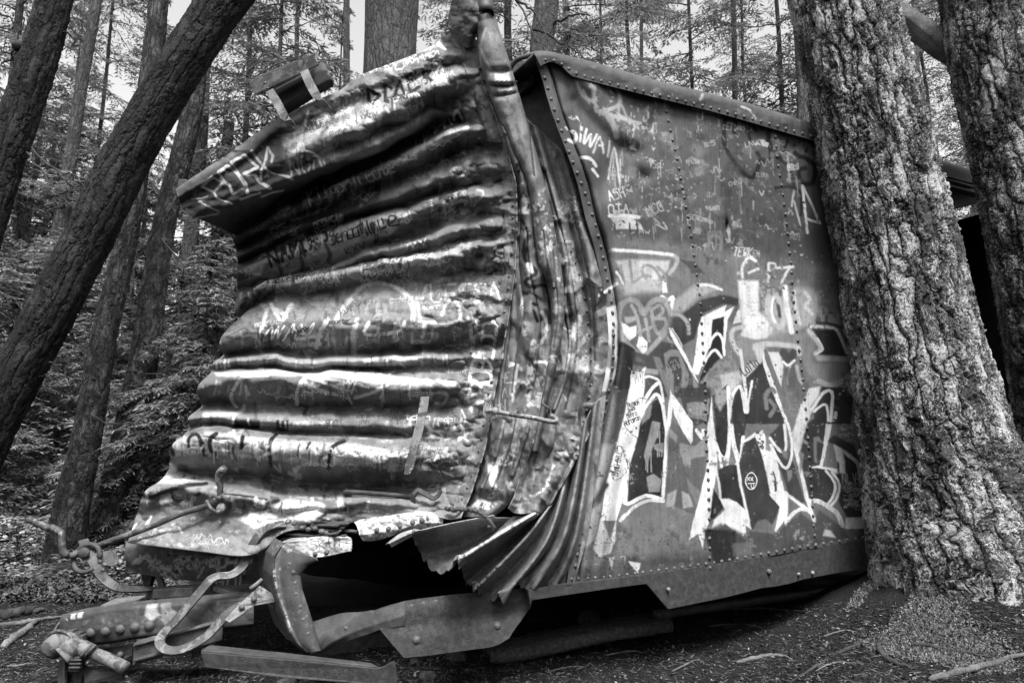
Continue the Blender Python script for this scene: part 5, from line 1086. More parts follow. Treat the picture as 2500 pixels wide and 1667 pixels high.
F(c, E8, [(580,375),(700,370),(730,560),(700,640),(640,500)], .36, 5, .8, .5); F(c, E8, [(640,940),(680,900),(745,905),(765,1020),(720,1080),(650,1000)], .5, 5, .9, .4); F(c, E8, [(620,620),(660,600),(690,700),(640,840),(620,760)], .03, 5, .8, .3); F(c, E8, [(650,840),(700,700),(720,740),(680,860)], .55, 3, .9, .4)
F(c, E8, [(650,1000),(720,1080),(700,1200),(640,1240),(630,1080)], .09, 8, .7, .3); F(c, E8, [(780,560),(850,560),(850,660),(790,700)], .02, 3); T(c, E8, 'STHC', (600,1190), (598,980), 60, .24, 2.2, sp=.2); S(c, E8, [(735,570),(775,640)], 5, .5, chip=.5)
c.blotch(200, (1300,320,1440,600), 2.6, [.42,.34,.06], 11, .7, soft=1); c.blotch(70, (1340,600,1490,1050), 5, [.45,.05,.36], 13, .7, soft=1.5, asp=.6, chip=.4); c.scrib(20, (1350,470,1430,540), 12, [.42], 1.6, 15)
F(c, E8, [(520,1330),(640,1290),(700,1240),(680,1400),(520,1500)], .14, 6, .8, .2)
c = low.canvas(.15, 161, .5); c.blotch(40, (1260,1050,1440,1250), 9, [.4,.1,.5], 3, .6, soft=3, chip=.4); F(c, E5, [(1705,110),(1740,90),(1770,110),(1760,140),(1730,155)], .07, 1.5); S(c, E5, [(1830,90),(1780,240),(1700,310)], 6, .5, 2, chip=.5)
c = fan.canvas(.17, 171, .45)
c.stroke([(1306,1256),(1210,1309),(1114,1367)], 9, .46, 2, 1, chip=.4); c.stroke([(1205,1258),(1100,1277),(1012,1298)], 6, .3, 2, .8); c.blotch(60, (1180,1150,1440,1430), 6, [.24,.3,.05], 3, .6, soft=2, asp=.5, chip=.4); c.blotch(300, (1000,1260,1440,1450), 2.2, [.03,.22], 5, .6, soft=.8)

layers(fold.c, 40, (1340,380,1480,1060), 301, [.03,.42,.3,.08,.5], (3,7), 26); layers(face.c, 60, (1200,450,1340,1230), 303, [.02,.5,.36,.08,.58,.05], (3,8), 26); layers(tube.c, 26, (1280,440,1370,1000), 305, [.03,.45,.3,.06], (3,7), 22)
layers(low.c, 20, (1250,1050,1430,1240), 307, [.03,.4,.5,.07], (3,7), 24); layers(side.c, 46, (1500,300,1980,600), 309, [.04,.2,.26,.06,.3], (3,7), 30, soft=2.5, a=.6, chip=.45); layers(side.c, 16, (1490,600,2090,1380), 311, [.03,.2,.4,.08], (2,6), 20, a=.7, chip=.4)
layers(skirt.c, 30, (320,1350,660,1410), 313, [.03,.4,.46,.08], (2,6), 18)

c = end.c                                               # the overhang, last coats
rr = random.Random(55)
for k in range(46):
    u = rr.uniform(0, 1); x = 700 + 370 * u; y = 345 - 150 * u + rr.uniform(-22, 40)
    if k % 3: c.text(''.join(rr.choice('aenoKRSmTuLVw') for _ in range(rr.randint(3, 7))), (x, y), (x + 40, y - 15), rr.uniform(8, 15), rr.choice([.55,.4,.03,.6]), rr.uniform(1.3, 2.4), chip=.2, seed=k)
    else: c.stroke([(x, y), (x + rr.uniform(-4, 4), y + rr.uniform(14, 40))], rr.uniform(1.6, 3.4), rr.choice([.04,.4,.06]), 1, .8, False, .2)
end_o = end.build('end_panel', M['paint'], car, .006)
tag(end_o, 'crumpled corrugated end wall')
rivets(end, RIV_E, end_o, 4.8, 29); rivets(end, RIV_E2, end_o, 4.8, 30)
rivets(end, [(812,246),(905,212),(1000,181),(1080,146)], end_o, 4.6, 27)
rivets(end, [(458,492),(571,404),(660,345)], end_o, 3.2, 25)
rivets(end, [(1185,520),(1150,616),(1195,570),(1192,625),(1168,760),(1153,862),(1138,930),(1118,1035),(1100,1103),(1196,515)], end_o, 5.2, 0, smooth=False)
skirt_o = skirt.build('end_sill_plate', M['paint'], car, .010)
tube_o = tube.build('buckled_pipe', M['paint'], car, .006)
face_o = face.build('corner_post', M['paint'], car, .006)
fold_o = fold.build('folded_sheet', M['paint'], car, .005)
rivets(fold, RIV_C, fold_o, 4.8, 30)
low_o = low.build('lower_folded_sheet', M['paint'], car, .005)
fan_o = fan.build('pleated_sheet', M['paint'], car, .005)
rivets(fan, [(1336,1240),(1316,1264),(1275,1318),(1234,1362),(1200,1398),(1168,1428)], fan_o, 4.2, 33)
side_o = side.build('side_panel', M['paint_side'], car, .006)
tag(side_o, 'flat riveted side wall with big sprayed letters')
RD = [(1323,165),(1331,200),(1354,275),(1375,335),(1393,385),(1418,448),(1443,520),(1462,588),(1479,673),(1493,758),(1496,838),(1493,900),(1484,954),(1466,1048),(1453,1111),(1440,1200),(1424,1275),(1413,1325),(1403,1380)]
rivets(side, RD, side_o, 5.0, 27)
for sm in (SEAM1[1:], SEAM2): rivets(side, sm, side_o, 4.4, 24)
rivets(side, [(1394,1413),(1480,1408),(1581,1395),(1700,1379),(1800,1363),(1950,1336),(2105,1312)], side_o, 4.6, 19.5)
eave_o = eave.build('eave_plate', M['paint_side'], car, .008)
rivets(eave, [(1330,148),(1357,151),(1382,166),(1400,178),(1423,187),(1500,208),(1614,235),(1700,256),(1800,282),(1969,331),(2100,366)], eave_o, 4.8, 21)

# body behind the sheets: roof, floor, far wall, bulkheads -------------------------------------------------------
c0 = np.array(W(1304, 134, side_depth(1304) + .02)); c1 = np.array(W(1990, 308, side_depth(1990) + .05)); d = c1 - c0; d[2] = 0; d /= np.linalg.norm(d)
nin = np.array((-d[1], d[0], 0))                       # into the car, away from the camera
if nin[1] < 0: nin = -nin
mb = MB()
q = resample(ET, 30)
R0 = np.array([W(x, y, side_depth(x) + .10) for x, y in q])
rv = []
for k in range(9):
    f = k / 8; rv.append(R0 + nin * (2.8 * f) + np.array((0, 0, .16 * math.sin(f * math.pi) - .30 * f)))
rv = np.array(rv)
mb.add(rv.reshape(-1, 3), gridq(9, 30)); roof = mb.build('roof', M['dark'], car, True)
m = roof.modifiers.new('thickness', 'SOLIDIFY'); m.thickness = .02; m.offset = -1
# lining: dark boards added behind the sheets and below the floor to block daylight
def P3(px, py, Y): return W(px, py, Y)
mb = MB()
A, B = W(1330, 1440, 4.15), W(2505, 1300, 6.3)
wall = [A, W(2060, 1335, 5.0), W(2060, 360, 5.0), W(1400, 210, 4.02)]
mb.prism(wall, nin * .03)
far0, far1 = A + nin * 2.5 - (0, 0, .5), B + nin * 2.4 - (0, 0, .5)  # far wall lowered past the floor to block light underneath
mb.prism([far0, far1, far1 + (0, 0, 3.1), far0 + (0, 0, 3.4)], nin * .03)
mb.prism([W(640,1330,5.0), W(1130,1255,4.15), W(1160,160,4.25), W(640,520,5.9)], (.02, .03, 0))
fl_ = W(650, 1300, 7.2); fl_[2] = -.2; f0_ = far0 * (1, 1, 0) + (0, 0, -.2); mb.prism([fl_, f0_, f0_ + (0, 0, 1.5), fl_ + (0, 0, 1.5)], nin * .03)  # dark screen added to close the lit gap under the car
mb.build('light_blocking_lining', M['void'], car, each=True)
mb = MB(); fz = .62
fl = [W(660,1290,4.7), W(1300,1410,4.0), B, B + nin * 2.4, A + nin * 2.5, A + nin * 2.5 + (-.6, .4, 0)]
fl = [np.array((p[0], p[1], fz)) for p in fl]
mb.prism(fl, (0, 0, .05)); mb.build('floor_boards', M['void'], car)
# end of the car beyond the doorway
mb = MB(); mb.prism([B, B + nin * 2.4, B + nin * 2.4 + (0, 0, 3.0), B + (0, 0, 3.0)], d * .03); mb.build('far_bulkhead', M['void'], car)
mb = MB(); mb.prism([W(2296,402,side_depth(2296)-.02),W(2380,425,side_depth(2380)-.02),W(2380,458,side_depth(2380)-.02),W(2296,434,side_depth(2296)-.02)], nin * .05)
mb.prism([W(2200,412,side_depth(2200)+.04),W(2400,466,side_depth(2400)+.04),W(2400,476,side_depth(2400)+.04),W(2200,424,side_depth(2200)+.04)], nin * .08)
mb.build('door_rail', M['dark'], car, bevel=.004, each=True)

# dark recess beside the post: brace and inner plate
mb = MB()
mb.prism([W(1236,196,4.10),W(1299,137,3.98),W(1309,165,3.97),W(1300,205,3.98),W(1266,232,4.05)], (.02, .06, .0))
br = mb.build('corner_brace', M['grit'], car, bevel=.006)
mb = MB()
for x, y in ((1262,200),(1286,205),(1300,186),(1258,138)): mb.ball(W(x, y, 3.97), .010, (0, -1, .2), .8, 10, 6)
mb.build('rivet', M['rivet'], br, True, fix=False, each=True)
pl_ = Sheet([[(1225,150,4.12),(1300,150,4.06)],[(1262,260,4.12),(1345,250,4.02)],[(1280,330,4.1),(1372,340,3.98)],[(1300,400,4.06),(1400,400,3.97)]], 20, 30)
pl_.build('inner_plate', M['dark'], car, .01)
mb = MB(); mb.tube(resample([W(1240,178,4.06),W(1258,150,4.02),W(1285,138,3.99),W(1303,134,3.98)], 14), .016, 10); mb.build('roof_pipe', M['rust'], car, True)

# torn plates above the post
def plate(name, poly, mat, thick=.012, parent=car, bevel=.003, rv=(), rr=4.5, direction=None):
    mb = MB(); mb.prism([W(*p) for p in poly], direction if direction is not None else (0.0, thick, 0.0)); o = mb.build(name, M[mat], parent, bevel=bevel)
    if len(rv):
        m2 = MB()
        for p in rv: m2.ball(W(p[0], p[1], p[2] - .004), rr * p[2] / FPX, (0, -1, .15), .8, 12, 7)
        m2.build('rivet', M['rivet'], o, True, fix=False, each=True)
    return o
top_s = Sheet([[(1118,-40,3.86),(1150,-40,3.74),(1200,-40,3.78),(1212,-40,3.84)],[(1106,0,3.86),(1140,0,3.74),(1190,0,3.70),(1200,4,3.80)],
               [(1098,40,3.88),(1136,44,3.76),(1178,46,3.70),(1196,36,3.80)],[(1096,66,3.90),(1128,80,3.80),(1150,88,3.76),(1168,60,3.80)],[(1110,92,3.92),(1130,110,3.86),(1148,118,3.82),(1158,96,3.84)]], 60, 80)
top_s.push((fbm(top_s.PX / 20, top_s.PY / 20, 401, 3) - .5) * .05); top_s.canvas(.07, 403)
o_ = top_s.build('torn_top_plate', M['paint'], car, .008)
rivets(top_s, [(1123,16),(1116,68),(1186,10)], o_, 4.6, 0, smooth=False)
mb = MB(); a_ = resample([W(1172,-60,3.74),W(1182,-10,3.73),W(1186,36,3.72)], 12); mb.tube(a_, .052, 20, closed_ends=False)
cp = mb.build('pipe_end_cap', M['dark'], car, True); m = cp.modifiers.new('thickness', 'SOLIDIFY'); m.thickness = .006
inner = Sheet(col([(1112,90),(1128,130),(1142,180),(1158,240),(1176,300),(1192,345)], [(1172,100),(1180,160),(1200,220),(1220,280),(1232,320),(1240,350)], 14, lambda t, u: 3.93 - .04 * t, .07, 11), 40, 160, uniform=True)
inner.push((fbm(inner.PX / 20, inner.PY / 30, 411, 3) - .5) * .04); inner.canvas(.08, 413); inner.build('inner_post', M['paint'], car, .006)

# roof walk bracket with its two straps ------------------------------------------------------------------------
walk = plate('roof_walk_bracket', [(607,200,4.35),(764,136,4.1),(779,158,4.1),(650,227,4.32),(625,230,4.34)], 'grey', .010)
mb = MB(); mb.prism([W(607,200,4.35), W(764,136,4.1), W(770,132,4.3), W(612,196,4.55)], (0, 0, .008)); mb.build('bracket_flange', M['rust'], walk)
mb = MB()
for x, y in ((647,203),(654,216),(737,160)): mb.ball(W(x, y, 4.24), .010, (0, -1, .3), .8, 10, 6)
mb.build('rivet', M['rivet'], walk, True, fix=False, each=True)
back = Sheet([[(668,222,4.55),(730,190,4.45),(782,158,4.38),(796,164,4.36)],[(676,236,4.42),(735,204,4.34),(786,174,4.26),(800,182,4.24)],
              [(684,262,4.40),(740,228,4.32),(800,196,4.24),(816,198,4.22)],[(690,284,4.5),(745,250,4.42),(802,214,4.34),(814,214,4.3)]], 60, 40, lin=True)
back.canvas(.05, 421); back.build('roof_walk_channel', M['paint'], walk, .01)
for P_ in ([(658,222,4.28),(676,250,4.22),(694,284,4.2),(710,302,4.28),(721,310,4.32)], [(743,174,4.12),(756,204,4.06),(774,236,4.04),(790,256,4.14),(799,268,4.2)]):
    pts = resample([W(*p) for p in P_], 24); mb = MB(); mb.tube(pts, 0, flat=(.056, .008), normal=(-.2, -1, .45))
    st = mb.build('strap', M['strap'], walk)
    mb = MB(); mb.ball(pts[-2] + np.array((0, -.012, .004)), .012, (0, -1, .2), .8, 12, 6); mb.build('bolt', M['rivet'], st, True, fix=False)
mb = MB()
r = random.Random(5)
P_ = resample([W(612,194,4.4),W(650,172,4.36),(*W(672,158,4.33),),W(700,150,4.3),W(735,143,4.2),W(768,136,4.12)], 26)
mb.tube(P_, .004, 5)
for i in range(2, 24, 2): mb.tube([P_[i], P_[i] + np.array((r.uniform(-.02, .02), 0, -.05))], .003, 4)
mb.build('wire_mesh_edge', M['rust'], walk, True)
mb = MB(); mb.box(W(447, 448, 5.05), (.07, .03, .06)); mb.build('flange_stub', M['dark'], car, bevel=.006)

# rods and bars ---------------------------------------------------------------------------------------------
def rod(name, P_, r, mat='bar', parent=car, k=12, n=50, noise_=.0, rr=None):
    pts = resample(np.array([W(*p) for p in P_]), n); mb = MB()
    R = np.full(n, r) if rr is None else np.interp(np.linspace(0, 1, n), *rr)
    if noise_: pts = pts + (np.stack([vnoise(np.arange(n) * .7, np.zeros(n), s) for s in (1, 2, 3)], 1) - .5) * noise_
    mb.tube(pts, R, k); return mb.build(name, M[mat], parent, True)
hold = rod('grab_iron', [(1188,1004,3.66),(1206,1003,3.62),(1250,1012,3.58),(1305,1020,3.55),(1340,1028,3.55),(1356,1030,3.56),(1358,1022,3.6),(1347,1015,3.66)], .0125, 'chalk')
mb = MB(); mb.ball(W(1209,1003,3.60), .022, (0, -1, 0), .7, 10, 6); mb.prism([W(1182,970,3.7),W(1196,972,3.7),W(1200,1000,3.66),W(1216,1018,3.64),W(1196,1034,3.66),W(1178,1012,3.7)], (0, .012, 0)); mb.build('mounting_lug', M['chalk'], hold, bevel=.003)
rod('bent_strap', [(1328,972,3.6),(1325,985,3.58),(1340,998,3.58),(1338,1010,3.6)], .006, 'dark')
g2 = rod('grab_iron', [(842,1202,4.1),(848,1200,3.98),(900,1203,3.92),(960,1208,3.88),(1006,1211,3.84),(1016,1200,3.82)], .0125, 'rust')
pts = resample([W(1008,1228,3.8),W(1009,1206,3.78),(*W(1020,1195,3.78),),W(1036,1205,3.77),W(1058,1217,3.76),W(1070,1210,3.76),W(1078,1196,3.75)], 30, False); mb = MB(); mb.tube(pts, 0, flat=(.034, .007), normal=(0, -.5, 1)); mb.build('bent_bracket', M['rust'], car)
plate('bent_bracket', [(846,1190,4.02),(858,1204,3.99),(862,1232,3.98),(878,1256,3.98),(850,1246,4.02),(842,1212,4.02)], 'dark', .01)
long = rod('long_hand_rail', [(228,1336,4.28),(300,1310,4.25),(380,1280,4.22),(440,1254,4.2),(500,1236,4.2),(524,1222,4.16),(540,1200,4.14),(536,1180,4.14),(531,1166,4.14),(537,1152,4.13),(549,1144,4.12)], .016, 'bar', rr=([0, .8, .93, 1], [.019, .019, .018, .026]))
mb = MB(); mb.tube(resample([W(505,1222,4.1),W(514,1240,4.08),W(532,1250,4.1),W(545,1238,4.16),W(536,1228,4.2)], 14), .011, 8); mb.ball(W(540,1240,4.12), .03, (0, -1, .2), .5, 10, 6)
mb.build('rail_eye', M['bar'], long, True, fix=False)
rod('brake_pipe', [(73,1266,4.1),(88,1275,4.08),(104,1284,4.06),(125,1288,4.06),(143,1295,4.05),(152,1308,4.04),(154,1324,4.04),(151,1338,4.04),(155,1350,4.05),(168,1356,4.08),(186,1350,4.12),(204,1342,4.18)], .019, 'bar', noise_=.012)
pts = resample([W(203,1318,4.2),W(214,1345,4.14),W(230,1375,4.12),W(252,1410,4.12),W(290,1434,4.14),W(345,1438,4.3),W(380,1436,4.5)], 40); mb = MB(); mb.tube(pts, 0, flat=(.052, .010), normal=(.3, -.6, .7)); bs = mb.build('bent_end_bar', M['dark'], car)
mb = MB()
for x, y in ((244,1371),(251,1391)): mb.ball(W(x, y, 4.08), .013, (0, -1, 0), .8, 10, 6)
mb.build('rivet', M['rivet'], bs, True, fix=False, each=True)
plate('side_lug', [(232,1366,4.14),(246,1348,4.16),(270,1342,4.2),(282,1352,4.22),(288,1376,4.2),(276,1384,4.18),(250,1378,4.14)], 'grey', .02, bevel=.006)
mb = MB(); th = np.linspace(0, 6.28, 25); ctr = WV(212, 1362, 4.12)
mb.tube(np.array([(ctr.x + .075 * math.cos(t), ctr.y + .02 * math.sin(t), ctr.z + .075 * math.sin(t)) for t in th[:-3]]), .014, 8); mb.ball(W(205, 1350, 4.1), .035, (0, -1, 0), .6, 10, 6); mb.build('coupling_ring', M['rust'], car, True, fix=False)

# leaning flat bar on the end, pressed against the ribs
stake = plate('loose_batten', [(1026,968,3.80),(1048,968,3.78),(1042,1010,3.77),(1028,1070,3.76),(1010,1140,3.74),(1000,1158,3.74),(986,1158,3.76),(990,1130,3.77),(1008,1060,3.78),(1020,1010,3.79)], 'chalk', .014, bevel=.003)

# crushed end sill: boxy bent channel at the middle
sill = Sheet([[(842,1306,3.84),(780,1304,3.94),(720,1308,4.0),(690,1312,4.05)],[(856,1312,3.76),(780,1310,3.82),(706,1322,3.86),(668,1330,4.0)],
              [(856,1344,3.74),(800,1356,3.80),(720,1366,3.84),(648,1352,3.98)]], 90, 60, lin=True)
sill.push((fbm(sill.PX / 25, sill.PY / 15, 431, 3) - .5) * .03); sc_ = sill.canvas(.40, 433); sc_.blotch(60, (660,1300,860,1370), 5, [.04,.06,.5], 3, .8, soft=1.2, chip=.3); T(sc_, E4, 'SKIN', (1290,815), (1500,790), 55, .06, 2.4); sill_o = sill.build('bent_end_sill', M['paint'], car, .012)
rivets(sill, [(724,1351),(745,1356),(770,1352),(798,1348)], sill_o, 5.0, 0, smooth=False)
ARM = [[(660,1318,4.15),(672,1314,3.98),(698,1326,3.76),(740,1348,3.74),(772,1362,3.74)],[(636,1340,4.15),(652,1344,3.95),(676,1358,3.74),(716,1376,3.72),(748,1374,3.74)],
       [(634,1385,4.12),(650,1390,3.94),(672,1404,3.72),(704,1404,3.71),(726,1402,3.73)],[(643,1428,4.1),(660,1436,3.92),(684,1450,3.70),(712,1450,3.69),(731,1440,3.71)],
       [(658,1470,4.08),(676,1478,3.9),(698,1490,3.69),(726,1490,3.68),(744,1480,3.70)],[(680,1514,4.05),(694,1520,3.88),(710,1530,3.67),(742,1532,3.66),(758,1524,3.68)],
       [(702,1550,4.02),(714,1556,3.86),(730,1566,3.66),(754,1566,3.65),(768,1558,3.67)],[(736,1580,3.95),(744,1584,3.82),(755,1588,3.66),(768,1589,3.65),(777,1590,3.66)]]
ARM = [[a, b, (c[0] - 1.5, c[1], c[2] + .02), c, (c[0] + 2, c[1], c[2]), d, e, (e[0] + 1, e[1], e[2] + .03)] for a, b, c, d, e in ARM]
arm = Sheet(ARM, 140, 240, uniform=True)
arm.push((fbm(arm.PX / 30, arm.PY / 45, 441, 2) - .5) * .014); ca = arm.canvas(.10, 443); c_ = ca
c_.fill([(690,1340),(760,1360),(730,1400),(736,1461),(765,1532),(780,1600),(745,1590),(712,1520),(690,1440),(684,1380)], .045, 3, .95, .1)
c_.stroke([(700,1330),(678,1362),(674,1410),(684,1455),(700,1500),(712,1540)], 5, .42, 2, .9, chip=.45); c_.blotch(50, (636,1320,690,1540), 6, [.26,.04,.3], 7, .7, soft=1.5, asp=.6, chip=.4); c_.blotch(90, (690,1380,770,1590), 3, [.02,.12], 9, .7, soft=1); c_.blotch(6, (690,1320,750,1345), 9, [.45], 8, .8, chip=.4); arm_o = arm.build('bent_sill_arm', M['paint'], car, .012)  # pale stroke is a highlight painted along the arm's ridge
rivets(arm, [(708,1377),(716,1396),(720,1424),(723,1450),(733,1481),(741,1512),(752,1546)], arm_o, 5.5, 0, smooth=False)
plate('sill_gusset', [(652,1470,3.98),(690,1500,3.9),(716,1545,3.86),(738,1580,3.84),(700,1560,3.9),(668,1520,3.96)], 'rust', .01)
# riveted lip of the torn end sheet, white paint
lip = Sheet([[(862,1272,3.90),(900,1262,3.86),(960,1256,3.82),(1030,1248,3.78),(1080,1262,3.74)],[(872,1284,3.80),(910,1272,3.78),(970,1264,3.75),(1030,1256,3.73),(1082,1266,3.70)],
             [(878,1304,3.77),(920,1300,3.75),(975,1290,3.73),(1030,1276,3.72),(1082,1276,3.69)],[(886,1318,3.80),(922,1316,3.78),(975,1300,3.77),(1022,1288,3.76),(1080,1284,3.72)]], 120, 50, lin=True)
lip.push((fbm(lip.PX / 18, lip.PY / 12, 451, 3) - .5) * .03); lc_ = lip.canvas(.45, 453); lc_.blotch(60, (880,1255,1090,1320), 5, [.04,.05,.2], 3, .8, soft=1, chip=.3); lip_o = lip.build('torn_lip', M['paint'], car, .006)
rivets(lip, [(921,1295),(949,1292),(978,1285),(1008,1277),(1031,1271)], lip_o, 6.0, 0, smooth=False)
tl = Sheet([[(942,1330,3.78),(975,1305,3.74),(1005,1294,3.72)],[(950,1326,3.72),(985,1308,3.70),(1012,1296,3.70)],[(956,1334,3.74),(985,1318,3.73),(1020,1300,3.72)]], 40, 20, lin=True); tl.canvas(.3, 455); tl.build('torn_tongue', M['paint'], car, .005)
# wrecked mess on top of the sill
mb = MB(); r = random.Random(9)
for k in range(9):
    y = 1266 + k * 4.5; x0, x1 = 690 + r.uniform(-4, 30), 850 + r.uniform(-30, 30)
    pts = resample([W(x0, y, 4.02), W((x0 + x1) / 2, y + r.uniform(0, 16), 3.9), W(x1, y + r.uniform(4, 18), 3.85 - r.uniform(0, .1))], 12)
    mb.tube(pts, 0, flat=(r.uniform(.02, .05), .008), normal=(r.uniform(-.3, .3), -.4, 1))
mb.build('crushed_strip', M['rust'], car, each=True)
mb = MB()
for k in range(9): mb.ball(W(700 + k * 17 + r.uniform(-4, 4), 1276 + k * 4 + r.uniform(-4, 4), 3.84), r.uniform(.014, .022), (0, -.5, 1), .7, 10, 6)
mb.build('bolt_head', M['bar'], car, True, fix=False, each=True)
rod('cable_end', [(1090,1240,3.66),(1110,1244,3.62),(1140,1242,3.6),(1170,1250,3.58),(1190,1264,3.57),(1204,1284,3.57),(1202,1290,3.6),(1190,1286,3.62)], .011, 'rust', noise_=.01)

# looped flat bar in front
loop = [(700,1279,3.95),(672,1282,3.95),(640,1298,3.95),(616,1330,3.95),(602,1360,3.95),(590,1385,3.93),(565,1403,3.9),(535,1406,3.88),(518,1412,3.86),(505,1425,3.84),(440,1502,3.8),(398,1548,3.78),(390,1570,3.76),(402,1584,3.75),(425,1588,3.76),(455,1581,3.78),(500,1556,3.8),(535,1520,3.82),(560,1494,3.84),(600,1472,3.86),(632,1456,3.88),(650,1448,3.9)]
pts = resample([W(*p) for p in loop], 130); mb = MB(); mb.tube(pts, 0, flat=(.05, .012), normal=(.25, -.55, .8)); mb.build('looped_flat_bar', M['bar'], car, bevel=.002)
plate('step_bracket', [(632,1430,3.86),(676,1458,3.84),(668,1470,3.84),(620,1478,3.84),(560,1520,3.8),(548,1512,3.8),(580,1478,3.84)], 'chalk', .02, rv=[(620,1462,3.84),(590,1482,3.83)], rr=7)
rod('snapped_bolt', [(612,1436,3.86),(626,1426,3.86),(640,1414,3.88)], .012, 'bar')

# under the skirt: boards and centre beam
def board(name, a, b, h, dpt, mat, parent=car, **kw):
    """bar whose front face runs between photo points a and b (px,py,Y of top edge), h high (m), dpt deep"""
    p, q = W(*a), W(*b); mb = MB(); v = q - p; n = np.array((-v[1], v[0], 0)); n = n / (np.linalg.norm(n) + 1e-9)
    if n[1] < 0: n = -n
    mb.prism([p, q, q - (0, 0, h), p - (0, 0, h)], n * dpt); return mb.build(name, M[mat], parent, bevel=kw.get('bevel', .006))
board('timber_packing', (323,1442,4.5), (470,1433,4.2), .055, .16, 'wood')
board('timber_packing', (520,1430,4.2), (586,1452,4.0), .03, .06, 'wood')
plate('hanger', [(343,1398,4.6),(372,1402,4.6),(366,1424,4.6),(362,1442,4.62),(350,1430,4.62)], 'dark', .05)
plate('hanger', [(378,1404,4.5),(392,1408,4.5),(404,1440,4.5),(388,1440,4.5)], 'dark', .03)
beam = Sheet([[(152,1505,4.02),(200,1492,4.0),(300,1476,3.98),(460,1462,4.0),(620,1446,4.1)],[(150,1512,3.92),(206,1500,3.88),(300,1486,3.86),(460,1474,3.9),(620,1460,4.02)],
              [(152,1545,3.92),(240,1534,3.86),(300,1524,3.85),(400,1514,3.88),(620,1496,4.0)],[(156,1570,3.94),(260,1562,3.88),(330,1550,3.86),(388,1543,3.88),(620,1520,4.0)],
              [(157,1574,4.10),(260,1566,4.08),(330,1554,4.06),(388,1548,4.08),(620,1524,4.2)]], 200, 90, lin=True)
beam.push((fbm(beam.PX / 40, beam.PY / 30, 461, 3) - .5) * .015); cb = beam.canvas(.06, 463); cb.blotch(70, (160,1470,620,1560), 6, [.14,.03,.2], 3, .6, soft=2, chip=.4); cb.fill([(360,1480),(385,1478),(392,1500),(370,1515),(355,1500)], .45, 4, .9); cb.fill([(395,1478),(415,1476),(440,1500),(410,1530),(395,1510)], .3, 4, .8); cb.fill([(163,1505),(205,1498),(205,1506),(168,1512)], .5, 2, .9, .4)
beam_o = beam.build('centre_beam', M['paint'], car, .012)
rivets(beam, [(226,1541),(261,1538),(297,1533),(332,1529),(366,1525)], beam_o, 10.5, 0, smooth=False)
plate('beam_end_plate', [(150,1508,4.0),(162,1502,3.96),(158,1570,3.98),(150,1560,4.02)], 'bar', .03)
board('beam_cap', (245,1476,3.96), (322,1470,3.98), .02, .2, 'wood')
board('lower_channel', (325,1572,3.78), (545,1512,3.9), .012, .10, 'bar', bevel=.003)
board('lower_channel_web', (327,1577,3.80), (545,1517,3.92), .095, .012, 'dark', bevel=.003)
board('lower_channel_foot', (325,1610,3.76), (400,1590,3.8), .012, .10, 'dark', bevel=.003)
plate('trough_plate', [(210,1590,4.0),(322,1572,3.9),(322,1600,3.9),(300,1610,3.9),(230,1600,3.95)], 'rust', .01, rv=[(294,1597,3.9)], rr=8)

# knuckle, hose coupling and post at the lower left
mb = MB()
mb.tube(resample([W(122,1590,3.80),W(140,1572,3.8),W(165,1568,3.8),W(185,1580,3.82)], 16), np.interp(np.linspace(0, 1, 16), [0, .3, 1], [.055, .06, .045]), 18)
mb.tube(resample([W(178,1572,3.8),W(168,1590,3.78),W(152,1604,3.76)], 10), np.interp(np.linspace(0, 1, 10), [0, .5, 1], [.035, .05, .058]), 18)
mb.tube(resample([W(180,1578,3.8),W(206,1584,3.8),W(222,1596,3.8)], 10), .042, 16)
mb.ball(W(172,1582,3.78), .055, None, 1, 14, 9)
cpl = mb.build('hose_coupling', M['grey'], car, True, fix=False)
mb = MB(); mb.tube(resample([W(216,1590,3.79),W(262,1608,3.76),W(306,1630,3.72)], 14), .031, 18); mb.build('coupling_pipe', M['bar'], cpl, True)
mb = MB()
for dx in (0, 9): mb.tube(resample([W(198 + dx,1604,3.76),W(206 + dx,1592,3.73),W(222 + dx,1576,3.76),W(220 + dx,1582,3.84)], 10), .009, 8)
mb.tube(resample([W(112,1560,3.84),W(128,1544,3.8),W(150,1540,3.78),W(172,1552,3.78),W(178,1568,3.78)], 16), .010, 8)
mb.tube(resample([W(130,1545,3.86),W(138,1530,3.88),W(150,1512,3.94)], 10), .006, 6)
mb.build('coupling_hose_wire', M['bar'], cpl, True, each=True)
mb = MB()
mb.box(W(186, 1618, 3.78), (.055, .04, .075))
for k in range(3): mb.box(W(187 - k * 2, 1610 + k * 9, 3.755), (.06, .02, .010))
for x, y, s in ((176,1544,.035),(190,1552,.045),(200,1556,.035)): mb.box(W(x, y, 3.84), (s, .05, s))
mb.build('coupling_lug', M['dark'], cpl, bevel=.004, each=True)
plate('coupler_post', [(143,1612,3.86),(158,1608,3.80),(156,1667,3.78),(150,1700,3.78),(138,1700,3.86)], 'grey', .03)
plate('coupler_plate', [(158,1600,3.88),(200,1596,3.84),(204,1610,3.82),(198,1667,3.82),(196,1700,3.82),(157,1700,3.86)], 'dark', .02)
plate('coupler_tray', [(200,1624,3.84),(240,1638,3.78),(300,1640,3.74),(300,1660,3.76),(206,1668,3.8)], 'rust', .02)

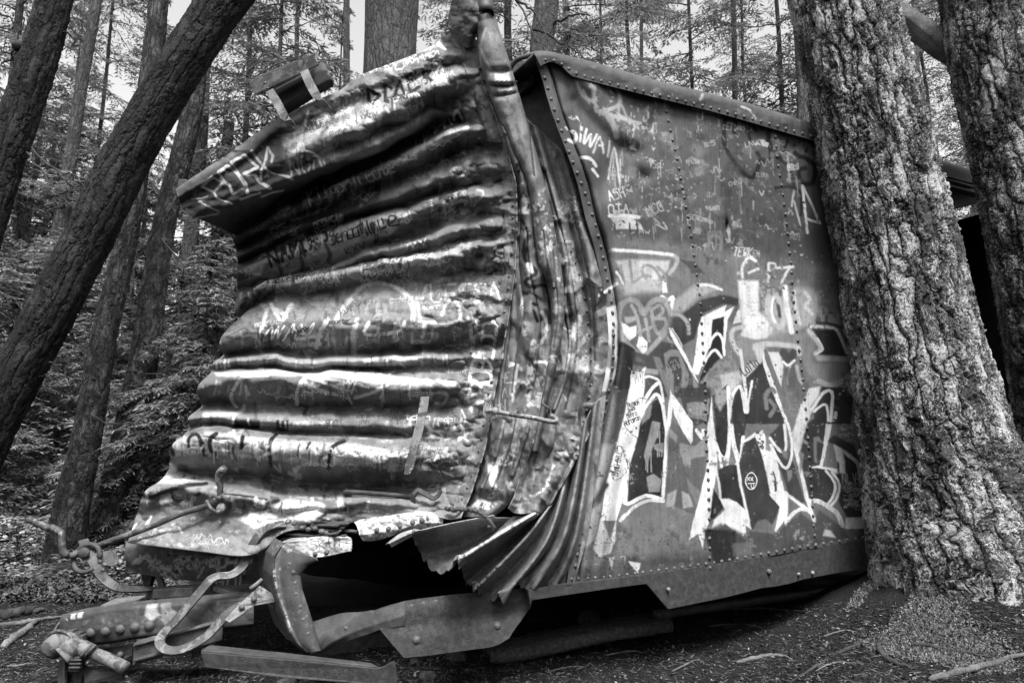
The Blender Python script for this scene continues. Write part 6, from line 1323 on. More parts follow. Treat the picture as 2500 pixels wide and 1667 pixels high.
# side sill with its stepped lower edge, and the side plate fallen below the end
def sd(x, e=.0): return float(side_depth(x)) + e
SILLP = [(1383,1424),(1480,1413),(1581,1400),(1700,1384),(1800,1368),(1950,1341),(2110,1315),(2290,1286),(2290,1360),(2120,1388),(2040,1399),(1962,1414),(1930,1424),(1896,1431),(1863,1435),(1820,1446),(1764,1460),(1700,1473),(1632,1487),(1583,1430),(1578,1425),(1480,1438),(1400,1450),(1298,1465),(1296,1478),(1290,1440),(1330,1432)]
front = [W(x, y, sd(x, .012)) for x, y in SILLP]
mb = MB(); mb.prism(front, nin * .02)
ss = mb.build('side_sill', M['grit'], car, bevel=.003)
mb = MB()
for x, y, rr_ in ((1632,1438,5),(1878,1395,6),(1950,1402,4.5),(1984,1398,5)): mb.ball(W(x, y, sd(x)), rr_ * sd(x) / FPX, (-.45, -.9, .1), .8, 12, 7)
mb.build('rivet', M['chalk'], ss, True, fix=False, each=True)
mb = MB(); mb.prism([W(x, y, sd(x, .0)) for x, y in ((1640,1476),(1700,1430),(1780,1408),(1880,1402),(1940,1412),(1900,1427),(1863,1431),(1764,1456))], nin * .01)
gus = Sheet([[(912,1490,3.62),(982,1468,3.64),(1060,1456,3.66),(1150,1446,3.68),(1240,1438,3.72),(1310,1430,3.78)],[(918,1510,3.60),(990,1492,3.62),(1060,1484,3.64),(1150,1474,3.66),(1240,1464,3.70),(1300,1462,3.76)],
             [(924,1532,3.60),(990,1528,3.62),(1060,1520,3.64),(1150,1508,3.66),(1230,1498,3.70),(1296,1480,3.74)],[(950,1562,3.59),(1000,1560,3.6),(1070,1552,3.62),(1150,1540,3.64),(1220,1530,3.67),(1272,1514,3.7)],
             [(986,1605,3.58),(1030,1600,3.6),(1090,1592,3.62),(1150,1584,3.63),(1207,1575,3.65),(1243,1557,3.66)]], 220, 130)
gus.canvas(.045, 471); gus_o = gus.build('fallen_side_plate', M['grit'], car, .012)
rivets(gus, [(979,1487),(1005,1480),(1034,1473),(1064,1468)], gus_o, 5.5, 0, smooth=False); rivets(gus, [(1017,1561),(1214,1527)], gus_o, 9, 0, smooth=False)
tro = Sheet([[(764,1520,3.98),(830,1500,3.95),(880,1496,3.9),(912,1492,3.86)],[(770,1560,3.80),(830,1535,3.80),(880,1520,3.8),(916,1505,3.78)],[(776,1588,3.72),(800,1552,3.64),(850,1520,3.62),(905,1492,3.6),(914,1504,3.6),(932,1490,3.6),(990,1469,3.62)],
             [(781,1590,3.70),(812,1566,3.62),(856,1544,3.6),(912,1524,3.59),(990,1500,3.6)],[(784,1589,3.70),(850,1561,3.62),(900,1545,3.6),(930,1534,3.6),(990,1524,3.61)]], 150, 80, lin=True)
tro.push((fbm(tro.PX / 40, tro.PY / 40, 475, 2) - .5) * .008); tro.canvas(.07, 477); tro_o = tro.build('bent_side_trough', M['paint'], car, .008)
rivets(tro, [(846,1533),(880,1520)], tro_o, 5, 0, smooth=False)
# cross members in the dark under the floor
mb = MB()
for a_, b_ in (((700,1480,4.6),(1250,1500,5.2)),((760,1560,4.3),(1500,1500,5.6))):
    mb.prism([W(*a_), W(*b_), W(*b_) - (0, 0, .1), W(*a_) - (0, 0, .1)], (.03, .08, 0))
mb.build('cross_member', M['grit'], car, each=True)
rod('sill_rail', [(1600,1500,4.6),(1760,1478,4.9),(2100,1432,5.6)], .03, 'dark')

# rivets: the hundred that show largest are parts of their sheets, the rest one part
RIVETS.sort(key=lambda a: -a[0]); rm = MB(); rm.ball((0, 0, 0), 1, None, .85, 12, 7)
rme = bpy.data.meshes.new('rivet'); rme.from_pydata(np.vstack(rm.V).tolist(), [], rm.F); rme.materials.append(M['rivet']); rme.polygons.foreach_set('use_smooth', [True] * len(rme.polygons))
rest = MB()
for i, (_, p_, r_, n_, par) in enumerate(RIVETS):
    if i < 100:
        o = bpy.data.objects.new('rivet', rme); COL.objects.link(o); o.parent = par; o.matrix_parent_inverse = par.matrix_world.inverted() if par is car else Matrix.Identity(4)
        o.location = p_; o.rotation_mode = 'QUATERNION'; o.rotation_quaternion = Vector(n_).to_track_quat('Z', 'Y'); o.scale = (r_, r_, r_)
    else: rest.ball(p_, r_, n_, .85, 10, 6)
tag(rest.build('rivets', M['rivet'], car, True, fix=False), None, None, None, 'stuff')
# ---------------------------------------------------------------- ground
def gz(x, y):
    x, y = np.asarray(x, float), np.asarray(y, float)
    z = .64 * np.exp(-(((x - 3.15) / 1.15) ** 2 + ((y - 4.55) / 1.0) ** 2)) + .18 * np.exp(-(((x + 3.6) / 1.4) ** 2 + ((y - 5.6) / 1.0) ** 2))
    z = z + .05 * sstep(6, 9, y) + .03 * np.maximum(0, y - 9) + .04 * np.maximum(0, -x - 4)
    z = z + (fbm(x * 1.1, y * 1.1, 3, 4) - .5) * .16 + (fbm(x * 5, y * 5, 4, 4) - .5) * .06
    return z
def ground_at(px, py):
    Y = 4.5
    for _ in range(25):
        p = W(px, py, Y); Y = Y * .5 + .5 * float(depth_on_ground(px, py, float(gz(p[0], p[1]))))
    return W(px, py, Y)
ys = np.concatenate([np.linspace(.5, 8, 420), np.linspace(8.1, 60, 160)])
us = np.linspace(-1, 1, 420)
YY, UU = np.meshgrid(ys, us, indexing='ij'); XX = UU * (5.5 + YY * 1.2)
me = npmesh('ground', np.stack([XX, YY, gz(XX, YY)], -1), gridq(len(ys), len(us)))
m, nt, p, out = newmat('forest_soil')
co = N(nt, 'ShaderNodeTexCoord').outputs['Object']
a1 = noise(nt, co, 3, 6, .7); a2 = noise(nt, co, 60, 5, .75); a3 = noise(nt, mapping(nt, co, (1, .35, 1)), 120, 3, .7)
v = mathn(nt, 'MULTIPLY', ramp(nt, a1, [(.3, .016), (.7, .034)]), ramp(nt, a2, [(.3, .55), (.55, 1.0), (.72, 1.6)]))
v = mathn(nt, 'MULTIPLY', v, ramp(nt, a3, [(.4, .85), (.62, 1.1), (.68, 1.9)]))
nt.links.new(v, p.inputs['Base Color']); p.inputs['Roughness'].default_value = .9; p.inputs['Specular IOR Level'].default_value = .05
h = mathn(nt, 'ADD', mathn(nt, 'MULTIPLY', a2, .6), mathn(nt, 'MULTIPLY', a3, .4))
nt.links.new(N(nt, 'ShaderNodeBump', {'Height': h, 'Strength': 1.0, 'Distance': .05}).outputs[0], p.inputs['Normal'])
tag(link('ground', me, m), kind='structure')
M['soil'] = m
# the ground carries on behind the camera
me = npmesh('ground_behind', [(-40, -30, -.1), (40, -30, -.1), (40, .6, -.1), (-40, .6, -.1)], [(0, 1, 2, 3)]); tag(link('ground', me, M['soil']), kind='structure')

# ---------------------------------------------------------------- litter, chips, needles
rng = np.random.default_rng(4)
def flakes(n, pos, nrm_tilt, length, width, name, mat, label=None, curl=.3, parent=None):
    th = rng.uniform(0, 2 * np.pi, n); L = rng.uniform(*length, n); Wd = rng.uniform(*width, n)
    d = np.stack([np.cos(th), np.sin(th), rng.normal(0, nrm_tilt, n)], 1); w = np.stack([-np.sin(th), np.cos(th), rng.normal(0, nrm_tilt, n)], 1)
    a = pos - d * L[:, None] / 2; b = pos + w * Wd[:, None] / 2 + np.array((0, 0, 1)) * (L * curl * rng.uniform(0, 1, n))[:, None] * .3
    c = pos + d * L[:, None] / 2; e = pos - w * Wd[:, None] / 2
    V = np.stack([a, b, c, e], 1).reshape(-1, 3); Q = np.arange(4 * n).reshape(n, 4)
    o = link(name, npmesh(name, V, Q), mat, parent, False); tag(o, label, None, None, 'stuff'); return o
def scatter(n, box, zoff=.006, far=9.0):
    # uniform in photo space on the ground so that near litter is as dense as it looks
    px = rng.uniform(box[0], box[2], n); py = rng.uniform(box[1], box[3], n)
    Y = np.full(n, 99.); done = np.zeros(n, bool)
    for y_ in np.arange(2.0, far, .03):                   # march along each line of sight to the soil
        P_ = W(px, py, np.full(n, y_)); hit = ~done & (P_[:, 2] < gz(P_[:, 0], P_[:, 1])); Y[hit] = y_; done |= hit
    Y = Y - rng.uniform(0, .04, n)
    P_ = W(px, py, Y); P_[:, 2] = gz(P_[:, 0], P_[:, 1]) + zoff
    return P_[(Y > 1) & (Y < far)]
lit = leaf_material('needle_litter', .07, .7, 0); lit2 = leaf_material('pale_chips', .15, .6, 0); lit3 = leaf_material('dead_leaf', .06, .7, 0)
P_ = scatter(15000, (1150, 1470, 2560, 1720)); flakes(len(P_), P_, .25, (.012, .05), (.0015, .004), 'needle_litter', lit, 'fallen needles and twigs on the ground')
P_ = scatter(900, (1150, 1480, 2560, 1720)); flakes(len(P_), P_, .3, (.006, .022), (.003, .012), 'bark_chips', lit2, 'pale bark chips on the ground')
P_ = scatter(1100, (900, 1480, 2560, 1720)); flakes(len(P_), P_, .5, (.012, .04), (.006, .02), 'dead_leaves', lit3, 'dead leaves on the ground')
P_ = scatter(9000, (-60, 1440, 520, 1720)); flakes(len(P_), P_, .25, (.012, .055), (.0015, .004), 'needle_litter', lit, 'fallen needles on the slope')
P_ = scatter(16000, (-60, 1300, 460, 1470), .02, 14.0); flakes(len(P_), P_, .5, (.02, .07), (.01, .03), 'ground_cover', lit3, 'low leafy ground cover under the trees at the left')
P_ = scatter(900, (-60, 1440, 520, 1720)); flakes(len(P_), P_, .3, (.006, .02), (.003, .012), 'bark_chips', lit2, 'pale bark chips on the slope')
P_ = scatter(5000, (480, 1500, 1200, 1720)); flakes(len(P_), P_, .35, (.012, .05), (.002, .008), 'needle_litter', lit, 'litter below the wreck')

# ---------------------------------------------------------------- trunks
def trunk_mesh(name, axis, k, n, mat, seed=0, lobes=.05, parent=None, flare=None, root_lobes=0):
    A = np.array(axis, float)                          # px, py, Y, width in px
    Pw = W(A[:, 0], A[:, 1], A[:, 2])
    cosp = A[:, 2] / np.sqrt(A[:, 2] ** 2 + Pw[:, 0] ** 2)
    R = A[:, 3] / 2 * A[:, 2] / FPX * cosp
    C_ = resample(np.column_stack([Pw[:, [0, 2, 1]], R]), n); P = C_[:, [0, 2, 1]]; R = C_[:, 3]
    V, Q, caps = sweep_arrays(P, np.ones(n), k, closed_ends=False)
    V = V.reshape(n, k, 3); D = V - P[:, None]
    th = np.linspace(0, 2 * np.pi, k, endpoint=False); s = np.r_[0, np.cumsum(np.linalg.norm(np.diff(P, axis=0), axis=1))]
    TH, S = np.meshgrid(th, s)
    f = 1 + lobes * ((fbm(np.cos(TH) * 1.6 + 5, np.sin(TH) * 1.6 + S * .5, seed, 3) - .5) * 2)
    if root_lobes:
        zz = np.clip(1 - (P[:, 2] - P[:, 2].min()) / 1.0, 0, 1)[:, None] ** 2
        f = f + root_lobes * zz * (.6 + np.cos(TH * 5 + seed))
    V = P[:, None] + D * (R[:, None] * f)[:, :, None]
    me = npmesh(name, V, Q)
    vec_attr(me, 'bark', np.stack([np.cos(TH) * R.mean(), np.sin(TH) * R.mean(), S + seed], -1).reshape(-1, 3))
    return link(name, me, M[mat], parent), P, R

def tree(name, label, cat, axis, mat, k=48, n=120, seed=0, lobes=.05, group=None, root_lobes=0):
    base = W(*axis[-1][:3]) if axis[-1][1] > axis[0][1] else W(*axis[0][:3])
    root = empty(name, base, label, cat, group)
    o, P, R = trunk_mesh('trunk', axis, k, n, mat, seed, lobes, root, root_lobes=root_lobes)
    return root, o, P, R

TR1, t1, TP, TRr = tree('fir_tree', 'massive leaning fir with pale flaking bark and a mossy foot, right of the boxcar', 'tree',
    [(1960,-420,4.5,235),(2006,-200,4.5,250),(2050,0,4.5,264),(2103,214,4.5,285),(2148,429,4.5,297),(2196,634,4.5,306),(2220,787,4.5,318),(2243,883,4.5,334),(2262,978,4.5,354),(2292,1100,4.5,384),(2337,1258,4.5,450),(2383,1411,4.5,520),(2440,1520,4.5,620),(2490,1640,4.5,740)],
    'bark_near', 560, 1150, 3, .06, root_lobes=.06)
TR2, t2, _, _ = tree('fir_tree', 'leaning fir with scaly bark cut off by the right edge of the photograph', 'tree',
    [(2330,-420,5.0,235),(2370,-200,5.0,248),(2405,0,5.0,256),(2440,180,5.0,260),(2486,357,5.0,264),(2530,560,5.0,274),(2572,780,5.0,284),(2620,1000,5.0,300),(2650,1250,5.0,325),(2700,1500,5.0,360)],
    'bark_right', 380, 900, 8, .05)
T1, _, _, _ = tree('leaning_tree', 'dark leaning trunk with long furrows at the left edge', 'tree',
    [(235,-420,5.4,88),(180,-200,5.4,90),(134,0,5.4,94),(92,150,5.4,100),(40,300,5.4,106),(-8,440,5.4,108),(-60,620,5.4,112),(-130,900,5.4,116),(-190,1200,5.4,120),(-230,1500,5.4,130)], 'bark_lean', 220, 700, 12, .05)
T2, _, T2P, _ = tree('leaning_tree', 'dark trunk leaning steeply across the left of the boxcar', 'tree',
    [(840,-420,5.1,112),(700,-200,5.1,116),(550,0,5.1,122),(462,130,5.1,122),(380,265,5.1,122),(300,405,5.1,126),(226,560,5.1,124),(166,680,5.1,124),(95,820,5.1,122),(30,940,5.1,124),(-30,1060,5.1,126),(-110,1250,5.1,130),(-190,1440,5.1,140)], 'bark_lean', 260, 900, 15, .05)
T3, _, _, _ = tree('fir_tree', 'scaly trunk rising behind the steeply leaning trunk', 'tree',
    [(400,-200,7.1,50),(387,0,7.1,52),(368,190,7.1,58),(345,350,7.1,60),(318,535,7.1,58),(288,680,7.1,62),(254,821,7.1,66),(215,1050,7.1,74),(178,1220,7.1,88),(150,1390,7.1,108),(140,1450,7.1,125)], 'bark_mid', 150, 600, 21, .06)
T4, _, _, _ = tree('fir_tree', 'dark furrowed trunk between the scaly trunk and the boxcar', 'tree',
    [(520,-200,7.7,52),(494,0,7.7,54),(466,280,7.7,56),(408,518,7.7,58),(377,700,7.7,64),(350,880,7.7,72),(320,1020,7.7,74),(285,1180,7.7,78),(252,1310,7.7,86),(235,1400,7.7,96)], 'bark_mid', 150, 600, 24, .06)
T6, t6, _, _ = tree('fir_tree', 'broad straight trunk with rough bark behind the top of the boxcar end', 'tree',
    [(960,-420,7.6,136),(960,-100,7.6,140),(957,0,7.6,145),(952,140,7.6,140),(948,400,7.6,150),(944,1300,7.6,180)], 'bark_far', 120, 300, 27, .04)
T7, _, _, _ = tree('fir_tree', 'dark trunk behind the boxcar roof beside the buckled post', 'tree',
    [(1345,-300,9.5,62),(1335,0,9.5,66),(1322,130,9.5,64),(1310,500,9.5,70),(1300,1200,9.5,80)], 'bark_far', 60, 200, 30, .06)
FAR = [ # slim trunks further back
 ('slim trunk slanting in the gap between the two leaning trees', [(250,-200,11,28),(236,0,11,30),(198,214,11,34),(150,535,11,42),(118,690,11,44),(88,900,11,48),(60,1300,11,60)]),
 ('slender trunk just left of the broad straight one', [(850,-300,14,16),(846,0,14,17),(846,160,14,18),(846,1200,14,26)]),
 ('thin grey trunk above the roof walk bracket', [(730,-300,15,12),(728,0,15,13),(724,150,15,13),(716,1200,15,22)]),
 ('thin trunk against the sky above the middle of the roof', [(1788,-300,15,14),(1790,0,15,14),(1794,220,15,15),(1800,1200,15,20)]),
 ('thinnest trunk against the sky above the roof', [(1564,-300,17,9),(1566,0,17,9),(1566,190,17,10),(1566,1200,17,16)]),
 ('dark trunk peeping out on the left side of the massive fir', [(1945,-300,9,34),(1950,0,9,36),(1958,150,9,38),(1962,290,9,38),(1970,1200,9,50)]),
 ('half hidden trunk right behind the dark furrowed one', [(500,-100,10,36),(492,300,10,38),(470,520,10,40),(455,800,10,46),(440,1300,10,60)]),
 ('grey trunk seen low between the furrowed trunk and the boxcar end', [(560,300,12,30),(530,600,12,34),(520,900,12,38),(500,1350,12,50)]),
 ('faint trunk at the far left behind the leaning trees', [(30,300,13,20),(60,560,13,24),(72,640,13,24),(80,1300,13,36)]),
 ('leaning stem left of the slim slanting trunk', [(110,-200,13,22),(70,300,13,24),(40,600,13,28),(10,1300,13,40)]),
 ('pale stem between the massive fir and the right hand fir', [(2232,-200,12,14),(2240,300,12,16),(2250,1200,12,22)])]
for i, (lab, ax) in enumerate(FAR):
    tree('slender_tree', lab, 'tree', ax, 'bark_far', 24, 90, 40 + i, .08, 'slender trunks behind the boxcar')

# dead twigs and knots on the leaning trees
def twigs(name, parent, runs, r=.008, mat='twig'):
    mb = MB()
    for k, run in enumerate(runs):
        pts = resample([W(*p) for p in run], 20); pts = pts + (np.stack([vnoise(np.arange(20) * .8 + 50 * k, np.zeros(20), s) for s in (1, 2, 3)], 1) - .5) * .05
        mb.tube(pts, np.linspace(r, r * .3, 20), 5)
    return mb.build(name, M[mat], parent, True, fix=False, each=True)
twigs('dead_branch', T1, [[(80,360,5.4),(130,415,5.3),(200,460,5.3),(290,500,5.4),(420,470,5.6)],[(75,370,5.4),(120,450,5.3),(170,500,5.2),(205,520,5.2)],[(150,75,5.4),(190,110,5.5),(215,170,5.5)],[(20,150,5.4),(55,60,5.3),(20,0,5.3)],[(0,30,5.4),(70,85,5.3)]], .009)
twigs('dead_branch', T2, [[(0,720,5.1),(60,760,5),(75,780,5)],[(130,880,5.1),(160,910,5.2),(195,930,5.3)],[(0,765,5),(50,800,5)],[(100,915,5.1),(150,922,5.1),(195,940,5.2)]], .007)
twigs('dead_limb', T7, [[(1215,-60,9.2),(1262,0,9.0),(1290,60,8.8),(1330,125,8.6)],[(1262,0,9.0),(1310,40,8.8),(1350,130,8.6)],[(1300,70,9),(1380,110,8.9),(1440,150,8.8)],[(1345,60,9.4),(1390,40,9.2),(1450,35,9)]], .022)
mb = MB(); mb.ball(W(44,112,5.3), .05, (-.6,-.6,.3), .9, 12, 8); mb.build('knot', M['twig'], T1, True, fix=False)
twigs('dead_branch', T4, [[(395,580,7.6),(470,680,7.3),(560,800,7.0),(580,850,7.0)],[(350,830,7.6),(420,860,7.3),(530,878,7.0)],[(330,990,7.6),(300,1010,7.3),(250,980,7)],[(380,560,7.6),(330,640,7.5),(290,700,7.4)],[(300,900,7.6),(480,930,7.2),(600,890,7.1)]], .009)
twigs('dead_branch', T3, [[(300,600,7),(230,650,6.8),(100,680,6.6)],[(270,760,7),(180,800,6.8),(60,790,6.6)],[(235,920,7),(160,960,6.8),(100,950,6.8)],[(210,1010,7),(300,1040,6.8),(380,1060,6.7)]], .008)

# broken log wedged between the two right-hand firs
lg = empty('broken_log', WV(2260, 80, 5.2), 'smooth split log wedged between the two firs at the top right', 'log')
me_pts = [(2150,0,5.4,50),(2190,30,5.3,74),(2230,62,5.25,84),(2270,92,5.2,92),(2300,120,5.2,80),(2340,150,5.2,60)]
P_ = resample([tuple(W(*p[:3])[[0, 2, 1]]) + (p[3] / 2 * p[2] / FPX * .72,) for p in me_pts], 50); mb = MB()
V, Q, c = sweep_arrays(P_[:, [0, 2, 1]], P_[:, 3], 26); rr_ = np.repeat(np.arange(52), 1)
V2 = V.copy(); V2[:-2] += (np.stack([fbm(np.tile(np.arange(26) * .9, 50), np.repeat(np.arange(50) * .05, 26), s, 3) for s in (1, 2, 3)], 1) - .5) * .05
mb.add(V2, list(Q) + list(c)); mb.build('log_body', M['wood'], lg, True)

# ---------------------------------------------------------------- foliage
def leafmesh(name, C0, D, Wv):
    V = np.stack([C0, C0 + D * .45 + Wv, C0 + D, C0 + D * .45 - Wv], 1).reshape(-1, 3)
    return npmesh(name, V, np.arange(len(V)).reshape(-1, 4))
def unit(v): return v / (np.linalg.norm(v, axis=-1, keepdims=True) + 1e-9)

def conifer(seed, H, z0, R, nb, leaf=.10, lw=.018, droop=.35, step=.17, hang=.5, top_pow=1.1, sub=.55, up=.1):
    r = np.random.default_rng(seed); C0, D, Wv = [], [], []; mb = MB()
    for b in range(nb):
        u = r.uniform(0, 1); z = z0 + (H - z0) * u; az = r.uniform(0, 2 * np.pi)
        L = (R * (1 - (max(0, z - z0) / (H - z0)) ** top_pow) + .35) * r.uniform(.55, 1.05)
        d = np.array((math.cos(az), math.sin(az), 0)); sd_ = np.array((-d[1], d[0], 0))
        ns = max(4, int(L / step)); s = (np.arange(ns) + r.uniform(0, 1)) / ns
        pos = d * (L * s)[:, None]; pos[:, 2] += z + up * L * s - droop * L * s ** 2
        pos += r.normal(0, .03, pos.shape)
        mb.tube(np.vstack([[0, 0, z], pos[::max(1, ns // 5)]]), np.linspace(.018, .004, len(pos[::max(1, ns // 5)]) + 1), 3, closed_ends=False)
        for sg in (-1, 1):
            l = (sub * (1 - s * .75) + .12) * r.uniform(.6, 1.2, ns) * min(1, L / 1.2)
            nl = 8; q = (np.arange(nl) + .5) / nl
            dirv = unit(d * .75 + sd_ * sg * .9 + r.normal(0, .18, (ns, 3)))
            pp = pos[:, None, :] + dirv[:, None, :] * (l[:, None] * q[None, :])[:, :, None]
            pp[:, :, 2] -= hang * (l[:, None] * q[None, :]) ** 1.5 * .9
            for s2 in (-1, 1):
                side_ = unit(np.cross(dirv, (0, 0, 1.)))[:, None, :] * s2
                dd = unit(dirv[:, None, :] * .7 + side_ * .8 + np.array((0, 0, -hang * .5)) + r.normal(0, .25, (ns, nl, 3)))
                ll = leaf * r.uniform(.6, 1.3, (ns, nl, 1))
                C0.append(pp.reshape(-1, 3)); D.append((dd * ll).reshape(-1, 3))
                wv = unit(np.cross(dd, r.normal(0, .5, (ns, nl, 3)) + np.array((0, 0, 1.))))
                Wv.append((wv * lw * r.uniform(.7, 1.3, (ns, nl, 1))).reshape(-1, 3))
    me = leafmesh('crown', np.vstack(C0), np.vstack(D), np.vstack(Wv))
    tm = bpy.data.meshes.new('branches'); tm.from_pydata(np.vstack(mb.V).tolist(), [], mb.F)
    return me, mb

def slim(H, r0, seed, limbs):
    n = 30; z = np.linspace(-.3, H, n); P = np.stack([(vnoise(z * .4, z * 0, seed) - .5) * .2, (vnoise(z * .4, z * 0, seed + 1) - .5) * .2, z], 1)
    V, Q, c = sweep_arrays(P, np.linspace(r0, .02, n), 12); LV = np.vstack(limbs.V); me = bpy.data.meshes.new('trunk'); me.from_pydata(np.vstack([V, LV]).tolist(), [], [list(map(int, q)) for q in Q] + [[k + len(V) for k in f] for f in limbs.F])
    th = np.tile(np.linspace(0, 6.283, 12, endpoint=False), n); vec_attr(me, 'bark', np.vstack([np.stack([np.cos(th) * r0, np.sin(th) * r0, np.repeat(z, 12)], 1), [[0, 0, 0], [0, 0, H]], LV * (1, 1, .3)])); return me

PROTO = []
for k, (H, z0, R, nb, rr_) in enumerate([(19, 2.0, 3.0, 110, .17), (16, 1.5, 2.7, 105, .13), (22, 3.0, 3.2, 110, .2), (13, .8, 2.4, 110, .10)]):
    cm, tm = conifer(100 + k, H, z0, R, nb, leaf=.13, lw=.013, step=.17, hang=.7)
    tr = slim(H, rr_ * .6, 60 + k, tm); proto = empty('hemlock_tree', (0, 0, 0))
    a = link('crown', cm, M['leaf'], proto, False); b = link('trunk', tr, M['bark_far'], proto); PROTO.append(proto)
for k, (H, z0, R, nb) in enumerate([(4.6, .3, 1.5, 62), (3.4, .2, 1.3, 52)]):
    cm, tm = conifer(200 + k, H, z0, R, nb, leaf=.075, lw=.009, step=.10, hang=.5, sub=.45)
    tr = slim(H, .035, 80 + k, tm); proto = empty('hemlock_sapling', (0, 0, 0))
    link('crown', cm, M['leaf_low'], proto, False); link('trunk', tr, M['bark_far'], proto); PROTO.append(proto)
used = set()
def plant(k, x, y, rz=0, s=1.0, label=None, group=None, cat='tree'):
    src = PROTO[k]
    if k in used:
        o = src.copy(); COL.objects.link(o)
        for ch in src.children:
            c = ch.copy(); COL.objects.link(c); c.parent = o
    else: o = src; used.add(k)
    o.location = (x, y, float(gz(x, y)) - .05); o.rotation_euler = (0, 0, rz); o.scale = (s, s, s)
    return tag(o, label, cat, group)
rt = random.Random(21)
def X_at(px, Y): return float(W(px, 900, Y)[0])
BG = [  # proto, px, Y, scale, label key
 (0,-60,12,1,'L'),(1,30,15,1,'L'),(1,190,15,.9,'L'),(0,110,19,.8,'L'),(3,290,11,.8,'L'),(1,560,11.5,1,'M'),(3,640,10,1,'M'),(0,800,16,.7,'M'),
 (1,1120,13,1,'M'),(2,1240,12,.9,'R'),(0,1400,11,.85,'R'),(3,1480,13,1,'R'),(1,1600,19,.8,'R'),(3,1720,15,1.25,'R'),(0,1560,14,.8,'R'),(0,1860,17,.8,'R'),(1,1950,13,1,'R'),(3,2080,12,1.1,'R'),(1,2330,13,.9,'G'),(0,2420,15,1,'G'),
 (3,-250,14,1,'L'),(2,-400,18,1,'L'),(1,2600,14,1,'G'),(1,940,22,1,'M')]
LAB = {'L': 'hemlock with drooping boughs standing among the leaning trunks on the left', 'M': 'hemlock with lacy boughs behind the top of the crumpled end',
       'R': 'hemlock with lacy boughs rising behind the boxcar roof', 'G': 'hemlock seen through the gap between the two right hand firs'}
ORD = 'first second third fourth fifth sixth seventh eighth ninth tenth eleventh twelfth thirteenth fourteenth fifteenth'.split()
def nth(px, all_): return ORD[sorted(all_).index(px)] + ' from the left'
for k, px, Y, s, l in BG:
    plant(k, X_at(px, Y), Y, rt.uniform(0, 6.28), s * rt.uniform(.9, 1.1), LAB[l] + ', ' + nth(px, [b[1] for b in BG if b[4] == l]), {'L': 'hemlocks among the leaning trunks', 'M': 'hemlocks behind the crumpled end', 'R': 'hemlocks behind the boxcar roof', 'G': 'hemlocks in the gap'}[l])
SAP = [(4,-80,8.6,1),(5,40,9.2,1.1),(4,130,10.2,1.1),(5,230,9.4,1),(4,330,10.4,1.2),(5,420,9.0,1.1),(4,500,9.8,1.2),(5,590,9.2,1),(4,20,12,1.3),(5,180,12.5,1.4),(4,430,12.8,1.4),(5,560,12,1.5),(4,-180,10.5,1.3),(5,300,14,1.8),(4,90,15,1.8)]
for k, px, Y, s in SAP:
    plant(k, X_at(px, Y), Y, rt.uniform(0, 6.28), s * rt.uniform(.9, 1.1), 'young hemlock sapling in the shade left of the boxcar, ' + nth(px, [b[1] for b in SAP]), 'hemlock saplings left of the boxcar')

# young cedars with fine drooping sprays just left of the boxcar
for k, (H, R, nb, px, Y, lab) in enumerate([(3.6, .95, 95, 505, 7.7, 'feathery young cedar close beside the crumpled end'), (2.6, .75, 80, 440, 8.1, 'feathery young cedar crossing the dark furrowed trunk'), (4.2, .9, 95, 590, 8.8, 'young cedar half hidden behind the boxcar corner'), (2.0, .7, 70, 330, 8.4, 'short young cedar between the two dark trunks')]):
    cm, tm = conifer(300 + k, H, .15, R, nb, leaf=.075, lw=.008, step=.075, hang=.9, sub=.36, droop=.55, top_pow=1.6, up=.15)
    root = empty('cedar_sapling', (0, 0, 0), lab, 'sapling', 'young cedars beside the boxcar')
    link('crown', cm, M['leaf_fern'], root, False); link('trunk', slim(H, .03, 90 + k, tm), M['bark_far'], root)
    x = X_at(px, Y); root.location = (x, Y, float(gz(x, Y)) - .03)

# leafy undergrowth
def shrub(seed, px, py, Y, wpx, hpx, n, label, leaf=.045):
    r = np.random.default_rng(seed); c = W(px, py, Y); rx = wpx / 2 * Y / FPX; h = hpx * Y / FPX
    root = empty('leafy_shrub', tuple(c), label, 'shrub', 'leafy shrubs on the forest floor'); tiers = 7; C0, D, Wv = [], [], []; mb = MB()
    for t in range(tiers):
        zt = h * (t + .6) / tiers; m_ = n // tiers; a = r.uniform(0, 6.28, m_); q = np.sqrt(r.uniform(0, 1, m_)) * rx * r.uniform(.6, 1)
        cx, cy = r.uniform(-.3, .3) * rx, r.uniform(-.3, .3) * rx
        p = np.stack([cx + np.cos(a) * q, cy + np.sin(a) * q * .8, zt - (q / rx) ** 2 * h * .12 + r.normal(0, .02, m_)], 1) + c
        dd = unit(np.stack([np.cos(a), np.sin(a), r.normal(-.15, .25, m_)], 1) + r.normal(0, .5, (m_, 3)) * (1, 1, .3)); ll = leaf * r.uniform(.6, 1.3, (m_, 1))
        C0.append(p); D.append(dd * ll); Wv.append(unit(np.cross(dd, (0, 0, 1.)) + r.normal(0, .15, (m_, 3))) * ll * .42)
        for j in range(4):
            b = r.uniform(0, 6.28); mb.tube([c + (0, 0, 0), c + (cx * .5, cy * .5, zt * .6), c + (cx + math.cos(b) * rx * .7, cy + math.sin(b) * rx * .6, zt)], [.006, .005, .002], 4, closed_ends=False)
    link('leaves', leafmesh('leaves', np.vstack(C0), np.vstack(D), np.vstack(Wv)), M['leaf_maple'], root, False)
    tm = bpy.data.meshes.new('stems'); tm.from_pydata(np.vstack(mb.V).tolist(), [], mb.F); link('stems', tm, M['twig'], root, False)
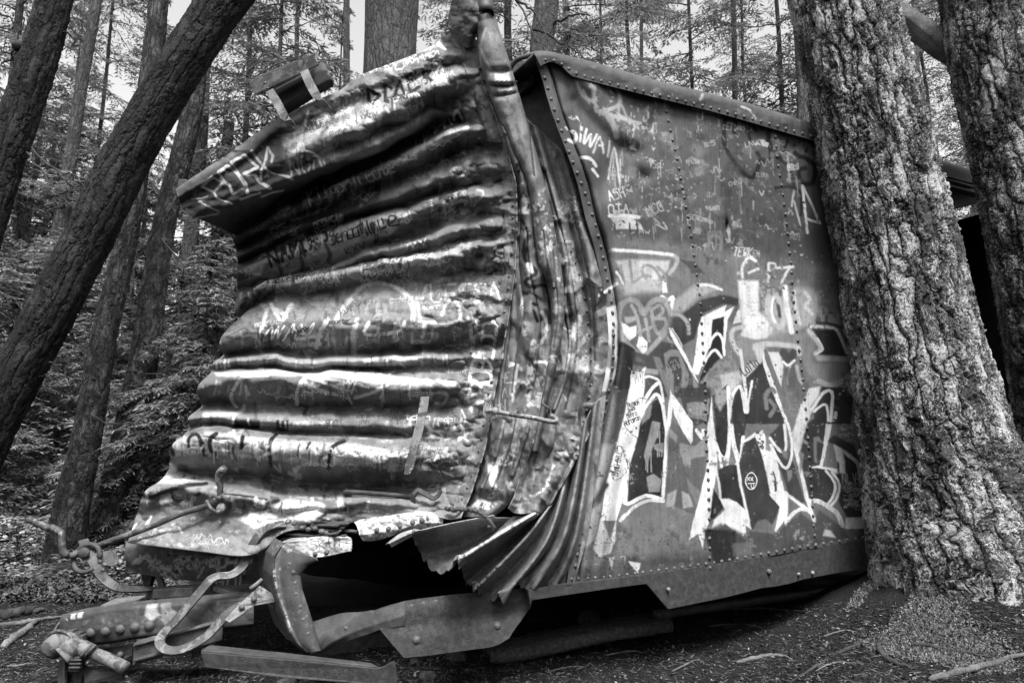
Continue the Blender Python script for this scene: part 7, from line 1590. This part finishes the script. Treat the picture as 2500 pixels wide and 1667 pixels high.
SH = [(401,150,1478,6.2,150,120,900,'low leafy shrub in front of the scaly trunk foot'),(402,285,1455,6.4,170,110,1100,'low leafy shrub left of the bent end bar'),(403,60,1475,6.4,160,90,900,'low leafy shrub at the lower left edge'),
      (404,340,1420,6.9,130,100,700,'leafy shrub behind the end of the skirt plate'),(405,30,1420,7.6,220,150,1100,'leafy thicket at the left edge beyond the roots'),(406,180,1400,8.6,260,130,1100,'leafy thicket behind the two dark trunks'),
      (407,300,1380,9.0,200,140,900,'leafy thicket beside the foot of the furrowed trunk'),(408,-40,1330,9.5,240,200,900,'tall leafy thicket at the far left')]
for a in SH: shrub(*a)

# far wood: one mass of foliage beyond the hemlocks, and an unseen ring added behind the camera to block low sky
def wood(name, n, sampler, label, size=(.14, .34), mat='leaf'):
    p = sampler(n); nn = len(p); d = unit(rng.normal(0, 1, (nn, 3)) * (1, 1, .7)); L = rng.uniform(*size, (nn, 1)); w = unit(np.cross(d, rng.normal(0, 1, (nn, 3)))) * L * .22
    tag(link(name, leafmesh(name, p, d * L, w), M[mat], None, False), label, None, None, 'stuff')
def back(n):
    x = rng.uniform(-26, 30, n); y = rng.uniform(22, 34, n); z = rng.beta(1.0, 4.5, n) * 10
    k = fbm(x * .5, z * .6, 77, 3) > .46; return np.stack([x, y, z], 1)[k]
wood('distant_wood', 50000, back, 'far conifer wood filling the gaps between the trunks')
def around(n):
    a = rng.uniform(math.radians(165), math.radians(375), n); R = rng.uniform(8, 12, n); x, y = R * np.cos(a), R * np.sin(a) ; z = rng.beta(1.1, 1.5, n) * 9
    k = (fbm(a * 6, z * .6, 78, 3) > .40); return np.stack([x, y, z], 1)[k]
wood('sky_blocking_foliage', 30000, around, 'unseen foliage ring added behind the camera to block low sky', (.3, .6), 'leaf_low')

# ---------------------------------------------------------------- loose things on the ground
def ground_stick(name, label, cat, P2, rpx, mat='wood', group=None, k=8, lift=.6):
    pts = np.array([ground_at(*p) for p in P2]); Y = pts[:, 1].mean(); r0 = rpx * Y / FPX
    pts[:, 2] += r0 * lift; n = 40; pts = resample(pts, n); pts = pts + (np.stack([vnoise(np.arange(n) * .5, np.zeros(n) + r0 * 1000, s) for s in (1, 2, 3)], 1) - .5) * r0 * .7
    mb = MB(); mb.tube(pts, r0 * np.interp(np.linspace(0, 1, n), [0, .1, .7, 1], [.6, 1, .8, .35]) * (1 + .35 * (vnoise(np.arange(n) * .6, np.zeros(n), 9) - .5)), k)
    o = mb.build(name, M[mat], None, True); o['label'] = label; o['category'] = cat
    if group: o['group'] = group
    return o
ground_stick('fallen_branch', 'pale weathered branch lying on the bare soil in front of the massive fir', 'branch', [(1797,1621),(1850,1607),(1880,1602),(1915,1605),(1935,1611)], 5)
ground_stick('surface_root', 'thick pale root running off the lower right corner', 'root', [(2270,1664),(2359,1641),(2430,1622),(2530,1592)], 8)
ground_stick('surface_root', 'straight root crossing the moss right of the fir foot', 'root', [(2225,1572),(2300,1585),(2380,1600),(2430,1610)], 5, 'twig')
ground_stick('surface_root', 'dark crooked root curling below the moss', 'root', [(2143,1575),(2150,1592),(2172,1616),(2210,1630),(2240,1638)], 7, 'twig')
ground_stick('surface_root', 'thin root trailing left from the foot of the fir', 'root', [(2130,1560),(2060,1590),(1990,1630),(1930,1668)], 4, 'twig')
ground_stick('surface_root', 'broad weathered root sloping down at the lower left edge', 'root', [(5,1585),(40,1560),(70,1535),(98,1516)], 9)
ground_stick('surface_root', 'low root crossing the slope near the centre beam', 'root', [(-10,1532),(35,1526),(80,1518),(150,1508)], 6)
ground_stick('fallen_branch', 'thin peeled stick lying at the lower left', 'branch', [(17,1628),(50,1625),(84,1619)], 3)
ground_stick('fallen_branch', 'dark stick lying left of the coupler post', 'branch', [(77,1651),(105,1640),(135,1629)], 3.5, 'twig')
for k, (a_, lab) in enumerate([([(1480,1600),(1540,1590),(1580,1596)],'thin twig right of the sandy plank'),([(1640,1640),(1700,1612),(1720,1622)],'forked twig on the bare soil near the bottom edge'),([(1730,1530),(1790,1524),(1860,1532)],'thin twig just outside the shadow of the car'),([(2010,1555),(2060,1540),(2100,1546)],'twig left of the mossy foot of the fir'),([(1340,1640),(1400,1628),(1470,1636)],'thin twig in front of the sandy plank'),([(1990,1640),(2040,1618),(2110,1622)],'crooked twig between the thin root and the dark root')]):
    ground_stick('fallen_twig', lab, 'twig', a_, 2.2, 'wood', 'twigs scattered on the bare soil')
ground_stick('fallen_branch', 'short stick lying under the looped flat bar', 'branch', [(440,1652),(468,1640),(500,1628)], 4)
ground_stick('fallen_branch', 'long thin stick in the shadow under the side sill', 'branch', [(1790,1490),(1860,1486),(1930,1492),(1990,1494)], 3)
ground_stick('fallen_log', 'mossy log lying behind the roots at the left', 'log', [(-20,1512),(40,1503),(110,1492)], 12, 'twig')
# buckled steel angle lying in front
ang = empty('steel_angle', WV(720, 1640, 3.55), 'loose steel angle lying on the ground below the wreck', 'steel angle')
def G3(px, py, Y): return W(px, py, Y)
mb = MB(); mb.prism([W(490,1592,3.55), W(700,1610,3.5), W(925,1632,3.46), W(964,1612,3.45), W(970,1668,3.46), W(940,1672,3.46), W(700,1655,3.5), W(500,1628,3.55)], (0, .012, .0)); mb.build('upright_leg', M['grit'], ang, bevel=.003)
mb = MB(); mb.prism([W(490,1592,3.56), W(512,1578,3.66), W(700,1598,3.62), W(905,1622,3.56), W(925,1632,3.47), W(700,1610,3.51)], (0, 0, .01)); mb.build('flat_leg', M['rust'], ang, bevel=.003)
# flat sanded plank
pk = Sheet([[(1195,1590,4.30),(1209,1575,4.34),(1298,1556,4.40),(1397,1540,4.48),(1463,1526,4.56),(1562,1509,4.66),(1628,1512,4.72)],[(1189,1596,4.22),(1212,1590,4.24),(1300,1568,4.30),(1400,1550,4.38),(1470,1540,4.44),(1570,1522,4.56),(1640,1520,4.66)],
            [(1196,1600,4.17),(1240,1600,4.18),(1330,1582,4.24),(1430,1559,4.32),(1496,1547,4.40),(1575,1536,4.5),(1636,1527,4.62)],[(1200,1606,4.19),(1242,1607,4.20),(1332,1590,4.26),(1432,1567,4.34),(1498,1554,4.42),(1577,1542,4.52),(1637,1533,4.64)]], 160, 40)
pk.push((fbm(pk.PX / 20, pk.PY / 10, 501, 4) - .5) * .03); M['gravelly'] = plain_metal('sand_coated_wood', .07, .9, 1.0, scale=45)
po = pk.build('ground_plank', M['gravelly'], None, .03); tag(po, 'rough sandy plank lying on the soil in front of the dark gap', 'plank')
def rock(px, py, rpx, label, seed, flat=.6):
    p = ground_at(px, py); r0 = rpx * p[1] / FPX; b = bmesh.new(); bmesh.ops.create_icosphere(b, subdivisions=3, radius=1)
    rr_ = random.Random(seed)
    pl = [(Vector((rr_.gauss(0, 1), rr_.gauss(0, 1), rr_.gauss(0, 1))).normalized(), rr_.uniform(.6, .9)) for _ in range(12)]
    for v in b.verts:
        for n_, d_ in pl:
            t = v.co.dot(n_) - d_
            if t > 0: v.co -= n_ * t
        v.co = Vector((v.co.x * r0 + p[0], v.co.y * r0 + p[1], v.co.z * r0 * flat + p[2] + r0 * .2))
    me = bpy.data.meshes.new('rock'); b.to_mesh(me); b.free(); o = link('rock', me, M['gravelly'], None, False); tag(o, label, 'rock', 'rocks under the boxcar')
rock(1115,1610,26,'flat rock at the tip of the fallen side plate',1); rock(1440,1522,30,'rounded rock behind the sandy plank',2,.8); rock(1046,1655,22,'small rock right of the steel angle',3)
rock(700,1668,24,'pale rock below the steel angle',4); rock(1012,1618,14,'small dark rock under the fallen side plate',5)
# moss on the foot of the fir
def moss(n):
    a = rng.uniform(0, 2 * np.pi, n); q = np.sqrt(rng.uniform(0, 1, n)) * 1.15; x = 3.1 + np.cos(a) * q; y = 4.15 + np.sin(a) * q * .62; return np.stack([x, y, gz(x, y)], 1)
P_ = moss(150000); k = fbm(P_[:, 0] * 3, P_[:, 1] * 3, 91, 3) + .25 * (rng.uniform(0, 1, len(P_)) - .5) > .43 + .25 * np.maximum(0, np.hypot(P_[:, 0] - 3.1, (P_[:, 1] - 4.15) * 1.5) - .7); P_ = P_[k]; P_[:, 2] += .004
d = unit(rng.normal(0, .8, P_.shape) + (0, 0, .35)); L = rng.uniform(.008, .022, (len(P_), 1)); M['moss'] = leaf_material('moss_tufts', .15, .5, .2)
tag(link('moss', leafmesh('moss', P_, d * L, unit(np.cross(d, rng.normal(0, 1, d.shape))) * .004), M['moss'], None, False), 'shaggy moss over the foot of the massive fir', None, None, 'stuff')
